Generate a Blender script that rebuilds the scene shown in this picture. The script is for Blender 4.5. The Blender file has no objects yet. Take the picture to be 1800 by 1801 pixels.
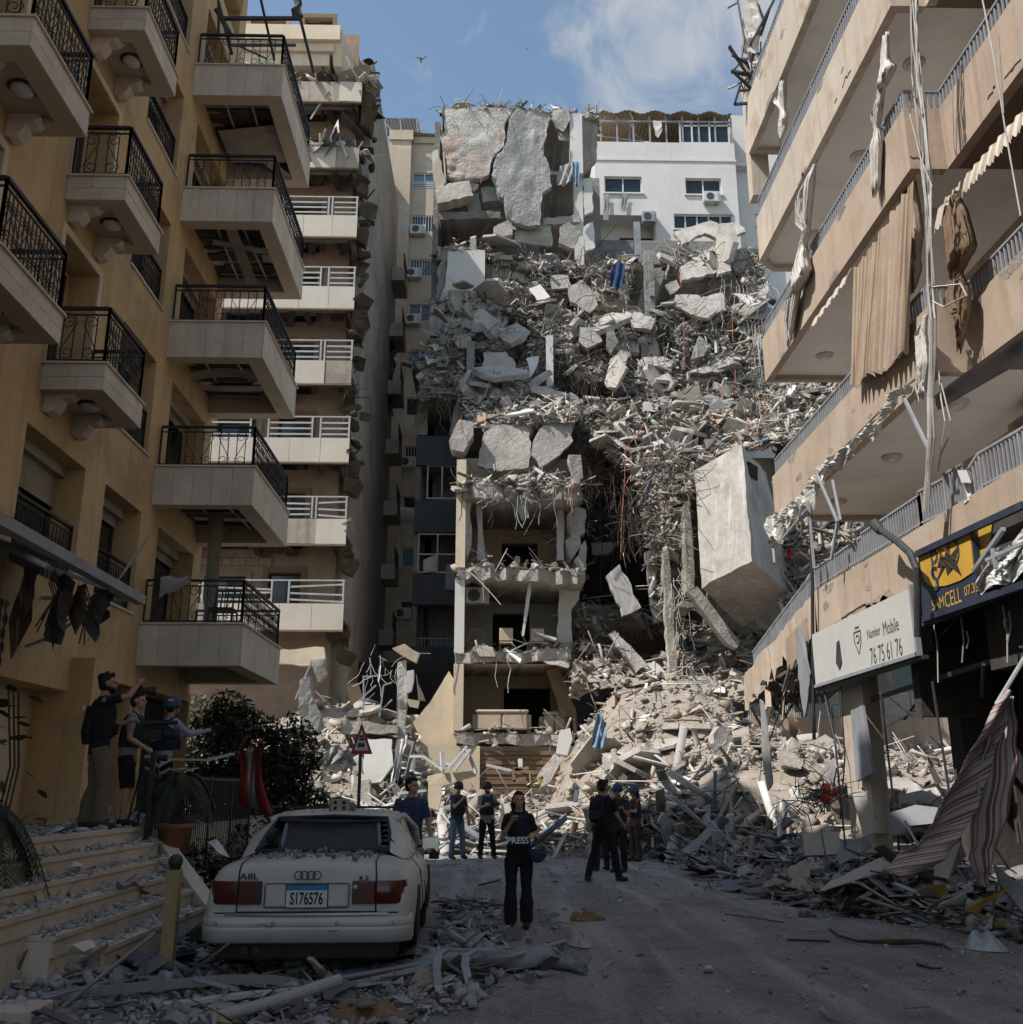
import bpy,bmesh,math,random
import numpy as np
from mathutils import Vector,Matrix,Euler
R_=math.radians
SC=bpy.context.scene
COL=SC.collection
rng=random.Random(7)
NR=np.random.RandomState(11)
# ---------------- camera ----------------
FOC,CX,CY,PITCH,YAW,EYE=1764.0,900.0,900.5,R_(15.5),R_(-1.31),1.65
cam=bpy.data.cameras.new('camera')
cam.sensor_width=36.0
cam.lens=36.0*FOC/1800.0
cam.clip_start=0.1
cam.clip_end=3000.0
camo=bpy.data.objects.new('camera',cam)
camo.location=(0,0,EYE)
camo.rotation_euler=(math.pi/2+PITCH,0,YAW)
COL.objects.link(camo)
SC.camera=camo
# ---------------- world, sun, exposure ----------------
SUN=Vector((-0.665,-0.335,1.0)).normalized()
SUN_ELEV=math.asin(SUN.z)
SUN_ROT=math.atan2(SUN.x,SUN.y)
w=bpy.data.worlds.new('World')
SC.world=w
w.use_nodes=True
nt=w.node_tree
nt.nodes.clear()
wo=nt.nodes.new('ShaderNodeOutputWorld')
bg=nt.nodes.new('ShaderNodeBackground')
sky=nt.nodes.new('ShaderNodeTexSky')
sky.sky_type='NISHITA'
sky.sun_disc=False
sky.sun_elevation=SUN_ELEV
sky.sun_rotation=SUN_ROT
sky.altitude=20
sky.air_density=1.0
sky.dust_density=.8
sky.ozone_density=.7
bg.inputs['Strength'].default_value=0.15
# clouds: a procedural layer of cumulus over the whole sky, one bank over the ruin
tc=nt.nodes.new('ShaderNodeTexCoord')
mp=nt.nodes.new('ShaderNodeMapping'); mp.inputs['Scale'].default_value=(1,1,1.5)
mp.inputs['Location'].default_value=(0.37,0.13,0.52)
nz=nt.nodes.new('ShaderNodeTexNoise'); nz.inputs['Scale'].default_value=6.0; nz.inputs['Detail'].default_value=9; nz.inputs['Roughness'].default_value=.6; nz.inputs['Distortion'].default_value=.9
nz2=nt.nodes.new('ShaderNodeTexNoise'); nz2.inputs['Scale'].default_value=1.5; nz2.inputs['Detail'].default_value=2
dd=nt.nodes.new('ShaderNodeVectorMath'); dd.operation='DISTANCE'
dd.inputs[1].default_value=Vector((0.135,0.755,0.64)).normalized()
mr=nt.nodes.new('ShaderNodeMapRange'); mr.inputs['From Min'].default_value=.34; mr.inputs['From Max'].default_value=.04; mr.inputs['To Min'].default_value=-.30; mr.inputs['To Max'].default_value=.13; mr.clamp=True
ad=nt.nodes.new('ShaderNodeMath'); ad.operation='ADD'
ad2=nt.nodes.new('ShaderNodeMath'); ad2.operation='MULTIPLY_ADD'; ad2.inputs[1].default_value=.5; ad2.inputs[2].default_value=-.25
ad3=nt.nodes.new('ShaderNodeMath'); ad3.operation='ADD'
rp=nt.nodes.new('ShaderNodeMapRange'); rp.inputs['From Min'].default_value=.45; rp.inputs['From Max'].default_value=.74; rp.interpolation_type='SMOOTHSTEP'
mx=nt.nodes.new('ShaderNodeMix'); mx.data_type='RGBA'
L=nt.links.new
L(tc.outputs['Generated'],mp.inputs['Vector']); L(mp.outputs[0],nz.inputs['Vector']); L(mp.outputs[0],nz2.inputs['Vector'])
L(tc.outputs['Generated'],dd.inputs[0]); L(dd.outputs['Value'],mr.inputs['Value'])
L(nz.outputs['Fac'],ad.inputs[0]); L(mr.outputs[0],ad.inputs[1])
L(nz2.outputs['Fac'],ad2.inputs[0]); L(ad.outputs[0],ad3.inputs[0]); L(ad2.outputs[0],ad3.inputs[1])
L(ad3.outputs[0],rp.inputs['Value'])
fm=nt.nodes.new('ShaderNodeMath'); fm.operation='MULTIPLY'; fm.inputs[1].default_value=.80
L(rp.outputs[0],fm.inputs[0]); L(fm.outputs[0],mx.inputs['Factor'])
tn=nt.nodes.new('ShaderNodeMix'); tn.data_type='RGBA'; tn.blend_type='MULTIPLY'; tn.inputs['Factor'].default_value=1; tn.inputs[7].default_value=(.98,1.0,.90,1)
L(sky.outputs[0],tn.inputs[6]); L(tn.outputs[2],mx.inputs[6]); mx.inputs[7].default_value=(3.1,3.15,3.25,1)
L(mx.outputs[2],bg.inputs['Color']); L(bg.outputs[0],wo.inputs['Surface'])
sl=bpy.data.lights.new('sun','SUN')
sl.energy=4.5
sl.angle=R_(0.55)
sl.color=(1.0,0.955,0.90)
so=bpy.data.objects.new('sun',sl)
so.rotation_euler=SUN.to_track_quat('Z','Y').to_euler()
so.location=(-30,-20,60)
COL.objects.link(so)
SC.view_settings.view_transform='Standard'
SC.view_settings.look='None'
SC.view_settings.gamma=1.0
SC.view_settings.use_curve_mapping=False
SC.view_settings.exposure=0.38
SC.cycles.max_bounces=6
SC.cycles.diffuse_bounces=4
SC.cycles.glossy_bounces=2
SC.cycles.transmission_bounces=3
SC.cycles.transparent_max_bounces=6
SC.cycles.caustics_reflective=False
SC.cycles.caustics_refractive=False
# ---------------- measuring helpers (photo pixel -> place in the world) ----------------
def ray(u,v):
 x=(u-CX)/FOC; y=-(v-CY)/FOC
 c,s=math.cos(PITCH),math.sin(PITCH)
 d=Vector((x,c-y*s,s+y*c))
 ca,sa=math.cos(YAW),math.sin(YAW)
 return Vector((d.x*ca-d.y*sa,d.x*sa+d.y*ca,d.z))
def atY(u,v,Y):
 d=ray(u,v); t=Y/d.y
 return Vector((d.x*t,Y,EYE+d.z*t))
def atX(u,v,X):
 d=ray(u,v); t=X/d.x
 return Vector((X,d.y*t,EYE+d.z*t))
def atZ(u,v,Z):
 d=ray(u,v); t=(Z-EYE)/d.z
 return Vector((d.x*t,d.y*t,Z))
class MB:
 def __init__(s):
  s.v=[]; s.f=[]; s.m=[]
 def add(s,vs,fs,mi=0):
  b=len(s.v)
  s.v.extend([tuple(p)for p in vs])
  for f in fs:
   s.f.append(tuple(b+i for i in f)); s.m.append(mi)
  return s
 def box(s,x0,x1,y0,y1,z0,z1,mi=0):
  if x0>x1:x0,x1=x1,x0
  if y0>y1:y0,y1=y1,y0
  if z0>z1:z0,z1=z1,z0
  return s.add([(x0,y0,z0),(x1,y0,z0),(x1,y1,z0),(x0,y1,z0),(x0,y0,z1),(x1,y0,z1),(x1,y1,z1),(x0,y1,z1)],[(3,2,1,0),(4,5,6,7),(0,1,5,4),(1,2,6,5),(2,3,7,6),(3,0,4,7)],mi)
 def quad(s,a,b,c,d,mi=0):
  return s.add([a,b,c,d],[(0,1,2,3)],mi)
 def bar(s,p,q,w=.05,h=None,mi=0,up=(0,0,1),roll=0):
  p=Vector(p); q=Vector(q); h=w if h is None else h
  d=(q-p)
  if d.length<1e-6:return s
  d.normalize(); u=Vector(up)
  if abs(d.dot(u))>.98:u=Vector((1,0,0))
  a=d.cross(u).normalized(); b=a.cross(d).normalized()
  if roll:
   a,b=a*math.cos(roll)+b*math.sin(roll),b*math.cos(roll)-a*math.sin(roll)
  a*=w/2; b*=h/2
  vs=[p-a-b,p+a-b,p+a+b,p-a+b,q-a-b,q+a-b,q+a+b,q-a+b]
  return s.add(vs,[(0,1,2,3),(7,6,5,4),(0,4,5,1),(1,5,6,2),(2,6,7,3),(3,7,4,0)],mi)
 def tube(s,pts,r=.03,n=6,mi=0,cap=True):
  pts=[Vector(p)for p in pts]
  rs=r if isinstance(r,(list,tuple))else[r]*len(pts)
  N=len(pts); vs=[]; pa=None
  for i,p in enumerate(pts):
   d=(pts[min(i+1,N-1)]-pts[max(i-1,0)])
   if d.length<1e-7:d=Vector((0,0,1))
   d.normalize()
   if pa is None:
    u=Vector((0,0,1))if abs(d.z)<.9 else Vector((1,0,0))
    a=d.cross(u).normalized()
   else:
    a=pa-d*pa.dot(d)
    a=a.normalized()if a.length>1e-6 else d.orthogonal().normalized()
   pa=a; b=d.cross(a)
   for k in range(n):
    t=2*math.pi*k/n
    vs.append(p+(a*math.cos(t)+b*math.sin(t))*rs[i])
  fs=[]
  for i in range(N-1):
   for k in range(n):
    k2=(k+1)%n
    fs.append((i*n+k,i*n+k2,(i+1)*n+k2,(i+1)*n+k))
  if cap and n>2:
   fs.append(tuple(range(n-1,-1,-1))); fs.append(tuple(range((N-1)*n,N*n)))
  return s.add(vs,fs,mi)
 def prism(s,poly,ext,mi=0):
  """poly: list of 3-D points (planar), ext: extrusion vector"""
  n=len(poly); e=Vector(ext)
  vs=[Vector(p)for p in poly]+[Vector(p)+e for p in poly]
  fs=[tuple(range(n-1,-1,-1)),tuple(range(n,2*n))]+[(i,(i+1)%n,n+(i+1)%n,n+i)for i in range(n)]
  return s.add(vs,fs,mi)
 def grid(s,P,mi=0,closed=False,flip=False):
  """P: rows of points"""
  nr,nc=len(P),len(P[0]); vs=[p for r in P for p in r]; fs=[]
  for i in range(nr-1):
   for j in range(nc if closed else nc-1):
    j2=(j+1)%nc
    q=(i*nc+j,i*nc+j2,(i+1)*nc+j2,(i+1)*nc+j)
    fs.append(q[::-1]if flip else q)
  return s.add(vs,fs,mi)
 def ell(s,c,r,n=10,m=7,mi=0):
  c=Vector(c); r=Vector(r)if not isinstance(r,(int,float))else Vector((r,r,r)); P=[]
  for i in range(m+1):
   t=math.pi*i/m
   P.append([(c.x+r.x*math.sin(t)*math.cos(2*math.pi*k/n),c.y+r.y*math.sin(t)*math.sin(2*math.pi*k/n),c.z+r.z*math.cos(t))for k in range(n)])
  return s.grid(P,mi,True,True)
 def lathe(s,prof,c=(0,0,0),n=16,mi=0):
  P=[[(c[0]+r*math.cos(2*math.pi*k/n),c[1]+r*math.sin(2*math.pi*k/n),c[2]+z)for k in range(n)]for r,z in prof]
  return s.grid(P,mi,True)
 def merge(s,o,mi=0):
  return s.add(o.v,o.f,mi)
def wloc(o):
 p=Vector((0,0,0))
 while o is not None:
  p=p+o.location; o=o.parent
 return p
def build(name,mb,mats,parent=None,local=False,smooth=False,label=None,cat=None,group=None,kind=None,bevel=0,origin=None,mods=None):
 """One mesh object.  Under a parent, builder coordinates are world coordinates unless local=True."""
 me=bpy.data.meshes.new(name)
 if not isinstance(mats,(list,tuple)):mats=[mats]
 vs=mb.v
 off=Vector((0,0,0))
 if parent is not None:
  if not local:off=wloc(parent)
 elif not local:
  if origin is not None:off=Vector(origin)
  else:
   a=np.array(vs,dtype=float); lo=a.min(0); hi=a.max(0)
   off=Vector(((lo[0]+hi[0])/2,(lo[1]+hi[1])/2,lo[2]))
 if off.length:vs=[(p[0]-off.x,p[1]-off.y,p[2]-off.z)for p in vs]
 me.from_pydata(vs,[],mb.f)
 for m in mats:me.materials.append(m)
 if len(mats)>1:me.polygons.foreach_set('material_index',mb.m)
 if smooth:me.polygons.foreach_set('use_smooth',[True]*len(mb.f))
 me.update()
 o=bpy.data.objects.new(name,me); COL.objects.link(o)
 if parent is not None:o.parent=parent
 elif not local:o.location=off
 if bevel:
  b=o.modifiers.new('bevel','BEVEL'); b.width=bevel; b.segments=2; b.limit_method='ANGLE'; b.angle_limit=R_(40)
 tag(o,label,cat,group,kind)
 return o
def tag(o,label=None,cat=None,group=None,kind=None):
 if label:o['label']=label
 if cat:o['category']=cat
 if group:o['group']=group
 if kind:o['kind']=kind
 return o
def thing(name,loc,label,cat,group=None,rz=0,kind=None):
 o=bpy.data.objects.new(name,None); COL.objects.link(o)
 o.location=loc; o.rotation_euler=(0,0,rz); o.empty_display_size=.2
 return tag(o,label,cat,group,kind)
def copy_tree(o,parent=None):
 c=o.copy(); COL.objects.link(c); c.parent=parent
 for ch in KIDS.get(o.name,None)or[x for x in o.children]:copy_tree(ch,c)
 return c
KIDS={}
def inst(src,name,parent=None,loc=(0,0,0),rot=(0,0,0),scl=(1,1,1),mat=None):
 """another object on the same mesh data"""
 o=bpy.data.objects.new(name,src if isinstance(src,bpy.types.Mesh)else src.data); COL.objects.link(o)
 o.location=loc; o.rotation_euler=rot; o.scale=scl
 if parent is not None:o.parent=parent
 if mat is not None:
  o.material_slots[0].link='OBJECT'; o.material_slots[0].material=mat
 return o
def big_mesh(name,V,F,mats,mi=None,parent=None,label=None,cat=None,group=None,kind=None,smooth=False):
 """numpy triangle soup -> one object"""
 me=bpy.data.meshes.new(name)
 if not isinstance(mats,(list,tuple)):mats=[mats]
 V=np.asarray(V,dtype=np.float32); F=np.asarray(F,dtype=np.int32)
 off=Vector((0,0,0))
 if parent is not None:off=wloc(parent); V=V-np.array(off,dtype=np.float32)
 else:
  lo=V.min(0); hi=V.max(0); off=Vector((float(lo[0]+hi[0])/2,float(lo[1]+hi[1])/2,float(lo[2]))); V=V-np.array(off,dtype=np.float32)
 me.vertices.add(len(V)); me.vertices.foreach_set('co',V.ravel())
 k=F.shape[1]
 me.loops.add(F.size); me.loops.foreach_set('vertex_index',F.ravel())
 me.polygons.add(len(F)); me.polygons.foreach_set('loop_start',np.arange(0,F.size,k,dtype=np.int32))
 for m in mats:me.materials.append(m)
 if mi is not None:me.polygons.foreach_set('material_index',np.asarray(mi,dtype=np.int32))
 if smooth:me.polygons.foreach_set('use_smooth',np.ones(len(F),dtype=bool))
 me.update(calc_edges=True); me.validate()
 o=bpy.data.objects.new(name,me); COL.objects.link(o)
 if parent is not None:o.parent=parent
 else:o.location=off
 return tag(o,label,cat,group,kind)
def pmat(name,c,rough=.86,var=.16,scale=1.3,bump=.35,bs=22,bd=.02,metal=0,streak=0,dirt=(.12,.095,.07),dirtamt=0,dirts=.55,dust=0,isl=0,obv=0,spec=.3,dustc=(.30,.27,.235),hue=0,isc=None,streakc=None):
 m=bpy.data.materials.new(name); m.use_nodes=True
 t=m.node_tree; N=t.nodes; Lk=t.links.new
 b=N['Principled BSDF']; b.inputs['Roughness'].default_value=rough; b.inputs['Metallic'].default_value=metal
 b.inputs['Specular IOR Level'].default_value=spec
 g=N.new('ShaderNodeNewGeometry'); pos=g.outputs['Position']
 def noise(sc,det=5,ro=.62,vec=None,dist=0):
  n=N.new('ShaderNodeTexNoise'); n.inputs['Scale'].default_value=sc; n.inputs['Detail'].default_value=det; n.inputs['Roughness'].default_value=ro
  n.inputs['Distortion'].default_value=dist
  Lk(vec if vec is not None else pos,n.inputs['Vector']); return n.outputs['Fac']
 def mrange(v,a,bb,c0,d,smooth=False):
  r=N.new('ShaderNodeMapRange'); r.inputs['From Min'].default_value=a; r.inputs['From Max'].default_value=bb
  r.inputs['To Min'].default_value=c0; r.inputs['To Max'].default_value=d
  if smooth:r.interpolation_type='SMOOTHSTEP'
  Lk(v,r.inputs['Value']); return r.outputs[0]
 def math_(op,a,bb):
  q=N.new('ShaderNodeMath'); q.operation=op
  for i,x in enumerate((a,bb)):
   if isinstance(x,(int,float)):q.inputs[i].default_value=x
   else:Lk(x,q.inputs[i])
  return q.outputs[0]
 def mix(fac,a,bb):
  q=N.new('ShaderNodeMix'); q.data_type='RGBA'
  if isinstance(fac,(int,float)):q.inputs['Factor'].default_value=fac
  else:Lk(fac,q.inputs['Factor'])
  for i,x in((6,a),(7,bb)):
   if isinstance(x,tuple):q.inputs[i].default_value=(*x[:3],1)
   else:Lk(x,q.inputs[i])
  return q.outputs[2]
 val=mrange(noise(scale),.3,.7,1-var,1+var)
 val=math_('MULTIPLY',val,mrange(noise(scale*7.3,3),.3,.7,1-var*.45,1+var*.45))
 if isl:val=math_('MULTIPLY',val,mrange(g.outputs['Random Per Island'],0,1,1-isl,1+isl))
 oi=None
 if obv:
  oi=N.new('ShaderNodeObjectInfo')
  val=math_('MULTIPLY',val,mrange(oi.outputs['Random'],0,1,1-obv,1+obv))
 col=tuple(c)
 if isc:
  ra=N.new('ShaderNodeValToRGB'); ra.color_ramp.interpolation='CONSTANT'
  els=ra.color_ramp.elements
  while len(els)<len(isc):els.new(.5)
  for i,(p,cc)in enumerate(isc):els[i].position=p; els[i].color=(*cc,1)
  wn=N.new('ShaderNodeTexWhiteNoise'); wn.noise_dimensions='1D'; Lk(g.outputs['Random Per Island'],wn.inputs['W']); Lk(wn.outputs['Value'],ra.inputs['Fac'])
  col=ra.outputs['Color']
 hs=N.new('ShaderNodeHueSaturation'); Lk(val,hs.inputs['Value'])
 if isinstance(col,tuple):hs.inputs['Color'].default_value=(*col[:3],1)
 else:Lk(col,hs.inputs['Color'])
 if hue:Lk(mrange(noise(scale*.8,2),.3,.7,.5-hue,.5+hue),hs.inputs['Hue'])
 col=hs.outputs['Color']
 if streak:
  mpn=N.new('ShaderNodeMapping'); mpn.inputs['Scale'].default_value=(3.2,3.2,.22); Lk(pos,mpn.inputs['Vector'])
  s1=mrange(noise(1.0,6,.7,mpn.outputs[0]),.48,.72,0,streak,True)
  col=mix(s1,col,streakc or dirt)
 if dirtamt:
  s2=mrange(noise(dirts,7,.68,None,.4),.5,.68,0,dirtamt,True)
  col=mix(s2,col,dirt)
 if dust:
  sp=N.new('ShaderNodeSeparateXYZ'); Lk(g.outputs['Normal'],sp.inputs[0])
  d1=math_('MULTIPLY',mrange(sp.outputs['Z'],.25,.9,0,dust),mrange(noise(2.2,5),.3,.6,.45,1))
  col=mix(d1,col,dustc)
 Lk(col,b.inputs['Base Color'])
 if bump:
  h=math_('ADD',noise(bs,6,.65),math_('MULTIPLY',noise(bs*.17,4,.6),2.0))
  bp=N.new('ShaderNodeBump'); bp.inputs['Strength'].default_value=bump; bp.inputs['Distance'].default_value=bd
  Lk(h,bp.inputs['Height']); Lk(bp.outputs[0],b.inputs['Normal'])
 return m
def flat(name,c,rough=.6,metal=0,spec=.4):
 return pmat(name,c,rough,.07,3,0,spec=spec,metal=metal)
def stripes(name,c0,cols,scale,axis=2,uvv=False):
 """woven stripes along the cloth: bands in the mesh's own UV direction"""
 m=pmat(name,c0,.95,.12,2,.3,60,.004)
 t=m.node_tree; N=t.nodes; Lk=t.links.new; b=N['Principled BSDF']
 src=b.inputs['Base Color'].links[0].from_socket
 at=N.new('ShaderNodeAttribute'); at.attribute_name='band'
 mu=N.new('ShaderNodeMath'); mu.operation='MULTIPLY'; mu.inputs[1].default_value=scale; Lk(at.outputs['Fac'],mu.inputs[0])
 fr=N.new('ShaderNodeMath'); fr.operation='FRACT'; Lk(mu.outputs[0],fr.inputs[0])
 ra=N.new('ShaderNodeValToRGB'); ra.color_ramp.interpolation='CONSTANT'; els=ra.color_ramp.elements
 while len(els)<len(cols):els.new(.5)
 for i,(p,cc)in enumerate(cols):els[i].position=p; els[i].color=(*cc,1)
 Lk(fr.outputs[0],ra.inputs['Fac'])
 q=N.new('ShaderNodeMix'); q.data_type='RGBA'; q.blend_type='MULTIPLY'; q.inputs['Factor'].default_value=1
 Lk(src,q.inputs[6]); Lk(ra.outputs['Color'],q.inputs[7]); Lk(q.outputs[2],b.inputs['Base Color'])
 return m
def set_band(o,vals):
 a=o.data.attributes.new('band','FLOAT','POINT'); a.data.foreach_set('value',vals)
M={}
M['ochre']=pmat('ochre plaster',(.54,.375,.20),.9,.10,.7,.25,40,.006,streak=.38,dirt=(.20,.13,.07),dirtamt=.4,dirts=.5)
M['stone']=pmat('cream stone cladding',(.57,.495,.405),.75,.14,1.6,.18,14,.008,streak=.30,dirt=(.26,.205,.15),obv=.07)
M['soffit']=pmat('painted soffit',(.50,.41,.31),.9,.08,.8,.15,30,.006)
M['iron']=pmat('black wrought iron',(.016,.015,.015),.55,.2,4,0,spec=.4)
M['wood_dark']=pmat('torn timber boarding',(.07,.052,.038),.9,.45,2.2,.5,9,.02)
M['white_metal']=pmat('white painted metal',(.52,.52,.51),.5,.08,2,.1,20,.003,dirtamt=.25,dirts=1.5)
M['grey_metal']=pmat('grey metal',(.27,.28,.30),.5,.12,2,.1,20,.003,dirtamt=.3,dirts=1.7)
M['dark_metal']=pmat('dark metal',(.045,.045,.048),.55,.25,2,.15,16,.004)
M['glass']=pmat('dark window glass',(.018,.022,.026),.12,.1,1,0,spec=.6)
M['glass_blue']=pmat('blue tinted glass',(.10,.19,.25),.15,.1,1,0,spec=.6)
M['void']=pmat('painted interior shade',(.030,.026,.023),.95,.3,.6,.2,6,.03)  # near-black colour standing in for shade inside rooms, holes and recesses
M['lamp']=flat('milk glass',(.60,.58,.54),.3)
M['cream']=pmat('cream plaster',(.60,.50,.37),.9,.09,.6,.25,30,.008,streak=.22,dirt=(.36,.28,.19),dirtamt=.15)
M['cream_panel']=pmat('cream facing panel',(.49,.435,.365),.7,.07,1.2,.12,25,.004,streak=.15,dirt=(.36,.29,.21),obv=.06)
M['pinkstone']=pmat('rough pinkish stone blocks',(.29,.205,.15),.9,.18,1.6,.5,16,.02,obv=.12)
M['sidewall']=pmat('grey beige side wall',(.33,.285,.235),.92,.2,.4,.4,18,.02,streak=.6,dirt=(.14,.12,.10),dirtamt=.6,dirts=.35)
M['tower']=pmat('patched beige plaster',(.42,.345,.265),.92,.13,.5,.3,20,.01,streak=.2,dirt=(.62,.57,.50),dirtamt=.75,dirts=.22)
M['whitewall']=pmat('white render',(.595,.57,.54),.9,.06,.5,.25,20,.01,streak=.16,dirt=(.40,.38,.36),dirtamt=.18)
M['tan']=pmat('sand coloured plaster',(.42,.325,.25),.92,.13,.4,.4,34,.008,streak=.5,streakc=(.21,.155,.11),dirt=(.50,.42,.335),dirtamt=.6,dirts=.45)
M['tan_light']=pmat('pale sand plaster',(.50,.425,.35),.92,.12,.4,.4,30,.008,streak=.55,streakc=(.27,.20,.14),dirt=(.33,.225,.14),dirtamt=.7,dirts=.9)
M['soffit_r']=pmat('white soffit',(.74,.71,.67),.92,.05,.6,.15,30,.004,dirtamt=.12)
M['concrete']=pmat('broken concrete',(.375,.345,.31),.95,.22,.9,.8,9,.05,dirt=(.27,.225,.18),dirtamt=.5,dirts=.7)
M['concrete_d']=pmat('grey bare concrete',(.24,.225,.21),.95,.25,.8,.8,8,.05,dirt=(.12,.105,.09),dirtamt=.5)
M['chunk']=pmat('concrete rubble',(.325,.29,.25),.95,.16,1.1,.7,12,.03,isl=.42,obv=.24,dirt=(.27,.195,.135),dirtamt=.5,dirts=.8,dust=.3)
M['chunk_shade']=pmat('shaded concrete rubble',(.28,.272,.262),.95,.16,1.1,.7,12,.03,isl=.45,obv=.3,dirt=(.20,.165,.13),dirtamt=.3,dust=.3,dustc=(.28,.27,.255))  # darker, greyer copy of the concrete rubble with street shade in its colour
M['dust']=pmat('rubble dust',(.31,.27,.225),.97,.2,1.2,1.0,10,.06,dirt=(.25,.195,.145),dirtamt=.5)
M['panelA']=pmat('torn plaster and mortar',(.47,.445,.41),.95,.3,.6,.9,8,.06,dirt=(.33,.235,.165),dirtamt=.85,dirts=.42)
M['panelB']=pmat('grey mortar face',(.335,.325,.31),.95,.2,.7,.9,9,.06,dirt=(.28,.21,.15),dirtamt=.45,dirts=.5)
M['shaded_soffit']=pmat('shaded brown soffit',(.20,.145,.105),.92,.1,.8,.2,20,.006,dirtamt=.3)  # deep shade under the awning painted into the soffit colour
M['shade_black']=pmat('shade black plaster',(.055,.05,.045),.95,.35,.9,.5,12,.02,streak=.5,streakc=(.12,.105,.09))  # near-black tone: shade put into the colour of shop and balcony parts
M['rail_grey']=pmat('dusty pale rail',(.36,.355,.345),.6,.12,2,.1,20,.003,dirtamt=.3,dirts=1.5)
M['rebar']=pmat('rebar and cable',(.06,.048,.04),.8,.3,3,0,isl=.3)
M['wire']=pmat('pale cable',(.40,.38,.36),.7,.2,3,0,isl=.3)
M['orange']=pmat('orange conduit',(.42,.12,.07),.6,.2,3,0,isl=.2)
M['scrap']=pmat('mixed household scrap',(.3,.3,.3),.8,.15,3,.2,20,.01,isl=.25,dust=.3,isc=[(0,(.40,.38,.35)),(.32,(.54,.53,.51)),(.50,(.12,.115,.11)),(.66,(.24,.20,.16)),(.78,(.33,.24,.17)),(.87,(.14,.17,.21)),(.925,(.27,.15,.11)),(.935,(.58,.58,.56)),(.995,(.36,.29,.16))])
M['scrap_shade']=pmat('shaded mixed scrap',(.3,.3,.3),.8,.15,3,.2,20,.01,isl=.3,dust=.35,dustc=(.22,.21,.2),isc=[(0,(.20,.20,.20)),(.28,(.33,.34,.35)),(.46,(.09,.09,.095)),(.66,(.17,.14,.115)),(.80,(.25,.20,.16)),(.89,(.09,.12,.16)),(.93,(.42,.43,.44)),(.995,(.36,.28,.12))])  # darker copy of the household scrap palette, street shade mixed in
M['cloth_grey']=pmat('grey cloth',(.30,.29,.285),.95,.2,3,.4,14,.01,dirtamt=.3)
M['cloth_beige']=pmat('beige curtain cloth',(.46,.365,.27),.95,.12,3,.25,30,.006)
M['cloth_white']=pmat('dusty white cloth',(.56,.53,.49),.95,.18,3,.3,20,.006,dirtamt=.4,dirts=1.5)
M['cloth_brown']=pmat('brown cloth',(.20,.135,.085),.95,.2,3,.3,20,.006,dirtamt=.3)
M['cloth_blue']=pmat('blue cloth',(.19,.27,.35),.95,.2,3,.3,20,.006)
M['cardboard']=pmat('torn cardboard',(.30,.22,.14),.9,.2,2,.2,20,.006,dust=.3)
# ================= left: ochre apartment building =================
def wall_holes(mb,ax,plane,u0,u1,z0,z1,holes,dep,mi=0,mir=0):
 P=(lambda u,z,d=0:(plane+d,u,z))if ax=='x' else(lambda u,z,d=0:(u,plane+d,z))
 us=sorted({u0,u1,*[min(max(h[i],u0),u1)for h in holes for i in(0,1)]})
 zs=sorted({z0,z1,*[min(max(h[i],z0),z1)for h in holes for i in(2,3)]})
 for a,b in zip(us[:-1],us[1:]):
  for c,d in zip(zs[:-1],zs[1:]):
   m,n=(a+b)/2,(c+d)/2
   if any(h[0]<m<h[1]and h[2]<n<h[3]for h in holes):continue
   mb.quad(P(a,c),P(b,c),P(b,d),P(a,d),mi)
 for a,b,c,d in holes:
  mb.quad(P(a,c),P(a,c,dep),P(a,d,dep),P(a,d),mir); mb.quad(P(b,c),P(b,d),P(b,d,dep),P(b,c,dep),mir)
  mb.quad(P(a,d),P(a,d,dep),P(b,d,dep),P(b,d),mir); mb.quad(P(a,c),P(b,c),P(b,c,dep),P(a,c,dep),mir)
 return mb
def rough_sheet(mb,pts_top,pts_bot,rows=5,amp=.03,mi=0,seed=1):
 """hanging sheet between two polylines of the same length"""
 r=random.Random(seed); P=[]
 for i in range(rows+1):
  t=i/rows
  P.append([Vector(a).lerp(Vector(b),t)+Vector((r.uniform(-amp,amp),r.uniform(-amp,amp),r.uniform(-amp,amp)*.4))for a,b in zip(pts_top,pts_bot)])
 return mb.grid(P,mi)
XF=-6.4
unit=MB().box(-.5,.5,-.5,.5,-.5,.5)
UNIT_ME={}
def unit_mesh(m):
 if m.name not in UNIT_ME:
  me=bpy.data.meshes.new('piece'); me.from_pydata(unit.v,[],unit.f); me.materials.append(m); UNIT_ME[m.name]=me
 return UNIT_ME[m.name]
def piece(name,parent,x0,x1,y0,y1,z0,z1,m,jit=0):
 """a loose facing piece: an object on shared box data, placed in world coordinates under its (unrotated) parent"""
 off=wloc(parent)
 o=inst(unit_mesh(m),name,parent,((x0+x1)/2-off.x,(y0+y1)/2-off.y,(z0+z1)/2-off.z),(rng.uniform(-jit,jit),rng.uniform(-jit,jit),rng.uniform(-jit,jit)),(abs(x1-x0),abs(y1-y0),abs(z1-z0)))
 return o
def scroll(mb,c,u,s,mir,r=.0085):
 """S shaped scroll in the plane (u, z) about point c"""
 c=Vector(c); u=Vector(u); pts=[]
 for k in range(9):
  t=k/8; a=math.pi*(2.6-2.6*t); rr=.018+.052*t
  pts.append((mir*rr*math.cos(a),.135+rr*math.sin(a)))
 lo=[(-x,-z)for x,z in pts[::-1]]
 P=pts+lo
 mb.tube([c+u*(x*s)+Vector((0,0,z*s))for x,z in P],r,3,0,False)
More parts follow.
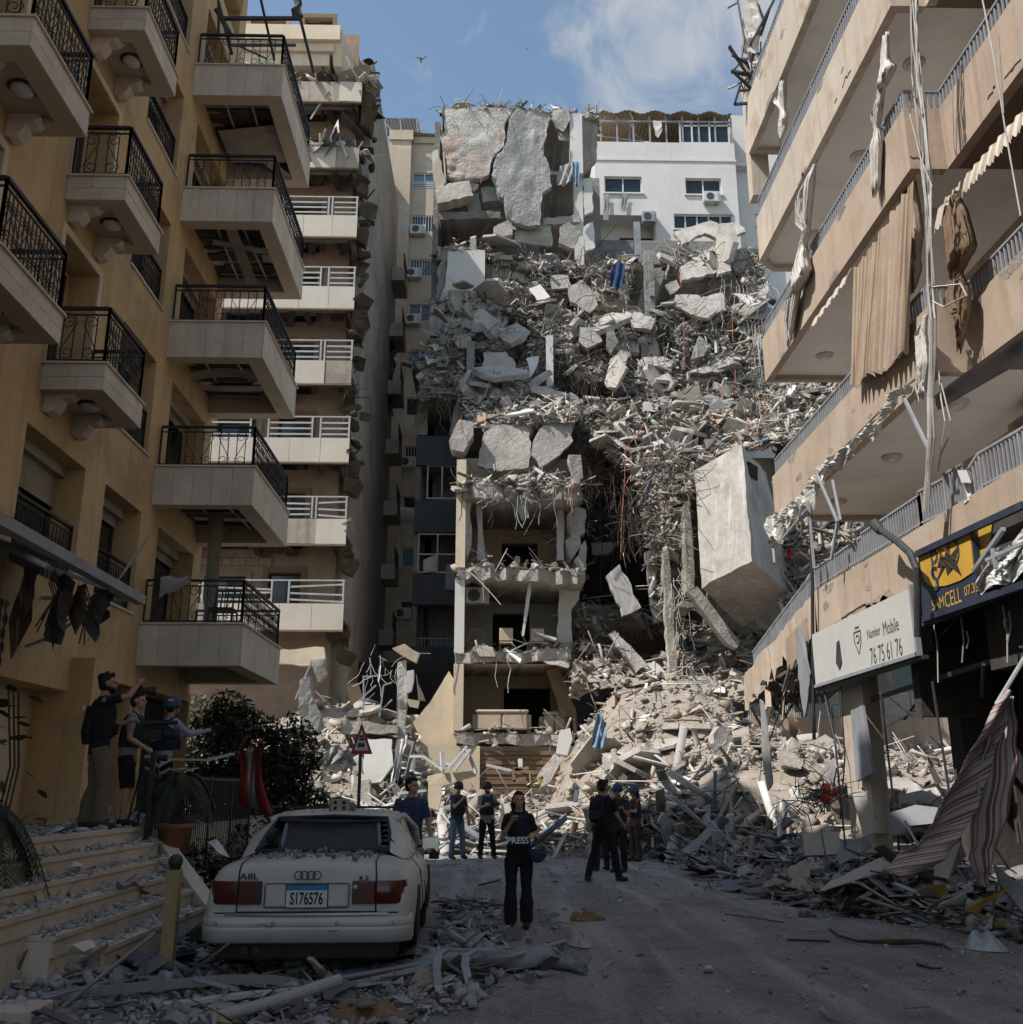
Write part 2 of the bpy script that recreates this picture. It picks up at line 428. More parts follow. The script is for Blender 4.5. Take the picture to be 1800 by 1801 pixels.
def railing(mb,a,b,h=.78,step=.125,dense=True,z0=.04):
 """wrought-iron balustrade between two floor points"""
 a=Vector(a); b=Vector(b); d=b-a; L_=d.length; u=d/L_; Z=Vector((0,0,1))
 mb.bar(a+Z*h,b+Z*h,.055,.045); mb.bar(a+Z*(h-.10),b+Z*(h-.10),.022,.022); mb.bar(a+Z*z0,b+Z*z0,.03,.03)
 n=max(2,round(L_/step)); hm=(z0+h-.1)/2
 for i in range(n+1):
  p=a+u*(L_*i/n)
  big=i in(0,n)
  mb.bar(p+Z*z0,p+Z*(h-(0 if big else .1)),.035 if big else .014,None,0,u)
 for i in range(n):
  p=a+u*(L_*(i+.5)/n)
  if dense or i%2==1:scroll(mb,p+Z*hm,u,1.25 if dense else 1.7,1 if i%4<2 else-1)
 k=max(1,round(L_/.5))
 for i in range(k):
  p=a+u*(L_*(i+.5)/k)+Z*(h-.05)
  mb.tube([p+u*(.035*math.cos(t))+Z*(.035*math.sin(t))for t in np.linspace(0,6.283,9)],.006,3,0,False)
b1=thing('apartment_building',(XF,14,0),'ochre plastered apartment building with stone balconies and black ironwork on the left of the street','building')
H1=20.7
holes=[]; WIN=[]
for k in range(-1,5):
 z=7.58+3.06*k
 for(ya,yb)in((10.3,11.55),(13.55,14.9)):
  if k>=0:holes.append((ya,yb,z,z+2.15)); WIN.append((ya,yb,z,z+2.15,'door'))
 zw=4.72+2.985*(k+1)
 holes.append((16.15,17.95,zw,zw+1.86)); WIN.append((16.15,17.95,zw,zw+1.86,'win'))
 zl=4.62+3.03*(k+1)
 holes.append((18.95,21.35,zl,zl+1.95)); WIN.append((18.95,21.35,zl,zl+1.95,'wide'))
holes.append((13.2,15.3,4.6,6.56)); WIN.append((13.2,15.3,4.6,6.56,'low'))
holes.append((9.6,11.9,4.6,6.56)); WIN.append((9.6,11.9,4.6,6.56,'low'))
GF=[(16.45,18.2,1.02,3.42),(18.98,21.7,1.02,3.45),(11.0,15.55,1.02,3.1)]
holes+=GF
mb=MB()
wall_holes(mb,'x',XF,-24.0,21.9,0,H1,holes,-.55)
mb.quad((XF,21.9,0),(-10.5,21.9,0),(-10.5,21.9,H1),(XF,21.9,H1)); mb.quad((XF,-24,0),(XF,-24,H1),(-10.5,-24,H1),(-10.5,-24,0))
mb.quad((XF,-24,H1),(XF,21.9,H1),(-10.5,21.9,H1),(-10.5,-24,H1)); mb.quad((-10.5,-24,0),(-10.5,21.9,0),(-10.5,21.9,H1),(-10.5,-24,H1))
build('wall',mb,M['ochre'],b1)
build('added_wall_stub',MB().box(XF-.3,XF-.001,21.5,21.9,H1+.002,22.4),M['ochre'],b1)  # narrow stub added for the wall top, slim to cast little shadow
# solid near-black core behind the openings, room shade put into its colour
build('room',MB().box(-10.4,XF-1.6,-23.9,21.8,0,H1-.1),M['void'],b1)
for(ya,yb,za,zb,kd)in WIN:
 xg=XF-.5
 f=MB(); t=.05
 f.box(xg-.03,xg+.03,ya,ya+t,za,zb).box(xg-.03,xg+.03,yb-t,yb,za,zb).box(xg-.03,xg+.03,ya+t,yb-t,zb-t,zb).box(xg-.03,xg+.03,ya+t,yb-t,za,za+t)
 ym=(ya+yb)/2
 if kd!='door':f.box(xg-.025,xg+.025,ym-.03,ym+.03,za+t,zb-t)
 wf=build('window',f,M['wood_dark']if kd!='door' else M['cream'],b1)
 if(ya,za)not in((16.15,16.66),):
  build('pane',MB().box(xg-.012,xg+.004,ya+t,(yb-t)if rng.random()<.7 else ym,za+t,zb-t),M['glass'],wf)
 if kd!='door':
  s=MB(); n=rng.choice((3,5,9))
  s.box(xg-.05,xg+.2,ya,yb,zb-.16,zb-.004)
  for i in range(n):s.box(xg+.05,xg+.075,ya+.02,yb-.02,zb-.16-.055*(i+1)+.006,zb-.16-.055*i)
  build('roller_shutter',s,M['sidewall'],wf)
 if kd in('win',):
  ml=build('window_ledge',MB().box(XF-.5,XF+.035,ya-.03,yb+.03,za-.045,za-.003),M['stone'],wf)
 if kd in('win','low'):
  r=MB(); railing(r,(XF-.10,ya+.02,za+.01),(XF-.10,yb-.02,za+.01),.80 if kd=='win' else .98,.13,True); build('railing',r,M['iron'],wf)
 if kd=='door':
  tr=MB().box(XF+.003,XF+.03,ya-.12,ya-.002,za,zb+.12).box(XF+.003,XF+.03,yb+.002,yb+.12,za,zb+.12).box(XF+.003,XF+.03,ya-.002,yb+.002,zb+.002,zb+.12)
  build('door_surround',tr,M['cream'],wf)
  lv=MB().box(xg+.01,xg+.05,ya+t,ym-.01,za+.02,zb-t)
  for i in range(18):lv.box(xg+.05,xg+.06,ya+t+.06,ym-.07,za+.12+i*.11,za+.19+i*.11)
  build('louvred_shutter',lv,M['sidewall'],wf)
for(ya,yb,za,zb)in GF[:2]:
 tr=MB().box(XF+.003,XF+.06,ya-.16,ya-.002,za,zb+.17).box(XF+.003,XF+.06,yb+.002,yb+.14,za,zb+.17).box(XF+.003,XF+.075,ya-.002,yb+.002,zb+.002,zb+.17)
 d=build('door_frame',tr,M['ochre'],b1)
 build('door',MB().box(XF-.5,XF-.44,ya,yb,za,zb),M['void'],d)
build('entrance_back',MB().box(XF-.53,XF-.5,11.0,15.55,1.02,3.1),M['cream'],b1)
for q in((XF+.004,XF+.35,15.62,16.22,1.14,3.62),(XF+.004,XF+.30,12.15,12.6,.9,3.5),(XF+.004,XF+.25,9.2,10.4,.9,3.9),(XF+.004,XF+.38,15.6,16.24,.9,1.13)):build('pilaster',MB().box(*q),M['ochre'],b1)
# ---- small balconies: slab, two stone courses, scroll brackets, lamp, ironwork ----
def bracket_mesh():
 mb=MB(); prof=[(0,0),(.42,0),(.44,-.06),(.36,-.13),(.25,-.15),(.24,-.22),(.16,-.33),(.06,-.36),(0,-.34)]
 mb.prism([(x,-.11,z)for x,z in prof],(0,.22,0)); return mb
BR=bpy.data.meshes.new('bracket'); _b=bracket_mesh(); BR.from_pydata(_b.v,[],_b.f); BR.materials.append(M['stone'])
LAMP=MB().lathe([(.001,-.02),(.17,-.02),(.19,0),(.19,.03),(.15,.05),(.15,.001)],n=18)
DOME=MB().lathe([(.148,-.001),(.14,-.05),(.09,-.085),(.001,-.095)],n=18)
def small_balcony(y0,y1,zb,rails=None):
 x1=-5.5; zt=zb+.43
 b=MB(); b.box(XF+.003,x1-.03,y0+.03,y1-.03,zb+.09,zt-.035)
 b.box(XF+.003,x1-.03,y0+.03,y0+.3,zb+.004,zb+.088); b.box(XF+.003,x1-.03,y1-.3,y1-.03,zb+.004,zb+.088); b.box(x1-.3,x1-.03,y0+.302,y1-.302,zb+.004,zb+.088)
 o=build('balcony',b,M['soffit'],b1)
 for c in range(2):
  za=zb+.005+c*.2; zz=za+.194
  cuts=[y0,y0+(.62 if c else .95)+rng.uniform(-.1,.1),y1]
  for a,e in zip(cuts[:-1],cuts[1:]):piece('stone_panel',o,x1-.03,x1+rng.uniform(-.003,.003),a+.003,e-.003,za,zz,M['stone'])
  for yy in(y0,y1-.03):
   xm=XF+(.38 if c else .52)
   piece('stone_panel',o,XF+.005,xm-.003,yy,yy+.03,za,zz,M['stone']); piece('stone_panel',o,xm+.003,x1-.033,yy,yy+.03,za,zz,M['stone'])
 piece('coping_stone',o,XF+.005,x1+.035,y0-.03,y1+.03,zt-.03,zt,M['stone'])
 for yy in(y0+.28,y1-.28):inst(BR,'bracket',o,Vector((XF+.004,yy,zb+.085))-wloc(o))
 c=Vector((-5.98,(y0+y1)/2,zb+.085))
 l=build('ceiling_lamp',LAMP,M['dark_metal'],o,True); l.location=c-wloc(o)
 l2=build('lamp_glass',DOME,M['lamp'],o,True,True); l2.location=c-wloc(o)
 r=MB(); e=.05
 railing(r,(XF+.05,y0+e,zt),(x1-e,y0+e,zt),.86,.16,False); railing(r,(x1-e,y0+e,zt),(x1-e,y1-e,zt),.86,.105); railing(r,(XF+.05,y1-e,zt),(x1-e,y1-e,zt),.86,.16,False)
 build('railing',r,M['iron'],o)
for k in range(0,4):
 zb=7.13+3.06*k
 small_balcony(13.4,15.0,zb)
 small_balcony(10.15,11.9,zb)
def plank_soffit(mb,x0,x1,y0,y1,z,seed):
 r=random.Random(seed); y=y0
 while y<y1:
  wd=r.uniform(.09,.16)
  if r.random()<.9:
   a=x0+(r.uniform(0,.3)if r.random()<.3 else 0); e=x1-(r.uniform(0,.5)if r.random()<.3 else 0)
   mb.box(a,e,y,min(y1,y+wd-.008),z+r.uniform(0,.02),z+.03+r.uniform(0,.01))
  y+=wd
for k in range(5):
 zb=3.83+3.03*k; zt=zb+.78; x0=XF+.003; x1=-4.5; y0,y1=18.4,21.8
 b=MB()
 b.box(x1-.34,x1-.035,y0+.035,y1-.035,zb+.004,zt-.03); b.box(x0,x1-.342,y0+.035,y0+.33,zb+.004,zt-.03); b.box(x0,x1-.342,y1-.33,y1-.035,zb+.004,zt-.03)
 b.box(x0,x1-.342,y0+.332,y1-.332,zb+.42,zt-.03)
 o=build('balcony',b,M['soffit'],b1,label='wide stone-faced balcony with its boarded underside torn open')
 n=5; xs=np.linspace(x0,x1-.033,n+1)
 for i in range(n):
  for yy in(y0,y1-.032):piece('stone_panel',o,xs[i]+.003,xs[i+1]-.003,yy+rng.uniform(-.002,.002),yy+.032,zb,zt-.03,M['stone'])
 ys=np.linspace(y0,y1,7)
 for i in range(6):piece('stone_panel',o,x1-.032,x1+rng.uniform(-.002,.002),ys[i]+.003,ys[i+1]-.003,zb,zt-.03,M['stone'])
 piece('coping_stone',o,x0,x1+.04,y0-.035,y1+.03,zt-.028,zt+.004,M['stone'])
 s=MB(); plank_soffit(s,x0+.02,x1-.36,y0+.36,y1-.36,zb+.36,50+k); build('torn_boarding',s,M['wood_dark'],o)
 s=MB()
 for i,xx in enumerate((-5.85,-5.25)):s.bar((xx+.06*rng.uniform(-1,1),y0+.34,zb+.30),(xx+.1*rng.uniform(-1,1),y1-.36 if k%2 else y0+2.0,zb+.28),.045,.03)
 s.bar((x0+.1,20.1,zb+.31),(x1-.36,20.05,zb+.31),.03,.03); s.bar((x0+.1,21.2,zb+.32),(x1-.36,21.25,zb+.32),.03,.03)
 build('ceiling_runner',s,M['grey_metal'],o)
 s=MB()
 if k==4:
  s.prism([(x0+.15,19.9,zb+.20),(x1-.36,19.7,zb+.24),(x1-.36,20.9,zb+.1),(x0+.2,21.0,zb+.14)],(0,0,.015))
  s.bar((x1-.9,20.9,zb+.15),(x1-.4,21.5,zb+.05),.25,.012)
 elif k==3:
  s.bar((x0+.35,19.6,zb+.22),(x1-.40,19.9,zb+.16),.22,.012); s.bar((-5.55,18.9,zb+.30),(-5.35,20.7,zb-.35),.24,.012)
 elif k==2:
  P=[[(x0+.1+1.4*t,19.7+j*.22-.0*t,zb+.22+.12*math.sin(math.pi*t)-.1*j)for t in np.linspace(0,1,8)]for j in(0,1)]
  s.grid(P); P=[[(x0+.12+1.5*t,20.3+j*.3,zb+.2-.03*math.sin(math.pi*t))for t in np.linspace(0,1,8)]for j in(0,1)]; s.grid(P)
 elif k==1:
  s.bar((x0+.3,20.2,zb+.22),(x1-.36,20.3,zb+.2),.25,.012)
  rough_sheet(s,[(-5.75,20.0,zb+.3),(-5.45,20.0,zb+.3)],[(-5.72,20.1,zb-2.3),(-5.44,20.05,zb-2.3)],6,.02,0,3)
 else:
  s.bar((x0+.5,19.5,zb+.25),(x0+1.1,19.9,zb+.22),.1,.012)
 if s.v:build('hanging_ceiling_strip',s,M['sidewall'],o)
 r=MB(); e=.06; h=.80
 railing(r,(x0+.05,y0+e,zt),(x1-e,y0+e,zt),h,.17,False); railing(r,(x1-e,y0+e,zt),(x1-e,y1-e,zt),h,.12); railing(r,(x0+.05,y1-e,zt),(x1-e,y1-e,zt),h,.17,False)
 build('railing',r,M['iron'],o)
pg=MB(); zt=3.83+3.03*4+.78
pg.bar(atY(385,5,18.6),atY(408,95,18.6),.07); pg.bar(atY(392,33,18.6),atY(528,33,18.7),.07); pg.bar(atY(455,-20,18.6),atY(483,105,20.6),.05)
pg.bar(atY(518,-10,18.7),atY(552,127,21.6),.06); pg.bar(atY(530,30,18.7),atY(515,-20,18.7),.10); pg.bar(atY(405,80,20),atY(520,80,21.5),.06)
pg.bar(atY(380,15,18.6),atY(408,65,19),.08); pg.bar(atY(385,0,18.6),atY(385,60,18.6),.05); pg.bar(atY(418,80,20),atY(470,104,20.5),.03)
pg.tube([atY(522,-10,18.7),atY(528,8,18.7),atY(520,20,18.7),atY(519,33,18.7)],[.09,.06,.1,.05],5)
build('burnt_frame',pg,M['dark_metal'],label='bent and burnt black pergola frame standing on the topmost left balcony',cat='frame')
# laundry and chairs on the lowest wide balcony
lb=MB(); P=[]
for i in range(7):
 t=i/6; P.append([(-6.1+.14*j+.03*math.sin(3*t+j),18.43-.05*math.sin(t*3.1),5.47-.42*t*(1-.18*j)+.03*math.sin(j*2))for j in range(5)])
lb.grid(P); build('towel',lb,M['cloth_grey'],smooth=True,label='grey towel thrown over the rail of the lowest wide balcony',cat='towel')
ch=thing('balcony_chair',(-5.2,19.6,4.62),'dark chair behind the ironwork of the lowest wide balcony','chair')
build('seat',MB().box(-5.45,-4.98,19.4,19.85,5.03,5.08),M['dark_metal'],ch)
bb=MB()
for t in np.linspace(0,1,5):bb.bar((-5.45+.47*t,19.84,5.08),(-5.45+.47*t,19.95,5.5),.025)
bb.bar((-5.45,19.95,5.5),(-4.98,19.95,5.5),.04); build('backrest',bb,M['dark_metal'],ch)
for sx in(-5.44,-4.99):
 for sy in(19.42,19.83):build('leg',MB().bar((sx,sy,4.62),(sx,sy,5.03),.03),M['dark_metal'],ch)
build('fallen_screen',MB().prism([atX(206,1022,-6.3),atX(232,982,-6.15),atX(268,932,-5.95),atX(236,984,-6.2)],(.02,.01,0)),M['sidewall'],label='torn insect screen leaning out of the left building window',cat='screen')
# ---- broken canopy over the entrance ----
cn=thing('entrance_canopy',(-5.6,12,4.2),'torn grey canopy sagging over the left entrance','canopy')
c=MB(); a=Vector((-5.0,9.6,4.30)); e=Vector((-5.0,14.35,4.28))
c.bar(a,e,.14,.13); c.bar((-6.38,9.6,4.75),(-6.38,14.3,4.75),.08)
for t in(0,.3,.62,.98):c.bar(a.lerp(e,t),Vector((-6.38,a.y+(e.y-a.y)*t,4.75)),.06)
c.bar(e,(-6.38,14.3,4.3),.05); c.tube([(-5.35,14.2,4.28),(-5.7,14.05,4.0),(-6.0,13.95,3.7),(-6.35,13.9,3.55)],.025,6)
build('canopy_frame',c,M['grey_metal'],cn)
c=MB()
for i,(y,wd,ln,xx)in enumerate([(11.0,.45,1.4,-5.7),(11.75,.5,1.15,-5.55),(12.35,.55,1.0,-5.35),(12.9,.3,.7,-5.3),(13.3,.35,.8,-5.2),(13.7,.2,.45,-5.25),(10.4,.6,1.5,-5.9)]):
 top=[(xx+.05*math.sin(j*2.1+i),y+wd*j/4,4.28-.05*(j%2))for j in range(5)]
 bot=[(xx+.12*math.sin(j*1.7+i)-.1,y+wd*(.2+.6*j/4)+.05*i%.1,4.28-ln*(.75+.25*math.sin(j*2.3+i)))for j in range(5)]
 rough_sheet(c,top,bot,6,.035,i%2,i)
build('torn_lining',c,[M['dark_metal'],M['wood_dark']],cn)
c=MB(); rough_sheet(c,[(-5.05,10+.42*j,4.40)for j in range(10)],[(-6.3,10+.42*j,4.86)for j in range(10)],4,.05,0,5); build('canopy_sheet',c,M['dark_metal'],cn)
c=MB()
for i in range(9):
 p0=Vector((-5.3-.1*i%.5,12.1+.2*i,4.25)); c.tube([p0,p0+Vector((.05,.1,-.2)),p0+Vector((rng.uniform(-.2,.2),rng.uniform(-.2,.2),-.5-.3*rng.random()))],.012,4)
build('dangling_cable',c,M['rebar'],cn)
g=MB()
for i in range(12):
 for j in range(6):scroll(g,(-6.2,11.15+i*.16,2.95+j*.18),(0,1,0),.8,1 if(i+j)%2 else-1,.01)
build('window_grille',g,M['iron'],b1)
# ---- entrance steps ----
st=thing('entrance_steps',(-4.5,12,0),'broad cream stone steps strewn with rubble in front of the left entrance','steps')
noseX=[-4.38,-4.17,-3.95,-3.74,-3.53,-3.32]; stepY=[5,5,7.4,8.2,8.9,9.5]; noseZ=[1.2,1.03,.855,.68,.505,.33]; endY=[13.65,13.5,13.3,13.1,12.9,12.65]
build('landing',MB().box(XF+.002,noseX[0]-.02,5,21.9,0,noseZ[0]-.045),M['stone'],st)
tops=[(XF+.39,noseX[0],noseZ[0])]
for i in range(6):
 xb=noseX[i]; z=noseZ[i]; zl=noseZ[i+1]if i<5 else 0
 xprev=noseX[i-1]if i else XF+.4
 if i:build('step',MB().box(xprev-.02,xb-.02,stepY[i],endY[i],0,z-.045),M['stone'],st)
 y=stepY[i]; off_=rng.uniform(0,.8)
 while y<endY[i]:
  y2=min(endY[i],y+(1.25 if y>stepY[i]else 1.25-off_))
  piece('tread_slab',st,xprev-.018 if i else-6.0,xb+.012,y+.004,y2-.004,z-.042,z+rng.uniform(-.002,.003),M['stone'])
  piece('riser_slab',st,xb-.02,xb-.004,y+.004,y2-.004,zl+.004,z-.045,M['stone'])
  y=y2
build('planter_wall',MB().prism([(-3.2,13.25,0),(-3.0,13.5,0),(-3.0,13.5,.35),(-4.9,16.1,1.05),(-5.1,15.9,1.05),(-3.2,13.25,.4)][:0]or[(-3.3,12.68,0),(-4.34,13.75,0),(-4.34,13.75,1.12),(-3.3,12.68,.34)],(.14,.12,0)),M['stone'],label='low sloping stone wall closing the far end of the entrance steps',cat='wall')
# ================= right: sand coloured building with long balconies =================
XR=6.5; XW=9.0; YE=21.9; YS=13.6; YN=-14.0
b2=thing('balcony_building',(XR,14,0),'sand coloured apartment building with long damaged balconies on the right of the street','building')
def step_x(y):return XR if y>YS else XR+.58
LV=[(7.54,8.6),(10.95,12.05),(14.0,15.15),(17.15,18.6)]
def white_bars(mb,a,b,h=.36,step=.105,z0=.0):
 a=Vector(a); b=Vector(b); d=b-a; L_=d.length; n=max(2,round(L_/step)); Z=Vector((0,0,1))
 mb.bar(a+Z*h,b+Z*h,.05,.035); mb.bar(a+Z*.05,b+Z*.05,.035,.03)
 for i in range(n+1):
  p=a+d*(i/n); mb.bar(p+Z*z0,p+Z*h,.028 if i%12 else .04,None,0,d)
for k,(zb,zt)in enumerate(LV):
 m=M['tan']if k<2 else M['tan_light']
 b=MB(); th=.16
 ye=YE+(.25 if k==2 else 0)
 sb=zb+.12
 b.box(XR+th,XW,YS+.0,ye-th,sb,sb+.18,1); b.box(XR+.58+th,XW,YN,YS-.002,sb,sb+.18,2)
 if k==2:
  b.prism([(XR,YS,zb),(XR,ye-.5,zb),(XR+.45,ye,zb),(XR+.45,ye-th,zb),(XR+th,ye-.5-th*.3,zb),(XR+th,YS,zb)],(0,0,zt-zb),0)
  b.box(XR+.45,XW,ye-th,ye,zb,zt,0)
 else:
  b.box(XR,XR+th,YS,ye,zb,zt,0); b.box(XR+th+.002,XW,ye-th,ye,zb,zt,0)
 b.box(XR+.002,XR+.58,YS-th,YS-.002,zb,zt,0)
 b.box(XR+.58,XR+.58+th,YN,YS-th-.002,zb,zt,0)
 o=build('balcony',b,[m,M['soffit_r'],M['shaded_soffit']],b2,label=['lowest long balcony over the shop signs','second long balcony with the torn beige curtain','pale long balcony with a chamfered far corner','topmost long balcony with a broken end'][k])
 rb=MB(); e=th/2
 white_bars(rb,(XR+e,YS+.02,zt),(XR+e,ye-.1-(.4 if k==2 else 0),zt),.38 if k!=2 else .5); white_bars(rb,(XR+e,YS-.06,zt),(XR+.58+e,YS-.06,zt),.38); white_bars(rb,(XR+.58+e,YN,zt),(XR+.58+e,YS-.1,zt),.38)
 white_bars(rb,(XR+e,ye-.1,zt),(XW,ye-.1,zt),.38)
 if k==2:
  white_bars(rb,(XR+e+.1,YS+.02,zt+.06),(XR+e+.1,ye-.5,zt+.06),.5)
 build('railing',rb,M['grey_metal'],o)
 for y in(20.6,17.6,14.9,11.5):
  x=7.5
  l=build('ceiling_lamp',LAMP,M['white_metal'],o,True); l.location=Vector((x,y,sb-.035))-wloc(o)
  l=build('lamp_glass',DOME,M['lamp'],o,True,True); l.location=Vector((x,y,sb-.035))-wloc(o)
hol=[]
for(zb,zt)in LV[:3]+[(4.55,5.5)]:
 for y in(20.4,17.0,13.8,10.5):hol.append((y-.75,y+.75,zb+.5,zb+2.45))
mb=MB(); wall_holes(mb,'x',XW+.003,YN,YE,4.5,23,hol,.3,0,0)
mb.quad((XW,YE,4.5),(17,YE,4.5),(17,YE,23),(XW,YE,23)); mb.quad((17,YN,0),(17,YE,0),(17,YE,23),(17,YN,23)); mb.quad((XW,YN,23),(17,YN,23),(17,YE,23),(XW,YE,23)); mb.quad((XW,YN,0),(17,YN,0),(17,YN,23),(XW,YN,23))
build('wall',mb,M['tan'],b2)
for h in hol:
 f=MB(); x=XW+.22; f.box(x,x+.05,h[0],h[0]+.06,h[2],h[3]).box(x,x+.05,h[1]-.06,h[1],h[2],h[3]).box(x,x+.05,h[0]+.06,h[1]-.06,h[3]-.06,h[3]).box(x,x+.05,(h[0]+h[1])/2-.04,(h[0]+h[1])/2+.04,h[2],h[3]-.06)
 wf=build('window',f,M['white_metal'],b2); build('pane',MB().box(x+.02,x+.03,h[0]+.06,h[1]-.06,h[2],h[3]-.06),M['glass'],wf)
build('room',MB().box(XW+.45,16.9,YN+.1,YE-.1,4.6,22.9),M['void'],b2)
# first floor: band above the shops
b=MB(); zt1=5.48
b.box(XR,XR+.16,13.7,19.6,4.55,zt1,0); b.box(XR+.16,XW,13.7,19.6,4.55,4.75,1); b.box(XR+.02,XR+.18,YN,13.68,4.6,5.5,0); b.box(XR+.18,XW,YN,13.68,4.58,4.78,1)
# collapsed far end, sagging down to the rubble
ts=np.linspace(0,1,30); rr_=random.Random(31)
tz=[4.6-.95*t**1.1 for t in ts]; bo_=[z-rr_.uniform(-.28,.12)*min(1,3*t)for z,t in zip(tz,ts)]; to_=[z+.85+rr_.uniform(-.1,.03)*min(1,3*t)for z,t in zip(tz,ts)]; yy_=[19.62+t*6.0+rr_.uniform(-.05,.05)for t in ts]; xo=[rr_.uniform(-.05,.05)for t in ts]
b.grid([[(XR+x,y,z)for x,y,z in zip(xo,yy_,bo_)],[(XR+x*.5,y,(z+q)/2)for x,y,z,q in zip(xo,yy_,bo_,to_)],[(XR,y,q)for y,q in zip(yy_,to_)],[(XR+1.5,y,q-.05)for y,q in zip(yy_,to_)]],0)
b.grid([[(XR+.15,y,z+.12)for y,z in zip(yy_,tz)],[(XR+2,y,z+.12)for y,z in zip(yy_,tz)]],2)  # underside coloured near-black in place of its shade
for i in range(34):y=20.2+i*.045; b.box(XR-.03,XR+.0,y,y+.022,4.42-.155*(y-19.6),5.15-.155*(y-19.6),0)
for i in range(40):
 t=rr_.random(); y=19.8+5.8*t; z=4.6-.95*t**1.1+rr_.uniform(-.2,.1); b.bar((XR+rr_.uniform(0,.8),y,z),(XR+rr_.uniform(-.25,.8),y+rr_.uniform(-.4,.4),z-rr_.uniform(.1,.8)),rr_.uniform(.02,.14),rr_.uniform(.015,.04),rr_.choice((0,2,2)))
o=build('shop_balcony',b,[M['tan'],M['soffit_r'],M['shade_black']],b2,label='first-floor balcony over the shop signs, its far end sagging into the rubble')
rb=MB()
path=[atX(u,v,XR+.08)for u,v in((1437,1036),(1520,985),(1622,925),(1668,905),(1700,890))]
pth2=[atX(u,v,XR+.1)for u,v in((1707,893),(1730,860),(1800,825),(1900,770))]
for pp in(path,pth2):
 for i,(a,c)in enumerate(zip(pp[:-1],pp[1:])):white_bars(rb,a,c,.42+.06*i if pp is path else .50,.1)
for i in range(9):
 t=i/9; a=Vector((XR+.1,19.7+5.2*t,5.42-.95*t**1.1)); c=Vector((XR+.1,19.7+5.2*(t+.11),5.42-.95*(t+.11)**1.1)); white_bars(rb,a,c,.5,.1)
build('railing',rb,M['grey_metal'],o)
rb=MB(); rb.tube([atX(u,v,XR+.05)for u,v in((1695,832),(1700,850),(1707,880),(1700,885))],.045,5); rb.bar(atX(1692,828,XR),atX(1700,850,XR),.12,.03); build('torn_rail_end',rb,M['white_metal'],o)
# ground floor shop row: piers, lintel, dark interiors, slab between
b=MB()
for q in((6.72,7.02,18.1,19.3),(8.2,8.9,13.6,14.3),(6.9,7.5,8.6,9.3)):build('pier',MB().box(*q,0,4.5),M['tan_light'],b2)
b=MB(); b.box(6.67,7.07,18.05,19.35,0,.28); build('pier_base',b,M['stone'],b2)
b=MB(); b.box(7.2,16.8,YN,13.5,0,4.4); b.box(9.6,16.8,13.55,15.2,0,4.4); build('shop_interior',b,M['void'],b2)  # solid near-black blocks, the shop's shade given by colour
for q in((6.7,8.6,15.6,15.85,2.75,4.5),(7.4,8.8,15.86,16.3,0,4.5),(6.75,6.95,10.0,13.4,3.2,4.5),(7.9,8.5,15.4,15.58,.9,3.3)):build('shaded_partition',MB().box(*q),M['shade_black'],b2)  # dark of the shop put into the partition colour
b=MB()
for i in range(26):
 y=rng.uniform(9.5,19.5); x=rng.uniform(6.5,8.5); z=rng.uniform(2.9,4.4)
 b.bar((x,y,z),(x+rng.uniform(-.7,.7),y+rng.uniform(-1.6,1.6),z+rng.uniform(-.6,.4)),rng.uniform(.015,.05),rng.uniform(.015,.03))
for y in(14.8,16.8,19.3):b.bar((6.55,y,3.2),(6.55,y+rng.uniform(-.3,.3),.3),.028)
b.bar((6.45,14.7,3.55),(6.45,19.7,3.5),.10,.06); b.bar((6.45,10.5,4.05),(6.45,14.6,4.02),.12,.08); b.bar((6.9,12,3.4),(6.9,19,3.2),.07)
build('ceiling_wreckage',b,M['dark_metal'],b2,kind='stuff')
b=MB(); b.prism([atX(1496,1250,6.60),atX(1516,1240,6.60),atX(1534,1360,6.60),atX(1506,1375,6.60)],(.05,0,0)); build('hanging_panel',b,M['grey_metal'],b2)
# air conditioners under the balconies
def ac_unit(name,c,rz,label,group,w_=.82,h_=.56,d_=.32,mat=None):
 t=thing(name,c,label,'air conditioner',group,rz)
 b=MB().box(-w_/2,w_/2,-d_/2,d_/2,0,h_)
 bo=build('casing',b,mat or M['white_metal'],t,True,bevel=.015)
 g=MB().lathe([(.001,0),(.21,0),(.225,-.012),(.21,-.02)],n=14); rr=[(x,z,y)for x,y,z in g.v]
 g.v=[(p[0]-.12,-d_/2-.004+p[1]*1.0,p[2]+h_/2)for p in[(x,z-.0,y)for x,y,z in g.v]]
 fo=build('fan_guard',g,M['dark_metal'],t,True)
 s=MB()
 for i in range(7):s.box(w_/2-.17,w_/2-.03,-d_/2-.008,-d_/2-.002,.08+i*.06,.10+i*.06)
 for i in range(6):s.box(-.33,.09,-d_/2-.03,-d_/2-.026,h_/2-.17+i*.07,h_/2-.162+i*.07)
 build('grille',s,M['grey_metal'],t,True)
 for sx in(-.28,.28):build('bracket',MB().box(sx-.02,sx+.02,-d_/2,d_/2+.12,-.05,-.004),M['grey_metal'],t,True)
 return t
AC='air conditioners hanging on the right building'
ac_unit('air_conditioner',(8.6,14.6,6.6),R_(-90),'dusty air conditioner on the wall above the bent balcony rail',AC,1.0,.75,.45,M['sidewall'])
ac_unit('air_conditioner',(8.55,10.6,6.85),R_(-90),'air conditioner at the right edge of the picture under the second balcony',AC,1.1,.8,.5,M['sidewall'])
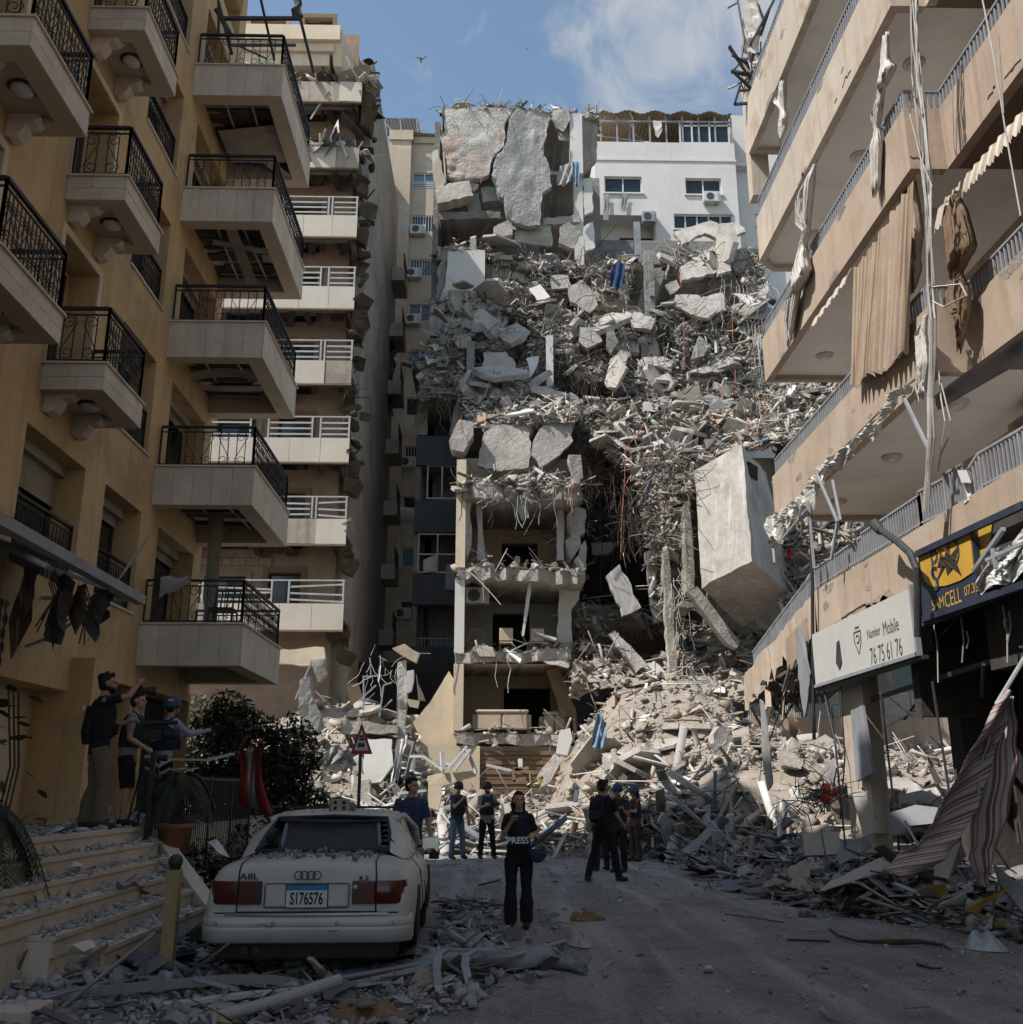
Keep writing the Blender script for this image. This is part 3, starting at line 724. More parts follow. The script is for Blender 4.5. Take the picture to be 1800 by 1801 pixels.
# places where the plaster has come off the parapets
r=random.Random(77); sp_=MB()
for i in range(70):
 k=rng.randrange(5); zb,zt=(LV+[(4.6,5.45)])[k]; y=r.uniform(6,21.3)if k<4 else r.uniform(8,19.3); x=(XR if y>YS+.1 else XR+.58)if k<4 else(XR if y>13.9 else XR+.02)
 if abs(y-YS)<.5:continue
 e=r.random(); zc=zb+.04 if e<.35 else zt-.05 if e<.6 else r.uniform(zb+.15,zt-.15); sz=r.uniform(.05,.30)*(1 if e<.6 else .6); n=11; L0=[]
 for q in range(n):a=2*math.pi*q/n; rr=sz*r.uniform(.55,1.1); L0.append((x-.003,y+rr*math.cos(a)*1.5,min(zt-.004,max(zb+.004,zc+rr*math.sin(a)*.6))))
 b_=len(sp_.v); sp_.v+=[(x-.003,y,zc)]+L0; sp_.f+=[(b_,b_+1+q,b_+1+(q+1)%n)for q in range(n)]; sp_.m+=[0]*n
build('spalled_plaster',sp_,pmat('bare render under plaster',(.30,.255,.21),.95,.3,3,.9,18,.03),b2,kind='stuff')
# ================= far buildings =================
# ---- cream building with railed balconies, half left behind the ochre one ----
b3=thing('damaged_building',(-9,38,0),'cream damaged building with white slatted balcony rails standing beyond the ochre building','building')
Y3=34.7; YW=36.3
hol=[]
for k in range(9):
 zf=7.0+.95+3.06*k-.75
 hol+=[(-8.1,-6.9,zf,zf+2.15),(-10.4,-8.9,zf,zf+2.0)]
mb=MB(); wall_holes(mb,'y',YW,-15,-5.7,4,33.0,hol,.35)
build('facade_wall',mb,M['pinkstone'],b3)
mb=MB(); mb.quad((-5.1,YW+.4,0),(-5.0,48,0),(-5.0,48,32),(-5.1,YW+.4,32)); mb.quad((-5.1,YW+.4,0),(-5.7,YW+.4,0),(-5.7,YW+.4,32),(-5.1,YW+.4,32)); mb.quad((-5.7,YW+.4,0),(-5.7,YW,0),(-5.7,YW,32),(-5.7,YW+.4,32)); mb.quad((-15,48,0),(-5,48,0),(-5,48,32),(-15,48,32)); mb.quad((-15,YW+.36,32),(-5.1,YW+.4,32),(-5,48,32),(-15,48,32)); mb.quad((-15,YW,0),(-15,48,0),(-15,48,32),(-15,YW,32))
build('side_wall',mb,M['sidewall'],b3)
build('room',MB().box(-14.8,-6.2,YW+1.6,47.8,0,31.9),M['void'],b3)
for h in hol:
 f=MB(); f.box(h[0]-.2,h[0]-.002,YW-.05,YW-.003,h[2],h[3]+.2).box(h[1]+.002,h[1]+.2,YW-.05,YW-.003,h[2],h[3]+.2).box(h[0]-.002,h[1]+.002,YW-.05,YW-.003,h[3]+.002,h[3]+.2)
 wf=build('door_surround',f,M['cloth_brown']if h[0]>-8.5 else M['pinkstone'],b3)
 if rng.random()<.7:
  s=MB(); xm=h[0]+(h[1]-h[0])*.5
  s.box(xm,h[1]-.03,YW+.2,YW+.25,h[2],h[3]-.03)
  for i in range(14):s.box(xm+.06,h[1]-.1,YW+.19,YW+.2,h[2]+.15+i*.13,h[2]+.23+i*.13)
  build('shutter',s,M['dark_metal'],wf)
 build('pane',MB().box(h[0]+.02,h[1]-.02,YW+.28,YW+.3,h[2],h[3]-.02),M['glass'],wf)
n=0
for r in range(32):
 z=5.4+r*.30
 x=-11.6+(r%2)*.24
 while x<-8.45:
  wd=rng.choice((.36,.48,.55))
  if not any(h[0]-.2<x+wd and x<h[1]+.2 and h[2]<z+.3 and z<h[3]+.2 for h in hol)and n<290:
   piece('stone_block',b3,x+.008,x+wd-.008,YW-.07+rng.uniform(-.012,.012),YW-.004,z+.007,z+.292,M['pinkstone']); n+=1
  x+=wd
rg=random.Random(5)
for k in range(8):
 zb=7.0+3.06*k; zt=zb+.95; xr=-5.05-.03*k
 b=MB()
 b.box(-15,xr-.03,Y3+.03,Y3+.14,zb+.02,zt-.02,0); b.box(xr-.12,xr,Y3+.14,YW+.3,zb+.35,zt-.1,1)
 b.box(-15,xr-.125,Y3+.142,YW-.003,zb+.55,zb+.75,1)
 b.box(-15,xr-.125,YW-.9,YW-.7,zb+.25,zb+.548,1)
 o=build('balcony',b,[M['sidewall'],M['concrete_d']],b3)
 x=-14.0
 while x<xr-.1:
  x2=min(xr,x+1.12)
  if not(k==7 and rg.random()<.5)and not(k==6 and rg.random()<.35)and not(k<6 and rg.random()<.06):
   piece('facing_panel',o,x+.006,x2-.006,Y3-.004+rg.uniform(-.004,.004),Y3+.028,zb,zt-.03,M['cream_panel'],.004 if k<6 else .02)
  x=x2
 piece('bottom_trim',o,-14,xr,Y3-.005,Y3+.14,zb-.06,zb-.006,M['cloth_brown'])
 s=MB()
 for i in range(6):
  y=Y3+.2+i*.3; s.prism([(xr-.45+rg.uniform(-.2,.1),y,zb+.5),(xr-.15,y,zb+.5),(xr-.1+rg.uniform(-.1,.1),y+.02,zb-.25-rg.random()*.5),(xr-.3,y+.02,zb-.1)],(0,.22,0))
 for i in range(7):
  x=rg.uniform(-9.5,xr-.5); s.bar((x,Y3+.2,zb+.5),(x+rg.uniform(-.5,.5),YW-.1,zb+.5-rg.random()*.7),rg.uniform(.1,.4),.03)
 build('torn_boarding',s,M['wood_dark'],o,kind='stuff')
 if k<6:
  r=MB(); z0=zt; seg=[(-12.2,-10.6),(-10.45,-8.75),(-8.1,-6.35)if k%2 else(-8.1,-6.5),(-6.2,xr-.05)]if k else[(-12,-10),(-9.9,-7.6),(-7.0,xr-.05)]
  r.box(-13,xr,Y3+.03,Y3+.09,z0+.78,z0+.83)
  for a,e in seg:
   for j in range(3):r.bar((a,Y3+.06,z0+.13+j*.22),(e,Y3+.06,z0+.13+j*.22+(rg.uniform(-.1,.1)if k in(0,1)else 0)),.03,.062)
   r.box(a-.03,a+.03,Y3+.03,Y3+.09,z0,z0+.78); r.box(e-.03,e+.03,Y3+.03,Y3+.09,z0,z0+.78)
  build('railing',r,M['rail_grey'],o)
  r=MB()
  for(q,e)in zip(seg[:-1],seg[1:]):
   xm=(q[1]+e[0])/2
   for t in(-.13,.13):r.bar((xm+t,Y3+.06,z0),(xm+t,Y3+.06,z0+.8),.03)
   for j in range(2):r.tube([(xm+.1*math.cos(a),Y3+.06,z0+.2+.32*j+.1*math.sin(a))for a in np.linspace(0,6.28,9)],.012,3,0,False)
  build('ornamental_panel',r,M['iron'],o)
b=MB()
b.box(-15,-6.25,Y3-.1,40,31.3,32.0); b.box(-15,-6.5,Y3+.1,40,30.9,31.29); b.box(-15,-6.7,Y3+.25,40,30.3,30.88)
b.prism([(-6.24,Y3-.1,31.95),(-5.55,Y3+3.2,31.4),(-5.6,Y3+3.2,29.3),(-6.2,Y3+.4,30.4)],(-.35,0,0))
build('cornice',b,M['cream'],b3)
b=MB()
for i in range(26):
 x=rg.uniform(-9.4,-5.2); k=rg.choice((6,7,7)); z=7.0+3.06*k+.95
 b.bar((x,Y3+rg.uniform(0,1),z),(x+rg.uniform(-.9,.9),Y3+rg.uniform(0,1.4),z+rg.uniform(.0,.9)),rg.uniform(.03,.3),.04,rg.choice((0,0,1)))
b.bar((-9.5,Y3+.2,30.2),(-6.2,Y3+.5,28.7),.2,.03,1); b.bar((-6.6,Y3,28.9),(-7.3,Y3+.2,27.3+.4),.06,.06); b.bar((-6.1,Y3+.3,28.0),(-5.3,Y3+.6,27.2),.5,.03,1)
for i in range(60):
 x=rg.uniform(-9.4,-5.0); k=rg.choice((6,7)); z=7.0+3.06*k+.9; y=Y3+rg.uniform(-.05,1.2); a=rg.uniform(.08,.35); b.prism([(x,y,z),(x+a,y+.05,z+rg.uniform(-.05,.1)),(x+a*.8,y+.1,z+a*.7),(x+.02,y,z+a*.6)],(0,rg.uniform(.05,.3),0),0)
for i in range(30):
 k=rg.randrange(8); z=7.0+3.06*k+rg.uniform(-.6,.9); b.prism([(-5.25,Y3+.1,z),(-4.85+rg.uniform(-.2,.2),Y3+.2,z+rg.uniform(-.3,.2)),(-4.95,Y3+.5,z-.5),(-5.3,Y3+.3,z-.4)],(0,rg.uniform(.3,1.2),0),1)
build('wreckage',b,[M['sidewall'],M['wood_dark']],b3,kind='stuff')
# dark sheet hanging on the side wall
for(u,v,hh)in((690,640,1.6),(690,730,2.6)):
 p=atY(u,v,47); P=[[(-4.85+.15*math.sin(i*2+j),p.y-1.2+.5*j,p.z+hh*(1-i/5))for j in range(4)]for i in range(6)]
 m_=MB(); m_.grid(P); build('torn_tarpaulin',m_,M['dark_metal'],b3)
for k in range(7):
 b=MB(); z=8+3.06*k; b.box(-5.0,-4.35,45.6,47.6,z,z+.7,0)
 for i in range(9):b.bar((-4.4,45.7+i*.23,z+.7),(-4.4,45.7+i*.23,z+1.5),.02,None,1)
 b.bar((-4.4,45.6,z+1.5),(-4.4,47.6,z+1.5),.05,None,1)
 build('rear_balcony',b,[M['sidewall'],M['iron']],b3)
b4=thing('tower_block',(-4,58,0),'tall beige tower with patched plaster and a column of small windows behind the ruin','building')
hol=[]
for k in range(10):
 zc=39.0-3.07*k; hol.append((-5.02,-3.5,zc-.55,zc+.6))
mb=MB(); wall_holes(mb,'y',56.0,-5.12,4,0,42.1,hol,.25)
mb.quad((-5.12,55.5,0),(-5.12,56,0),(-5.12,56,42.3),(-5.12,55.5,42.3)); mb.quad((-6.5,55.5,0),(-5.12,55.5,0),(-5.12,55.5,42.3),(-6.5,55.5,42.3)); mb.quad((-6.5,55.5,0),(-6.5,70,0),(-6.5,70,42.3),(-6.5,55.5,42.3)); mb.quad((4,56,0),(4,70,0),(4,70,42.1),(4,56,42.1)); mb.quad((-6.5,55.5,42.3),(4,56,42.1),(4,70,42.1),(-6.5,70,42.3))
build('wall',mb,M['tower'],b4)
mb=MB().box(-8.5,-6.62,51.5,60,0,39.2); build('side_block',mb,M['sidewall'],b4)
mb=MB().box(-6.52,-5.0,55.38,55.49,41.6,42.3); mb.box(-5.02,-3.2,55.85,55.99,41.7,42.15); build('parapet_band',mb,M['tower'],b4)
build('room',MB().box(-5.1,3.9,56.6,69,0,42),M['void'],b4)
for i,h in enumerate(hol):
 f=MB(); x0,x1,z0,z1=h; y=56.08
 f.box(x0,x0+.07,y,y+.06,z0,z1).box(x1-.07,x1,y,y+.06,z0,z1).box(x0+.07,x1-.07,y,y+.06,z1-.07,z1).box(x0+.07,x1-.07,y,y+.06,z0,z0+.07).box((x0+x1)/2-.04,(x0+x1)/2+.04,y,y+.06,z0+.07,z1-.07)
 wf=build('window',f,M['white_metal'],b4); build('pane',MB().box(x0+.07,x1-.07,y+.08,y+.1,z0,z1),M['glass_blue' if i%4==0 else 'glass'],wf)
 if i in(0,1,2,6):
  g=MB()
  if i==0:
   for j in range(4):g.box(x0,x1,y-.1,y-.07,z0+.05+j*.13,z0+.10+j*.13)
  else:
   for j in range(9):g.box(x0+.05+j*.17,x0+.08+j*.17,y-.1,y-.07,z0,z1)
  build('window_bars',g,M['white_metal'],wf)
TA='air conditioners under the tower windows'
for i,(u,v,lab)in enumerate([(735,407,'white air conditioner under the second tower window'),(727,483,'white air conditioner under the third tower window'),(726,564,'white air conditioner under the fourth tower window'),(717,815,'white air conditioner low on the tower beside the dark balconies'),(708,1081,'tilted white air conditioner lowest on the tower')]):
 p=atY(u,v,55.75); ac_unit('air_conditioner',(p.x,55.74,p.z-.25),0,lab,TA,.95,.62,.4)
p=atY(718,902,55.7); P=[[(p.x-.45+.18*j,55.8-(.18 if 0<i<5 else 0)+.03*math.sin(j*2+i),p.z+.35-.16*i+.03*math.sin(j*1.5))for j in range(6)]for i in range(6)]
m_=MB(); m_.grid(P); build('bed_sheet',m_,M['cloth_white'],smooth=True,label='white sheet hung over a tower window sill',cat='sheet')
# solar-panel frame on the roof
sp=thing('solar_frame',(-5.5,57,42.3),'dark corrugated panel frame on the tower roof','solar panels')
m_=MB(); a,bq,c,d=atY(660,208,57),atY(735,209,57),atY(742,243,56.2),atY(664,236,56.2)
m_.prism([a,bq,c,d],(0,.06,-.03)); build('panel',m_,M['dark_metal'],sp)
m_=MB()
for t in np.linspace(.02,.98,14):m_.bar(a.lerp(bq,t)-Vector((0,.03,0)),d.lerp(c,t)-Vector((0,.03,0)),.06,.05)
build('panel_rib',m_,M['wood_dark'],sp)
m_=MB()
for u in(678,704,733):m_.bar(atY(u,210,55.9),atY(u+3,243,55.9),.07)
m_.bar(atY(674,212,55.9),atY(700,243,55.9),.06); m_.bar(atY(733,213,56.2),atY(746,213,56.2),.04); m_.bar(atY(733,229,56.2),atY(750,229,56.2),.04); m_.bar(atY(733,238,56.2),atY(750,238,56.2),.04)
build('frame_leg',m_,M['grey_metal'],sp)
# ---- white building right behind ----
b5=thing('white_building',(10.4,55,0),'white rendered building with dark windows behind the right half of the ruin','building')
Yw=52.0
def hz(u0,v0,u1,v1,Y=Yw):
 a=atY(u0,v0,Y); c=atY(u1,v1,Y); return(a.x,c.x,c.z,a.z)
Hs=[hz(1063,310,1130,340),hz(1205,313,1270,343),hz(1185,376,1290,404)]
lo=[hz(1052,378,1156,455)]
mb=MB(); wall_holes(mb,'y',Yw,6.15,14.6,18,39.2,Hs,.3)
# lower loggia is a deeper recess
mb2=MB(); wall_holes(mb2,'y',Yw,6.15,14.6,18,39.2,Hs+lo,.3)
h=lo[0]; mb2.quad((h[0],Yw+1.2,h[2]),(h[1],Yw+1.2,h[2]),(h[1],Yw+1.2,h[3]),(h[0],Yw+1.2,h[3])); mb2.quad((h[0],Yw+.3,h[3]),(h[1],Yw+.3,h[3]),(h[1],Yw+1.2,h[3]),(h[0],Yw+1.2,h[3])); mb2.quad((h[1],Yw+.3,h[2]),(h[1],Yw+1.2,h[2]),(h[1],Yw+1.2,h[3]),(h[1],Yw+.3,h[3]))
mb2.quad((6.15,Yw,18),(6.15,66,18),(6.15,66,39.2),(6.15,Yw,39.2)); mb2.quad((6.15,Yw,39.2),(14.6,Yw,39.2),(14.6,66,39.2),(6.15,66,39.2)); mb2.quad((14.6,Yw,18),(14.6,54,18),(14.6,54,39.2),(14.6,Yw,39.2))
build('wall',mb2,M['whitewall'],b5)
h2=hz(1322,322,1365,352,53.5)
mb=MB(); wall_holes(mb,'y',53.5,14.6,26,18,42.3,[h2],.3); mb.quad((14.6,53.5,39.2),(14.6,60,39.2),(14.6,60,42.3),(14.6,53.5,42.3)); mb.quad((14.6,53.5,42.3),(26,53.5,42.3),(26,60,42.3),(14.6,60,42.3)); mb.box(14.8,16.6,52.9,53.49,38.3,38.5)
build('set_back_wall',mb,M['whitewall'],b5)
build('room',MB().box(6.3,25,54.5,65,18,39),M['void'],b5)
mb=MB().box(h[0]+1.4,h[0]+4.1,Yw+1.15,Yw+1.19,h[2],h[2]+2.0); build('dark_doorway',mb,M['void'],b5)
for h in Hs+[h2]:
 yy=(Yw if h is not h2 else 53.5)+.15; f=MB(); x0,x1,z0,z1=h; t=.07
 f.box(x0,x0+t,yy,yy+.06,z0,z1).box(x1-t,x1,yy,yy+.06,z0,z1).box(x0+t,x1-t,yy,yy+.06,z1-t,z1).box(x0+t,x1-t,yy,yy+.06,z0,z0+t)
 nn=2 if h is not Hs[2]else 5
 for i in range(1,nn):xx=x0+(x1-x0)*i/nn; f.box(xx-.04,xx+.04,yy,yy+.06,z0+t,z1-t)
 wf=build('window',f,M['white_metal'],b5); build('pane',MB().box(x0+t,x1-t,yy+.07,yy+.09,z0,z1),M['glass'],wf)
 build('sill',MB().box(x0-.1,x1+.1,yy-.25,yy-.002,z0-.1,z0-.003),M['whitewall'],wf)
build('render_band',MB().box(6.1,14.65,Yw-.06,Yw-.003,37.9,38.05),M['whitewall'],b5)
# roof shed
sh=thing('roof_shed',(10,54,39.2),'torn corrugated roof shelter with glazing on the white building roof','shelter')
a=atY(1056,206,52.2); c=atY(1285,208,52.2)
m_=MB(); n=60
P=[[(a.x+(c.x-a.x)*i/n,Y,a.z+.15+(.5 if Y>53 else 0)+.05*(i%2)+.12*math.sin(i*.5+Y))for i in range(n+1)]for Y in(51.9,53,56)]
m_.grid(P); build('corrugated_roof',m_,M['cardboard'],sh)
m_=MB()
for i in range(9):x=a.x+(c.x-a.x)*i/8; m_.bar((x,52.2,39.2),(x,52.2,a.z+.1),.09)
m_.bar((a.x,52.15,a.z-.35),(c.x,52.15,a.z-.3),.12,.1); m_.bar((a.x,54,a.z),(a.x+3,52.3,39.4),.06); m_.bar((a.x+1,52.3,a.z),(a.x+4,54,39.6),.06)
build('post',m_,M['grey_metal'],sh)
build('back_wall',MB().box(a.x,c.x,55.9,56,39.2,a.z+.3),M['void'],sh)
m_=MB()
for(u0,u1)in((1198,1217),(1219,1248),(1250,1282)):q=hz(u0,222,u1,252,52.25); m_.box(q[0],q[1],52.25,52.28,q[2],q[3])
build('glazing',m_,M['glass'],sh)
m_=MB()
for u in(1197,1218,1249,1283):p=atY(u,252,52.2); m_.bar(p,(p.x,52.2,a.z-.2),.09)
p0=atY(1197,222,52.2); p1=atY(1284,222,52.2); m_.bar(p0,p1,.09); p0=atY(1197,253,52.2); p1=atY(1284,253,52.2); m_.bar(p0,p1,.12)
build('glazing_frame',m_,M['white_metal'],sh)
m_=MB(); rough_sheet(m_,[atY(1150,212,52),atY(1158,212,52),atY(1166,212,52)],[atY(1153,238,52),atY(1157,242,52),atY(1164,230,52)],3,.08,0,3); build('torn_sheet',m_,M['cloth_white'],sh)
p=atY(1106,190,52.5); ds=thing('satellite_dish',(p.x,52.5,39.2),'white satellite dish on the roof edge between ruin and roof shelter','satellite dish')
m_=MB().lathe([(.001,.16),(.3,.06),(.52,0),(.53,.02),(.3,.09),(.001,.18)],n=16); m_.v=[(x*.45+z*.9,y,z*.45-x*.9)for x,y,z in m_.v]; dd_=build('dish',m_,M['white_metal'],ds,True,True); dd_.location=(0,0,2.0)
m_=MB().tube([(0,0,0),(0,0,1.9)],.04,5).tube([(0,0,1.6),(-.5,0,2.1)],.02,4); build('mast',m_,M['grey_metal'],ds,True)
p=atY(1252,348,51.7); ac_unit('air_conditioner',(p.x,51.75,p.z-.3),0,'air conditioner under the right window of the white building','air conditioners on the white building',1.0,.65,.4)
p=atY(1142,382,51.7); ac_unit('air_conditioner',(p.x,51.75,p.z-.35),0,'dark air conditioner between the two window columns of the white building','air conditioners on the white building',.8,.65,.4,M['grey_metal'])
for i,(u,ln)in enumerate(((1066,1.7),(1098,1.1))):
 p=atY(u,341,51.8); m_=MB(); P=[[(p.x-.14+.1*j+.05*math.sin(t*5+i),51.85-.04*math.sin(3*j+4*t),p.z-ln*t)for j in range(4)]for t in np.linspace(0,1,7)]
 m_.grid(P); build('hanging_cloth',m_,M['cloth_grey'],smooth=True,label=('long' if i==0 else 'short')+' grey cloth hanging below the left window of the white building',cat='cloth')
def smooth(a,b,x):
 t=min(1,max(0,(x-a)/(b-a))); return t*t*(3-2*t)
def vnoise(P,seed=0):
 """value noise on an (n,3) array"""
 P=np.asarray(P,dtype=float); i=np.floor(P).astype(np.int64); f=P-i; f=f*f*(3-2*f); r=0
 def hsh(a,b,c):
  h=(a*374761393+b*668265263+c*2147483647+seed*974634777)&0xffffffff
  h=((h^(h>>13))*1274126177)&0xffffffff
  return((h^(h>>16))&0xffff)/65535.0
 for dx in(0,1):
  for dy in(0,1):
   for dz in(0,1):
    w_=(f[:,0]if dx else 1-f[:,0])*(f[:,1]if dy else 1-f[:,1])*(f[:,2]if dz else 1-f[:,2])
    r=r+w_*hsh(i[:,0]+dx,i[:,1]+dy,i[:,2]+dz)
 return r
def fbm(P,oct=4,seed=0):
 P=np.asarray(P,dtype=float); s=0; a=.5
 for o in range(oct):s=s+a*(vnoise(P*2**o,seed+o)-.5); a*=.5
 return s
def hull_piece(seed,n=12,flat=1.0,boxy=.5):
 r=random.Random(seed); bm=bmesh.new()
 for i in range(n):
  v=Vector((r.uniform(-1,1),r.uniform(-1,1),r.uniform(-1,1)))
  m=max(abs(v.x),abs(v.y),abs(v.z)); v=v.lerp(v/m,boxy)if m>0 else v
  bm.verts.new((v.x*.5,v.y*.5,v.z*.5*flat))
 bmesh.ops.convex_hull(bm,input=bm.verts);
 loose=[v for v in bm.verts if not v.link_faces]
 bmesh.ops.delete(bm,geom=loose,context='VERTS'); bmesh.ops.triangulate(bm,faces=bm.faces)
 bm.verts.index_update(); V=np.array([v.co[:]for v in bm.verts]); F=np.array([[v.index for v in f.verts]for f in bm.faces]); bm.free()
 return V,F
def slab_piece(seed,th=.16):
 r=random.Random(seed); n=r.randint(6,9); pts=[]
 for i in range(n):
  a=2*math.pi*(i+r.uniform(-.3,.3))/n; rad=r.uniform(.34,.55); pts.append((rad*math.cos(a),rad*math.sin(a)*.8))
 bm=bmesh.new()
 top=[bm.verts.new((x*r.uniform(.86,1),y*r.uniform(.86,1),th/2*r.uniform(.7,1.1)))for x,y in pts]; bot=[bm.verts.new((x,y,-th/2*r.uniform(.7,1.1)))for x,y in pts]
 bm.faces.new(top); bm.faces.new(bot[::-1])
 for i in range(n):j=(i+1)%n; bm.faces.new((bot[i],bot[j],top[j],top[i]))
 bmesh.ops.triangulate(bm,faces=bm.faces); bm.verts.index_update()
 V=np.array([v.co[:]for v in bm.verts]); F=np.array([[v.index for v in f.verts]for f in bm.faces]); bm.free(); return V,F
def beam_piece(seed):
 r=random.Random(seed); w_=.5; P=[]
 V=[];
 for i,x in enumerate((-.5,-.15,.2,.5)):
  for(a,c)in((-1,-1),(1,-1),(1,1),(-1,1)):V.append((x+r.uniform(-.04,.04),a*.07*r.uniform(.8,1.1),c*.07*r.uniform(.8,1.1)))
 F=[(0,1,2),(0,2,3),(12,14,13),(12,15,14)]
 for i in range(3):
  for k in range(4):a,b,c,d=i*4+k,i*4+(k+1)%4,(i+1)*4+(k+1)%4,(i+1)*4+k; F+=[(a,b,c),(a,c,d)]
 return np.array(V),np.array(F)
BLOCKS=[hull_piece(i,9+i%3,.75,.85)for i in range(9)]
SLABS=[slab_piece(20+i,.13+.05*(i%3))for i in range(7)]
BEAMS=[beam_piece(40+i)for i in range(3)]
PLANK=(np.array([(x*.5,y*.06,z*.012)for x in(-1,1)for y in(-1,1)for z in(-1,1)]),np.array([(0,1,3),(0,3,2),(4,6,7),(4,7,5),(0,4,5),(0,5,1),(2,3,7),(2,7,6),(0,2,6),(0,6,4),(1,5,7),(1,7,3)]))
SHEET=(np.array([(-.5,-.4,.0),(.0,-.5,.09),(.5,-.35,-.02),(.45,.4,.05),(-.05,.45,-.07),(-.5,.42,.03)]),np.array([(0,1,5),(1,4,5),(1,2,4),(2,3,4)]))
PIPE=(lambda m:(np.array(m.v,dtype=float),np.array([(f[0],f[i],f[i+1])for f in m.f for i in range(1,len(f)-1)])))(MB().tube([(-.5,0,0),(0,.0,.01),(.5,0,0)],.012,5))
def rand_rot(n,tilt=1.0):
 """random rotation matrices; tilt<1 keeps the local z axis closer to up"""
 yaw=NR.uniform(0,2*np.pi,n); a=NR.uniform(0,2*np.pi,n); t=np.abs(NR.normal(0,.9,n))*tilt
 R=np.zeros((n,3,3)); k=np.stack([np.cos(a),np.sin(a),np.zeros(n)],1); c,s=np.cos(t),np.sin(t)
 K=np.zeros((n,3,3)); K[:,0,1]=-k[:,2]; K[:,0,2]=k[:,1]; K[:,1,0]=k[:,2]; K[:,1,2]=-k[:,0]; K[:,2,0]=-k[:,1]; K[:,2,1]=k[:,0]
 I=np.eye(3)[None]; Rt=I+s[:,None,None]*K+(1-c)[:,None,None]*(K@K)
 Z=np.zeros((n,3,3)); Z[:,0,0]=np.cos(yaw); Z[:,0,1]=-np.sin(yaw); Z[:,1,0]=np.sin(yaw); Z[:,1,1]=np.cos(yaw); Z[:,2,2]=1
 return Rt@Z
def soup(bases,pos,scale,tilt=1.0,aniso=.25):
 """copies of the base shapes -> (V, F) of one triangle soup"""
 pos=np.asarray(pos,dtype=float); n=len(pos); scale=np.asarray(scale,dtype=float)
 R=rand_rot(n,tilt); an=1+NR.uniform(-aniso,aniso,(n,3)); Vs=[]; Fs=[]; off=0; which=NR.randint(0,len(bases),n)
 for b,(V,F)in enumerate(bases):
  ix=np.where(which==b)[0]
  if not len(ix):continue
  P=V[None]*(scale[ix,None,None]*an[ix,None,:]); P=np.einsum('nij,nkj->nki',R[ix],P)+pos[ix,None,:]
  Vs.append(P.reshape(-1,3)); Fs.append((F[None]+(off+np.arange(len(ix))[:,None,None]*len(V))).reshape(-1,3)); off+=len(ix)*len(V)
 return np.concatenate(Vs),np.concatenate(Fs)
class Soup:
 def __init__(s):s.V=[]; s.F=[]; s.mi=[]; s.n=0
 def add(s,vf,mi=0):
  V,F=vf; s.V.append(V); s.F.append(F+s.n); s.mi.append(np.full(len(F),mi)); s.n+=len(V)
 def build(s,name,mats,**k):return big_mesh(name,np.concatenate(s.V),np.concatenate(s.F),mats,np.concatenate(s.mi),**k)
def piece_mesh(vf,m,name):
 me=bpy.data.meshes.new(name); me.from_pydata(vf[0].tolist(),[],vf[1].tolist()); me.materials.append(m); return me
def jag(poly,amp,seed,step=.25):
 """subdivide the outline and roughen it"""
 r=random.Random(seed); out=[]
 for a,b in zip(poly,poly[1:]+poly[:1]):
  a=Vector(a); b=Vector(b); L_=(b-a).length; n=max(1,int(L_/step))
  for i in range(n):
   p=a.lerp(b,i/n); out.append(p+(Vector((r.uniform(-1,1),r.uniform(-.2,.2),r.uniform(-1,1)))*amp if i else Vector((0,0,0))))
 return out
def panel(name,parent,pix,Y,th,m,amp=.07,seed=1,tilt=0,lean=0,lab=None,relief=0,**kw):
 """broken wall panel or slab whose outline is given in photo pixels at depth Y; tilt pushes its right side back, lean its top"""
 q=[atY(u,v,Y)for u,v in pix]; x0=min(p.x for p in q); z0=min(p.z for p in q); out=[]
 for(u,v),p in zip(pix,q):out.append(atY(u,v,Y+tilt*(p.x-x0)+lean*(p.z-z0)))
 out=jag(out,amp,seed); mb=MB()
 if relief:
  bm=bmesh.new(); vs=[bm.verts.new(p)for p in out]; f=bm.faces.new(vs); bmesh.ops.triangulate(bm,faces=[f])
  for _ in range(7):
   es=[e for e in bm.edges if e.calc_length()>.2 and not e.is_boundary]
   if not es:break
   bmesh.ops.subdivide_edges(bm,edges=es,cuts=1); bmesh.ops.triangulate(bm,faces=bm.faces)
  bm.verts.index_update(); P=np.array([v.co[:]for v in bm.verts]); mk=np.clip(fbm(P*.5,3,seed+3)*5+.35,0,1); d=fbm(P*.45,3,seed)*relief*1.5+mk*(fbm(P*1.9,4,seed+9)*relief*1.3)
  bnd=np.array([v.is_boundary for v in bm.verts]); d[bnd]*=.3
  nn=len(P); F=[[v.index for v in f.verts]for f in bm.faces]
  Pf=P.copy(); Pf[:,1]-=d; mb.add(Pf.tolist(),F)
  lp=[v for v in out]; k=len(lp); mb.add([p for p in lp]+[p+Vector((0,th,0))for p in lp],[(i,k+i,k+(i+1)%k,(i+1)%k)for i in range(k)]+[tuple(range(k,2*k))])
  bm.free()
 else:mb.prism(out,(0,th,0))
 return build(name,mb,m,parent,label=lab,**kw)
rb_=thing('ruined_building',(2,40,0),'bombed apartment building torn open over all its floors at the end of the street','building')
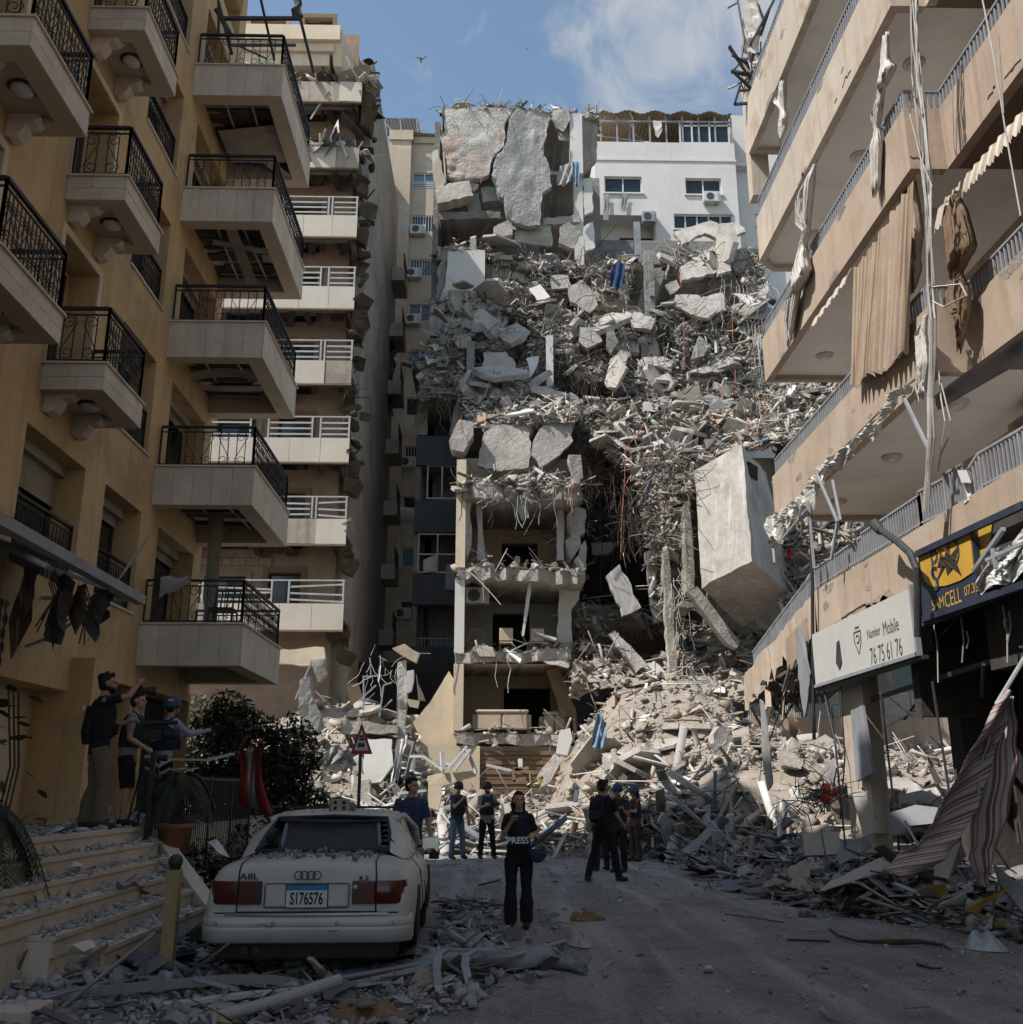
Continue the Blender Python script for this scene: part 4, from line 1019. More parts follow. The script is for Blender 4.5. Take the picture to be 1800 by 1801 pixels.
# rooms and frame that still stand ------------------------------------------------
mb=MB()
mb.box(-2.9,-2.62,44.2,52,3,34.6); mb.box(-2.6,13.5,50.2,50.6,3,31.5); mb.box(-2.6,6.1,49.5,50,27,35)
build('shell_wall',mb,M['concrete_d'],rb_)
def ledge(pix,Y,depth,th,seed,m='concrete',tiltx=0,drop=0):
 """broken floor slab: front edge through photo pixels at depth Y, running back into the building"""
 fr=jag([atY(u,v,Y)for u,v in pix],.0,seed)[:-1]if False else[atY(u,v,Y)for u,v in pix]
 r=random.Random(seed); pts=[]
 for a,b in zip(fr[:-1],fr[1:]):
  n=max(1,int((b-a).length/.28))
  for i in range(n):pts.append(a.lerp(b,i/n)+Vector((0,r.uniform(-.22,.14),r.uniform(-.05,.05))))
 pts.append(fr[-1]); k=len(pts); mb=MB()
 top=pts; bot=[p+Vector((r.uniform(-.03,.03),r.uniform(.0,.12),-th*r.uniform(.8,1.15)))for p in pts]
 bt=[Vector((p.x,Y+depth,p.z+drop))for p in pts]; bb=[Vector((p.x,Y+depth,p.z-th+drop))for p in pts]
 mb.grid([bb,bot,top,bt]);
 mb.add([bot[0],top[0],bt[0],bb[0]],[(0,1,2,3)]); mb.add([bot[-1],top[-1],bt[-1],bb[-1]],[(3,2,1,0)])
 return build('floor_slab',mb,M[m],rb_),pts
LEDGES=[]
def L_(pix,Y,depth,th,seed,heap=.5,dens=1.0,m='concrete',drop=0,spill=1.0):
 o,pts=ledge(pix,Y,depth,th,seed,m,0,drop); LEDGES.append((pts,heap,min(depth,2.2),dens,spill)); return o
L_([(778,196),(840,190),(965,198),(1055,200)],43.5,7,.35,1,.35,.8)
L_([(768,442),(860,440),(872,452),(935,462),(1000,468)],43.0,7,.40,2,.55,1.1)
L_([(925,462),(1032,474),(1060,468),(1140,462)],42.6,7,.36,3,.5,1)
L_([(760,536),(848,531),(900,545),(1000,572)],42.0,7,.38,4,.7,1.3)
L_([(775,588),(850,600),(925,596),(985,606)],41.0,7,.35,5,.6,1.2)
L_([(815,694),(880,690),(950,700),(1010,722)],39.2,6,.40,6,.8,1.4)
L_([(960,556),(1030,572),(1150,588)],41.5,7,.38,7,.5,1.2)
L_([(1180,452),(1230,455),(1340,468)],43.5,6,.40,8,.7,1.0)
L_([(1160,560),(1220,566),(1290,552),(1345,562)],42.3,6,.38,9,.5,1.1)
L_([(1000,648),(1070,662),(1150,668),(1220,660),(1335,648)],41.0,7,.36,10,.5,1.2)
L_([(1080,676),(1150,682),(1240,690),(1340,684)],40.3,7,.36,11,.35,1.0)
L_([(735,690),(806,690)],41.0,4,.35,12,.3,.6)
L_([(725,640),(745,636),(800,640)],41.5,4,.3,13,.5,1.5)
# columns seen through the wreck
for(u,v0,v1,Y,wd,m)in[(1152,440,720,42.2,.42,'concrete_d'),(1138,590,720,41.6,.32,'concrete_d'),(1020,310,475,43.6,.45,'whitewall'),(968,590,690,40.2,.30,'whitewall'),(1015,200,305,43.3,.62,'whitewall'),(1148,440,520,42.0,.22,'concrete_d'),(827,600,700,40,.34,'concrete_d'),(1123,390,462,44.5,.32,'grey_metal')]:
 a=atY(u,v1,Y); c=atY(u,v0,Y); mb=MB().box(a.x-wd/2,a.x+wd/2,Y,Y+wd*1.1,a.z,c.z); build('column',mb,M[m],rb_)
for(u0,u1,v,Y)in[(855,925,452,42.9),(935,1030,469,42.5),(1005,1080,570,41.3),(1295,1340,478,43.4),(1262,1320,566,42.2),(1255,1290,698,40.2)]:
 a=atY(u0,v,Y); c=atY(u1,v,Y); n=max(2,int((c.x-a.x)/.55)); mb=MB()
 for i in range(n):
  x=a.x+(c.x-a.x)*i/n
  for j in range(3):mb.box(x+.05+j*.13,x+.13+j*.13,Y-.03,Y+.3,a.z-.19,a.z-.09)
 build('hollow_block_voids',mb,M['void'],rb_,kind='stuff')  # solid dark boxes painted for the shade inside the block holes
panel('wall_panel',rb_,[(783,192),(850,189),(905,190),(890,211),(886,257),(869,271),(859,308),(845,315),(800,316),(787,310),(785,252),(774,240),(782,232)],43.2,.30,M['panelA'],.06,1,.01,0,'huge cracked wall panel hanging at the top left of the ruin',.28)
panel('wall_panel',rb_,[(910,190),(966,200),(962,238),(952,262),(962,280),(971,328),(953,340),(950,396),(931,398),(906,393),(891,381),(886,352),(878,346),(873,322),(865,309),(875,273),(892,259),(896,213)],42.9,.34,M['panelB'],.06,2,.015,-.04,'lower hanging half of the great cracked panel',.3)
panel('fallen_slab',rb_,[(766,334),(790,322),(826,318),(833,344),(770,358)],42.6,.75,M['concrete'],.05,3,0,.3,relief=.06)
panel('wall_remnant',rb_,[(760,268),(770,262),(782,310),(780,330),(766,332),(762,310)],43.0,.3,M['tower'],.05,4)
for i,(px,Y,th,m,tl,ln,rl)in enumerate([([(880,398),(970,388),(972,432),(940,430),(905,424),(908,405)],43.4,.2,'concrete',0,.1,.05),([(868,400),(900,384),(902,412),(870,418)],43.0,.3,'concrete',0,0,.06),([(826,318),(884,318),(874,345),(886,386),(852,396),(836,378)],44.3,.4,'concrete_d',0,0,.12),([(846,330),(888,326),(890,350),(850,356)],43.6,.6,'concrete',.1,.3,.1),([(822,345),(842,340),(846,372),(826,378)],43.7,.4,'panelB',.1,.2,.1),([(772,374),(880,372),(880,384),(774,386)],43.3,3,'concrete_d',0,0,.03),([(965,300),(1018,300),(1018,308),(966,308)],43.6,4,'concrete',0,0,.03),([(955,385),(1020,378),(1020,390),(956,396)],43.4,5,'concrete',0,0,.04),([(786,445),(770,470),(768,530),(790,530)],42.6,.3,'panelB',0,0,.06),([(985,400),(1000,390),(1022,405),(1010,437),(983,428)],42.6,.35,'concrete',.1,0,.08),([(972,192),(1000,190),(1003,212),(990,232),(980,225),(972,206)],43.2,.25,'concrete',0,0,.08),([(981,232),(1002,228),(1002,248),(983,246)],43.8,.1,'whitewall',0,0,0),([(1022,205),(1052,206),(1050,280),(1025,305)],43.4,.35,'sidewall',.6,0,0),([(1026,400),(1043,390),(1047,435),(1030,440)],43.5,.2,'whitewall',0,0,.02),([(1026,315),(1042,312),(1043,372),(1028,378)],43.6,.2,'whitewall',0,0,.02),([(788,442),(853,440),(852,528),(772,528),(785,500)],42.2,.25,'whitewall',.02,0,.02),([(854,452),(900,462),(898,500),(856,515)],43.2,.2,'sidewall',0,0,.03),([(900,470),(985,476),(960,500),(900,506)],43.4,.2,'whitewall',0,0,.03),([(757,540),(860,530),(905,548),(890,575),(800,590),(757,590)],41.6,.35,'concrete',0,.5,.1),([(930,508),(950,500),(968,522),(945,528)],41.6,.1,'whitewall',0,.4,0),([(968,485),(1000,485),(1006,505),(972,508)],42,.2,'concrete',.1,.4,.04),([(1000,505),(1022,492),(1048,520),(1052,535),(1036,550),(1005,530)],41.2,.3,'concrete',.2,.3,.06),([(1020,575),(1046,574),(1060,600),(1030,612),(1018,600)],40.8,.3,'concrete',.1,.2,.05),([(1068,584),(1080,580),(1088,600),(1075,622),(1068,610)],40.8,.25,'concrete',.2,0,.05),([(1075,630),(1092,615),(1110,624),(1095,648),(1070,640)],40.6,.2,'concrete',.1,.3,.04),([(1100,548),(1120,545),(1152,562),(1146,580),(1115,576)],40.9,.35,'concrete',-.1,.7,.06),([(1185,408),(1250,388),(1268,395),(1262,420),(1240,410),(1200,430)],43.2,.3,'concrete',.1,1.2,.06),([(1268,393),(1300,393),(1312,408),(1275,420)],43.6,.3,'concrete',.1,1.0,.06),([(1196,470),(1256,432),(1262,478),(1228,488),(1200,492)],42.2,.35,'concrete',.05,1.1,.06),([(1258,432),(1284,430),(1287,476),(1264,482)],42.4,.35,'concrete',.05,1.0,.05),([(1170,500),(1190,492),(1196,505),(1180,517)],42,.15,'concrete',.1,.2,.03),([(1213,553),(1235,522),(1272,515),(1278,545),(1250,552)],41.6,.25,'concrete',.1,.6,.05),([(1288,516),(1310,518),(1345,532),(1320,540)],42,.15,'whitewall',.1,.8,.0),([(1332,520),(1350,492),(1352,510),(1345,525)],41.5,.15,'whitewall',.1,.2,.0),([(1212,656),(1240,640),(1290,618),(1318,625),(1300,645),(1260,655)],40.2,.3,'concrete',.1,1.2,.08),([(1215,632),(1230,590),(1248,606),(1238,626)],40.4,.4,'concrete',.2,.2,.1),([(1190,690),(1230,678),(1234,715),(1210,722),(1192,712)],39.6,.15,'sidewall',0,0,.02),([(1265,680),(1290,676),(1285,700),(1268,695)],39.9,.15,'sidewall',0,0,.02),([(850,620),(890,618),(908,640),(902,655),(850,650)],39.6,.3,'concrete',0,.3,.08),([(926,630),(948,626),(944,645),(932,665)],39.5,.12,'whitewall',.2,0,.0),([(870,690),(900,680),(918,690),(895,708),(876,705)],38.6,.5,'concrete',.1,.8,.05),([(928,672),(960,680),(1000,694),(985,704),(935,690)],38.6,.4,'concrete',-.1,.4,.05),([(748,625),(785,618),(790,628),(752,642)],40.8,.15,'whitewall',.1,.9,.0),([(760,605),(800,600),(800,612),(765,618)],41.0,.12,'whitewall',.1,.9,.0),([(1175,870),(1130,890),(1110,895),(1135,868),(1170,850)],37.5,.3,'concrete',.1,.6,.05),([(1067,1012),(1090,992),(1128,1068),(1096,1082)],35.2,.35,'whitewall',.25,.1,.0),([(1070,1115),(1082,1108),(1140,1170),(1118,1184)],34.8,.35,'concrete',.1,.3,.05),([(1140,1170),(1150,1162),(1172,1184),(1160,1192)],34.5,.3,'whitewall',.1,.3,.0),([(1068,780),(1080,775),(1100,790),(1098,820),(1070,805)],37.2,.25,'concrete',.1,.3,.04),([(1080,742),(1100,740),(1105,765),(1092,778)],37.6,.25,'whitewall',.1,.3,.03),([(1095,950),(1040,955),(1042,975),(1068,975)],38.5,.25,'concrete_d',.1,.3,.04)]):
 mm=M[m]
 panel('broken_slab',rb_,px,Y,th,mm,.05,100+i,tl,ln,relief=rl)
XA,XB,YF,YR=-1.08,2.95,35.0,39.2
FL=[3.5,6.22,9.27,12.44,15.1]
for i,z in enumerate(FL[:4]):
 zt=FL[i+1]; wide=[0,0,.25,.15][i]
 r=MB(); m='cream' if i!=1 else 'whitewall'
 r.quad((XA+.0,YF+.9,z),(XA,YR,z),(XA,YR,zt-.3),(XA,YF+.9,zt-.3))
 dx0,dx1,dz=[(.6,2.4,1.95),(.15,1.6,2.15),(.5,1.95,1.95),(.4,1.5,1.5)][i]
 wall_holes(r,'y',YR,XA,XB+.3,z,zt-.3,[(dx0,dx1,z,z+dz)],.5)
 if i<3:r.quad((XA,YF+.3,zt-.302),(XB,YF+.3,zt-.302),(XB,YR,zt-.302),(XA,YR,zt-.302))
 if i<3:r.quad((XB+.05,YF+1.5,z),(XB+.05,YR,z),(XB+.05,YR,zt-.3),(XB+.05,YF+1.9,zt-.3))
 build('room',r,M[m],rb_)
 build('dark_doorway',MB().box(dx0-.3,dx1+.4,YR+.52,YR+1.2,z,z+dz+.3),M['void'],rb_)
 build('pilaster',MB().box(XA-.12,XA+.22,YF-.02,YF+.9,z+.02,(zt-.34)if i<3 else z+.9),M['whitewall' if i==1 else 'cream'],rb_)
 u=[(804,1012),(800,1005),(806,1030),(812,1018)][i]
 v=[(1288,1290),(1148,1140),(995,1004),(852,858)][i]
 L_([(u[0],v[0]),((u[0]+u[1])/2,(v[0]+v[1])/2+3),(u[1],v[1])],YF-[0,0,.25,.15][i],4.3,[.38,.36,.42,.5][i],60+i,[.08,.12,.16,.6][i],[.3,.45,.5,1.4][i],spill=[.3,.3,.35,.45][i])
m_=MB(); a=atY(845,1312,35.1); c=atY(985,1312,35.1)
for i in range(17):m_.box(a.x,c.x,35.1+.03*(i%2),35.2,2.95-.16*(i+1)+.02,2.95-.16*i)
build('roller_shutter',m_,M['cloth_brown'],rb_)
build('shop_front',MB().box(-3.3,a.x-.01,35.0,35.4,0,3.1).box(a.x,c.x,35.3,35.5,0,3.1).box(c.x+.01,3.6,35.0,35.4,0,3.1),M['cream'],rb_)
panel('wall_remnant',rb_,[(712,1290),(740,1255),(775,1210),(790,1180),(802,1200),(803,1330),(712,1330)],35.6,.25,M['cream'],.04,7,0,0,relief=.02)
build('dark_niche',MB().box(*[atY(735,1330,35.4).x,atY(800,1330,35.4).x],35.3,35.58,.6,2.4),M['void'],rb_)  # near-black box set into the shop front
# broken right-hand walls of the rooms
panel('wall_remnant',rb_,[(982,1025),(1018,1020),(1018,1055),(1005,1072),(1008,1130),(982,1132)],36.0,.25,M['whitewall'],.05,8,.3,0)
panel('wall_remnant',rb_,[(980,895),(992,893),(992,985),(980,985)],36.2,.25,M['whitewall'],.03,9)
panel('wall_panel',rb_,[(840,818),(852,760),(870,748),(932,746),(933,790),(930,822),(880,828)],36.4,.28,M['concrete'],.05,10,0,.12,'cracked pale panel leaning over the third opened room',.06)
panel('wall_panel',rb_,[(935,800),(938,775),(955,748),(1006,742),(1008,775),(985,800),(950,822)],36.2,.28,M['concrete'],.05,11,.1,.12,None,.06)
panel('broken_block',rb_,[(790,775),(808,738),(832,742),(833,765),(815,795),(795,790)],35.8,.8,M['concrete'],.05,12,.1,.1,None,.08)
for i,px in enumerate([[(998,905),(1012,890),(1030,895),(1030,935),(1008,950)],[(995,950),(1015,935),(1022,960),(1005,985)],[(1000,800),(1022,800),(1026,840),(1010,850)],[(1005,860),(1020,842),(1025,880),(1010,892)],[(1010,985),(1030,950),(1032,1000),(1020,1010)]]):
 panel('broken_block',rb_,px,35.6,.7,M['concrete'],.05,70+i,.2,0,None,.1)
panel('broken_slab',rb_,[(925,1145),(960,1140),(1005,1165),(1000,1175),(965,1168)],34.7,.35,M['concrete'],.05,80,.2,.6,None,.06)
panel('wall_remnant',rb_,[(962,1180),(985,1172),(1015,1260),(990,1262)],35.6,.35,M['cloth_brown'],.05,81,.2)
panel('hanging_strip',rb_,[(930,1020),(936,1022),(934,1045),(922,1118),(918,1118),(926,1050)],35.2,.1,M['whitewall'],.01,82)
panel('hanging_strip',rb_,[(916,870),(924,868),(931,910),(918,915),(912,900)],34.9,.08,M['cloth_grey'],.03,83)
panel('hanging_curtain',rb_,[(816,880),(828,876),(830,950),(822,990),(816,940)],35.4,.1,M['cloth_white'],.04,84,.1,0,None,.05)
panel('hanging_curtain',rb_,[(838,890),(848,885),(849,945),(856,988),(838,990),(842,950)],35.8,.1,M['cloth_white'],.02,85,.1,0,None,.04)
# furniture in the rooms: things of their own
def sofa(c,L_s,D,label,rz=0):
 t=thing('sofa',c,label,'sofa',None,rz)
 build('seat',MB().box(-L_s/2,L_s/2,-D/2,D/2,.14,.44),M['cloth_beige'],t,True,bevel=.04)
 for q in(-1,1):build('backrest',MB().box(q*.012,q*L_s/2,-D/2-.16,-D/2+.04,.14,.70),M['cloth_beige'],t,True,bevel=.05)
 build('cushion',MB().box(-L_s/2-.05,L_s/2+.05,-D/2-.2,-D/2+.1,.70,.82),M['cloth_beige'],t,True,bevel=.055)
 for sx in(-1,1):
  build('armrest',MB().box(sx*(L_s/2-.02),sx*(L_s/2+.14),-D/2,D/2,.14,.66),M['cloth_beige'],t,True,bevel=.03)
  for sy in(-1,1):build('leg',MB().box(sx*(L_s/2-.1)-.03,sx*(L_s/2-.1)+.03,sy*(D/2-.08)-.03,sy*(D/2-.08)+.03,0,.138),M['wood_dark'],t,True)
sofa((.48,35.75,3.52),1.75,.7,'long beige sofa with its back to the edge of the lowest opened room')
sofa((2.35,36.6,3.52),.75,.7,'small beige armchair beside the long sofa in the lowest room')
ac_unit('air_conditioner',(atY(840,1050,36).x,36,atY(840,1062,36).z),0,'large air conditioner on the wall of the second opened room','air conditioners in the ruin',.85,.58,.35)
def chair(c,rz,label,m):
 t=thing('chair',c,label,'chair','chairs in the second opened room',rz)
 build('seat',MB().box(-.24,.24,-.24,.24,.42,.47),m,t,True,bevel=.015); build('backrest',MB().box(-.24,.24,-.25,-.2,.5,.95),m,t,True,bevel=.02)
 for sx in(-.21,.21):
  for sy in(-.21,.21):build('leg',MB().box(sx-.02,sx+.02,sy-.02,sy+.02,0,.415),M['wood_dark'],t,True)
chair((.62,35.6,6.24),.0,'tan chair with a rounded back at the middle of the second opened room',M['cloth_beige'])
chair((1.7,35.7,6.24),.15,'tan chair by the hanging strip of the second opened room',M['cloth_beige'])
pf=MB(); pf.bar(atY(822,1132,35.8),atY(830,1106,35.8),.06).bar(atY(830,1106,35.8),atY(852,1110,35.8),.06).bar(atY(852,1110,35.8),atY(846,1134,35.8),.06).bar(atY(846,1134,35.8),atY(822,1132,35.8),.06)
build('picture_frame',pf,M['cloth_brown'],label='empty wooden frame leaning in the left corner of the second opened room',cat='frame')
# ---- dark grey balcony column next to the rooms ----
dk=M['dark_grey']=pmat('dark grey plaster',(.085,.088,.095),.9,.12,.8,.3,20,.01,streak=.3,dirt=(.03,.03,.03),dirtamt=.3)  # dark grey base with near-black streaks and blotches
XD0,XD1,YD=-3.25,-1.25,42.0
bands=[(767,818),(880,936),(1010,1063),(1137,1190)]
zz=[(atY(770,b,YD).z,atY(770,a,YD).z)for a,b in bands]
for i,(z0,z1)in enumerate(zz):build('balcony_parapet',MB().box(XD0,XD1,YD,YD+.2,z0,z1),dk,rb_)
zs_=[z for q in zz for z in q]
mb=MB().box(XD0+.05,XD1,YD+2.2,YD+2.4,3,19.5); mb.box(XD0,XD0+.2,YD+.2,YD+2.2,3,19.8)
for(z0,z1)in zz:mb.box(XD0+.2,XD1,YD+.21,YD+2.2,z0+.2,z0+.4)
build('balcony_back_wall',mb,M['concrete_d'],rb_)
def dwin(v0,v1,u0,u1,n=2,rail=None):
 a=atY(u0,v0,YD+.1); c=atY(u1,v1,YD+.1); f=MB(); t=.06; y=YD+.08
 f.box(a.x,a.x+t,y,y+.06,c.z,a.z).box(c.x-t,c.x,y,y+.06,c.z,a.z).box(a.x+t,c.x-t,y,y+.06,a.z-t,a.z).box(a.x+t,c.x-t,y,y+.06,c.z,c.z+t)
 for i in range(1,n):x=a.x+(c.x-a.x)*i/n; f.box(x-.03,x+.03,y,y+.06,c.z+t,a.z-t)
 if rail:zr=atY(u0,rail,YD).z; f.box(a.x+t,c.x-t,y+.001,y+.05,zr,zr+.06)
 return build('window',f,M['white_metal'],rb_)
dwin(938,1008,736,804,2,975); dwin(818,878,752,804,2);
g=MB(); a=atY(735,1127,YD); c=atY(800,1127,YD); zt=atY(735,1122,YD).z; zb=atY(735,1137,YD).z
for i in range(12):x=a.x+(c.x-a.x)*i/11; g.bar((x,YD+.05,zb),(x,YD+.05,zt),.025)
g.bar((a.x,YD+.05,zt),(c.x,YD+.05,zt),.04);
build('balcony_rail',g,M['grey_metal'],rb_); g=MB()
for i in range(14):x=a.x+(c.x-a.x)*i/13; g.bar((x,YD+1.2,zb),(x,YD+1.2,zb+2.0),.02)
build('window_bars',g,M['grey_metal'],rb_,kind='stuff')
panel('wall_remnant',rb_,[(735,698),(753,698),(752,765),(735,765)],YD,.3,M['sidewall'],.01,90)
panel('hanging_curtain',rb_,[(745,985),(770,975),(768,1005),(746,1008)],YD-.05,.06,M['cloth_white'],.04,91,0,0,None,.05)
panel('hanging_curtain',rb_,[(786,992),(802,990),(800,1038),(783,1036)],YD-.1,.06,M['cloth_grey'],.03,92,0,0,None,.05)
panel('hanging_curtain',rb_,[(790,765),(805,700),(826,690),(815,730),(806,765)],40.5,.08,M['cloth_grey'],.05,93,.1,0,None,.08)
# ---- the great tilted concrete box ----
def atYo(u,v,Y):return atY(u,v,Y)
A0,B0,C0,D0=atY(1323,987,31.0),atY(1232,1034,32.8),atY(1396,1052,33.2),atY(1304,1102,35.2)
A1,B1,C1=atY(1304,783,31.6),atY(1222,828,33.4),atY(1346,832,34.0); D1=B1+C1-A1
bxm=pmat('smeared concrete box',(.40,.365,.33),.9,.16,.7,.6,14,.02,streak=.75,streakc=(.62,.60,.57),dirt=(.22,.16,.11),dirtamt=.6,dirts=.42)
mb=MB()
for qa,qb,qc,qd in((A0,B0,D0,C0),(A1,B1,D1,C1),(A0,A1,B1,B0),(A0,A1,C1,C0),(B0,B1,D1,D0),(C0,C1,D1,D0)):
 G=np.array([[tuple(qa.lerp(qd,i/22).lerp(qb.lerp(qc,i/22),j/22))for j in range(23)]for i in range(23)]).reshape(-1,3)
 G=G+np.stack([fbm(G*2.6,4,s_)for s_ in(1,2,3)],1)*.10+np.stack([fbm(G*.6,2,s_)for s_ in(4,5,6)],1)*.22
 mb.grid(G.reshape(23,23,3).tolist())
tk=thing('concrete_box',((A0.x+D0.x)/2,(A0.y+D0.y)/2,A0.z),'great grey concrete box tilted out of the ruin on the right','concrete box')
build('body',mb,bxm,tk,smooth=False)
n_=(B1-A1).cross(A0-A1).normalized()
mb=MB(); q=[atY(1314,812,31.8),atY(1330,822,32.4),atY(1330,846,32.3),atY(1316,834,31.8)]; nn=(q[1]-q[0]).cross(q[3]-q[0]).normalized()
nn=nn if nn.x>0 else-nn
mb.prism([p+nn*.0 for p in q],nn*.06); build('opening',mb,M['void'],tk)
mb=MB()
for i in range(7):
 t=rng.random(); s0=.1+.35*rng.random(); p=A0.lerp(B0,.25+.5*t).lerp(A1.lerp(B1,.25+.5*t),s0); mb.prism([p+(B0-A0).normalized()*dx+Vector((0,0,dz))-n_*(-.004)for dx,dz in((0,0),(.05,.02),(.03,.35+.5*rng.random()*0),(.01,.3))],-n_*.003)
for(px_,YY,th,m)in[([(1204,885),(1212,880),(1222,1010),(1222,1045),(1208,1040)],33.6,.8,'concrete'),([(1210,1040),(1226,1030),(1302,1128),(1296,1140),(1280,1132)],33.2,.5,'concrete'),([(1166,970),(1176,965),(1184,1090),(1190,1180),(1178,1182)],34.4,.5,'concrete'),([(1180,1085),(1200,1055),(1218,1060),(1222,1066),(1180,1068)],33.8,.3,'concrete'),([(1135,970),(1165,960),(1175,1090),(1150,1095)],36,.3,'concrete_d'),([(1240,860),(1205,830),(1222,828)],34,.3,'concrete')]:
 panel('broken_wall',rb_,px_,YY,th,M[m],.04,int(px_[0][0]),.1,0,None,.05)
panel('back_wall',rb_,[(1010,880),(1240,860),(1330,1150),(1020,1160)],41.0,.2,M['void'],.05,95)  # near-black sheet giving the chasm its shade by colour
# ================= rubble =================
def sizes(n,lo,hi,p=2.2):
 """many small, few large"""
 return lo+(hi-lo)*NR.uniform(0,1,n)**p*NR.uniform(.6,1,n)
BIG=[]
ruin=Soup(); ruinscrap=Soup(); dustm=MB()
def fill(P,dens,region,lo=.07,hi=.75,lift=.25,tilt=.8,scrap=.30):
 """P: (n,3) surface points"""
 n=len(P)
 if n==0:return
 s=np.minimum(lo+NR.exponential(.088 if region=='hill' else .105,n),hi); pos=P+NR.normal(0,1,(n,3))*.05; pos[:,2]+=s*lift*NR.uniform(-.6,1,n)
 k=NR.uniform(0,1,n); big=(s>.48)
 for i in np.where(big)[0]:BIG.append((pos[i].copy(),float(s[i]),region))
 a=(k<.40)&~big; b=(k>=.40)&(k<.80)&~big; c=(k>=.82)&~big
 if a.any():ruin.add(soup(BLOCKS,pos[a],s[a],tilt))
 if b.any():ruin.add(soup(SLABS,pos[b],s[b]*1.5,tilt))
 if c.any():ruin.add(soup(BEAMS,pos[c],np.minimum(s[c]*2.2,1.1),1.2))
 m=int(n*scrap)
 if m:
  ix=NR.randint(0,n,m); q=P[ix]+NR.normal(0,.12,(m,3)); q[:,2]+=NR.uniform(0,.25,m)
  z=NR.uniform(0,1,m); t=z<.4
  if t.any():ruinscrap.add(soup([PLANK,PLANK,BEAMS[0]],q[t],NR.uniform(.2,1.0,t.sum()),1.1))
  t=(z>=.4)&(z<.75)
  if t.any():ruinscrap.add(soup([SHEET],q[t],NR.uniform(.12,.5,t.sum()),1.2,.5))
  t=z>=.75
  if t.any():ruinscrap.add(soup([PIPE],q[t],NR.uniform(.5,1.9,t.sum()),1.3))
def bilin(rows,nu,nv):
 G=np.array([[tuple(atY(u,v,Y))for(u,v,Y)in r]for r in rows]); R_n,C_n=G.shape[:2]
 U,V=np.meshgrid(np.linspace(0,C_n-1,nu),np.linspace(0,R_n-1,nv)); return gsample(G,U.ravel(),V.ravel()).reshape(nv,nu,3)
def gsample(G,U,V):
 R_n,C_n=G.shape[:2]; i=np.minimum(V.astype(int),R_n-2); j=np.minimum(U.astype(int),C_n-2); a=(V-i)[:,None]; b=(U-j)[:,None]
 return G[i,j]*(1-a)*(1-b)+G[i,j+1]*(1-a)*b+G[i+1,j]*a*(1-b)+G[i+1,j+1]*a*b
def patch(rows,dens,region,amp=.7,hi=.75,seed=0,scrap=.30,lo=.07,base=True,void=0):
 G=np.array([[tuple(atY(u,v,Y))for(u,v,Y)in r]for r in rows]); R_n,C_n=G.shape[:2]
 W=sum(np.linalg.norm(G[0,j+1]-G[0,j])for j in range(C_n-1)); Hh=sum(np.linalg.norm(G[i+1,0]-G[i,0])for i in range(R_n-1))
 def vd(P):return np.clip((fbm(P*np.array([.36,.3,.85]),3,seed+77)+.015)*9,0,1)
 def disp(P):return fbm(P*.55,4,seed)*amp*2.0+np.abs(fbm(P*1.7,3,seed+5))*amp*.7-void*vd(P)
 nu,nv=max(4,int(W/.22)),max(4,int(Hh/.22))
 if base:
  P=bilin(rows,nu,nv); Q=P.reshape(-1,3); d=disp(Q); Q=Q.copy(); Q[:,1]-=d; Q[:,2]+=d*.15; P=Q.reshape(nv,nu,3)
  dustm.grid([[tuple(p)for p in r]for r in P])
 n=int(W*Hh*dens*1.8); U=NR.uniform(0,C_n-1,n); V=NR.uniform(0,R_n-1,n); P=gsample(G,U,V); P=P[(vd(P)<.5)|(NR.uniform(0,1,n)<(.25 if void>1 else 1))]; d=disp(P); P[:,1]-=d; P[:,2]+=d*.15
 fill(P,dens,region,lo,hi,scrap=scrap)
UP='upper'; SL='slope'; HI='hill'
# heaps on the broken floor slabs
for pts,heap,dep,dens,spill in LEDGES:
 if heap<=0:continue
 L_tot=sum((b-a).length for a,b in zip(pts[:-1],pts[1:])); n=int(L_tot*dep*48*dens)
 A=np.array([tuple(p)for p in pts]); k=len(A)-1; t=NR.uniform(0,k,n); i=np.minimum(t.astype(int),k-1); f=(t-i)[:,None]
 P=A[i]*(1-f)+A[i+1]*f; yb=NR.uniform(0,1,n)**.8*dep; hh=heap*np.interp(yb/dep,[0,.25,1],[.12,.8,1.3])*(.55+1.1*np.abs(fbm(P*.8,3,3))*2)
 P[:,1]+=yb; P[:,2]+=NR.uniform(.2,1,n)*hh
 fill(P,dens,UP,.06,.7,scrap=.35)
 nn=max(4,int(L_tot/.3)); rows=[]
 for ys,hs in((-.02,.0),(.25*dep,.65*heap),(.6*dep,.85*heap),(dep*1.3,heap)):
  r=[]
  for q in range(nn+1):
   t=q/nn*k; i=min(int(t),k-1); p=pts[i].lerp(pts[i+1],t-i); s_=.6+.8*float(np.abs(fbm(np.array([[p.x*.8,ys,p.z]]),2,8))[0])*2; r.append((p.x,p.y+ys,p.z+hs*s_+.005))
  rows.append(r)
 dustm.grid(rows)
 m=int(L_tot*9*dens*spill); t=NR.uniform(0,k,m); i=np.minimum(t.astype(int),k-1); f=(t-i)[:,None]; P=A[i]*(1-f)+A[i+1]*f; P[:,1]-=NR.uniform(-.1,.12,m); P[:,2]-=NR.uniform(-.1,.45,m)
 fill(P,dens,UP,.05,.35,scrap=.5)
patch([[(1005,712,40.2),(1150,700,40.4),(1345,688,40.4),(1460,680,39)],[(1040,775,38.2),(1160,760,38),(1345,740,38),(1465,730,37)],[(1105,830,36.8),(1180,810,36),(1310,792,35.6),(1470,770,35)]],34,SL,.7,.85,1,void=.7)
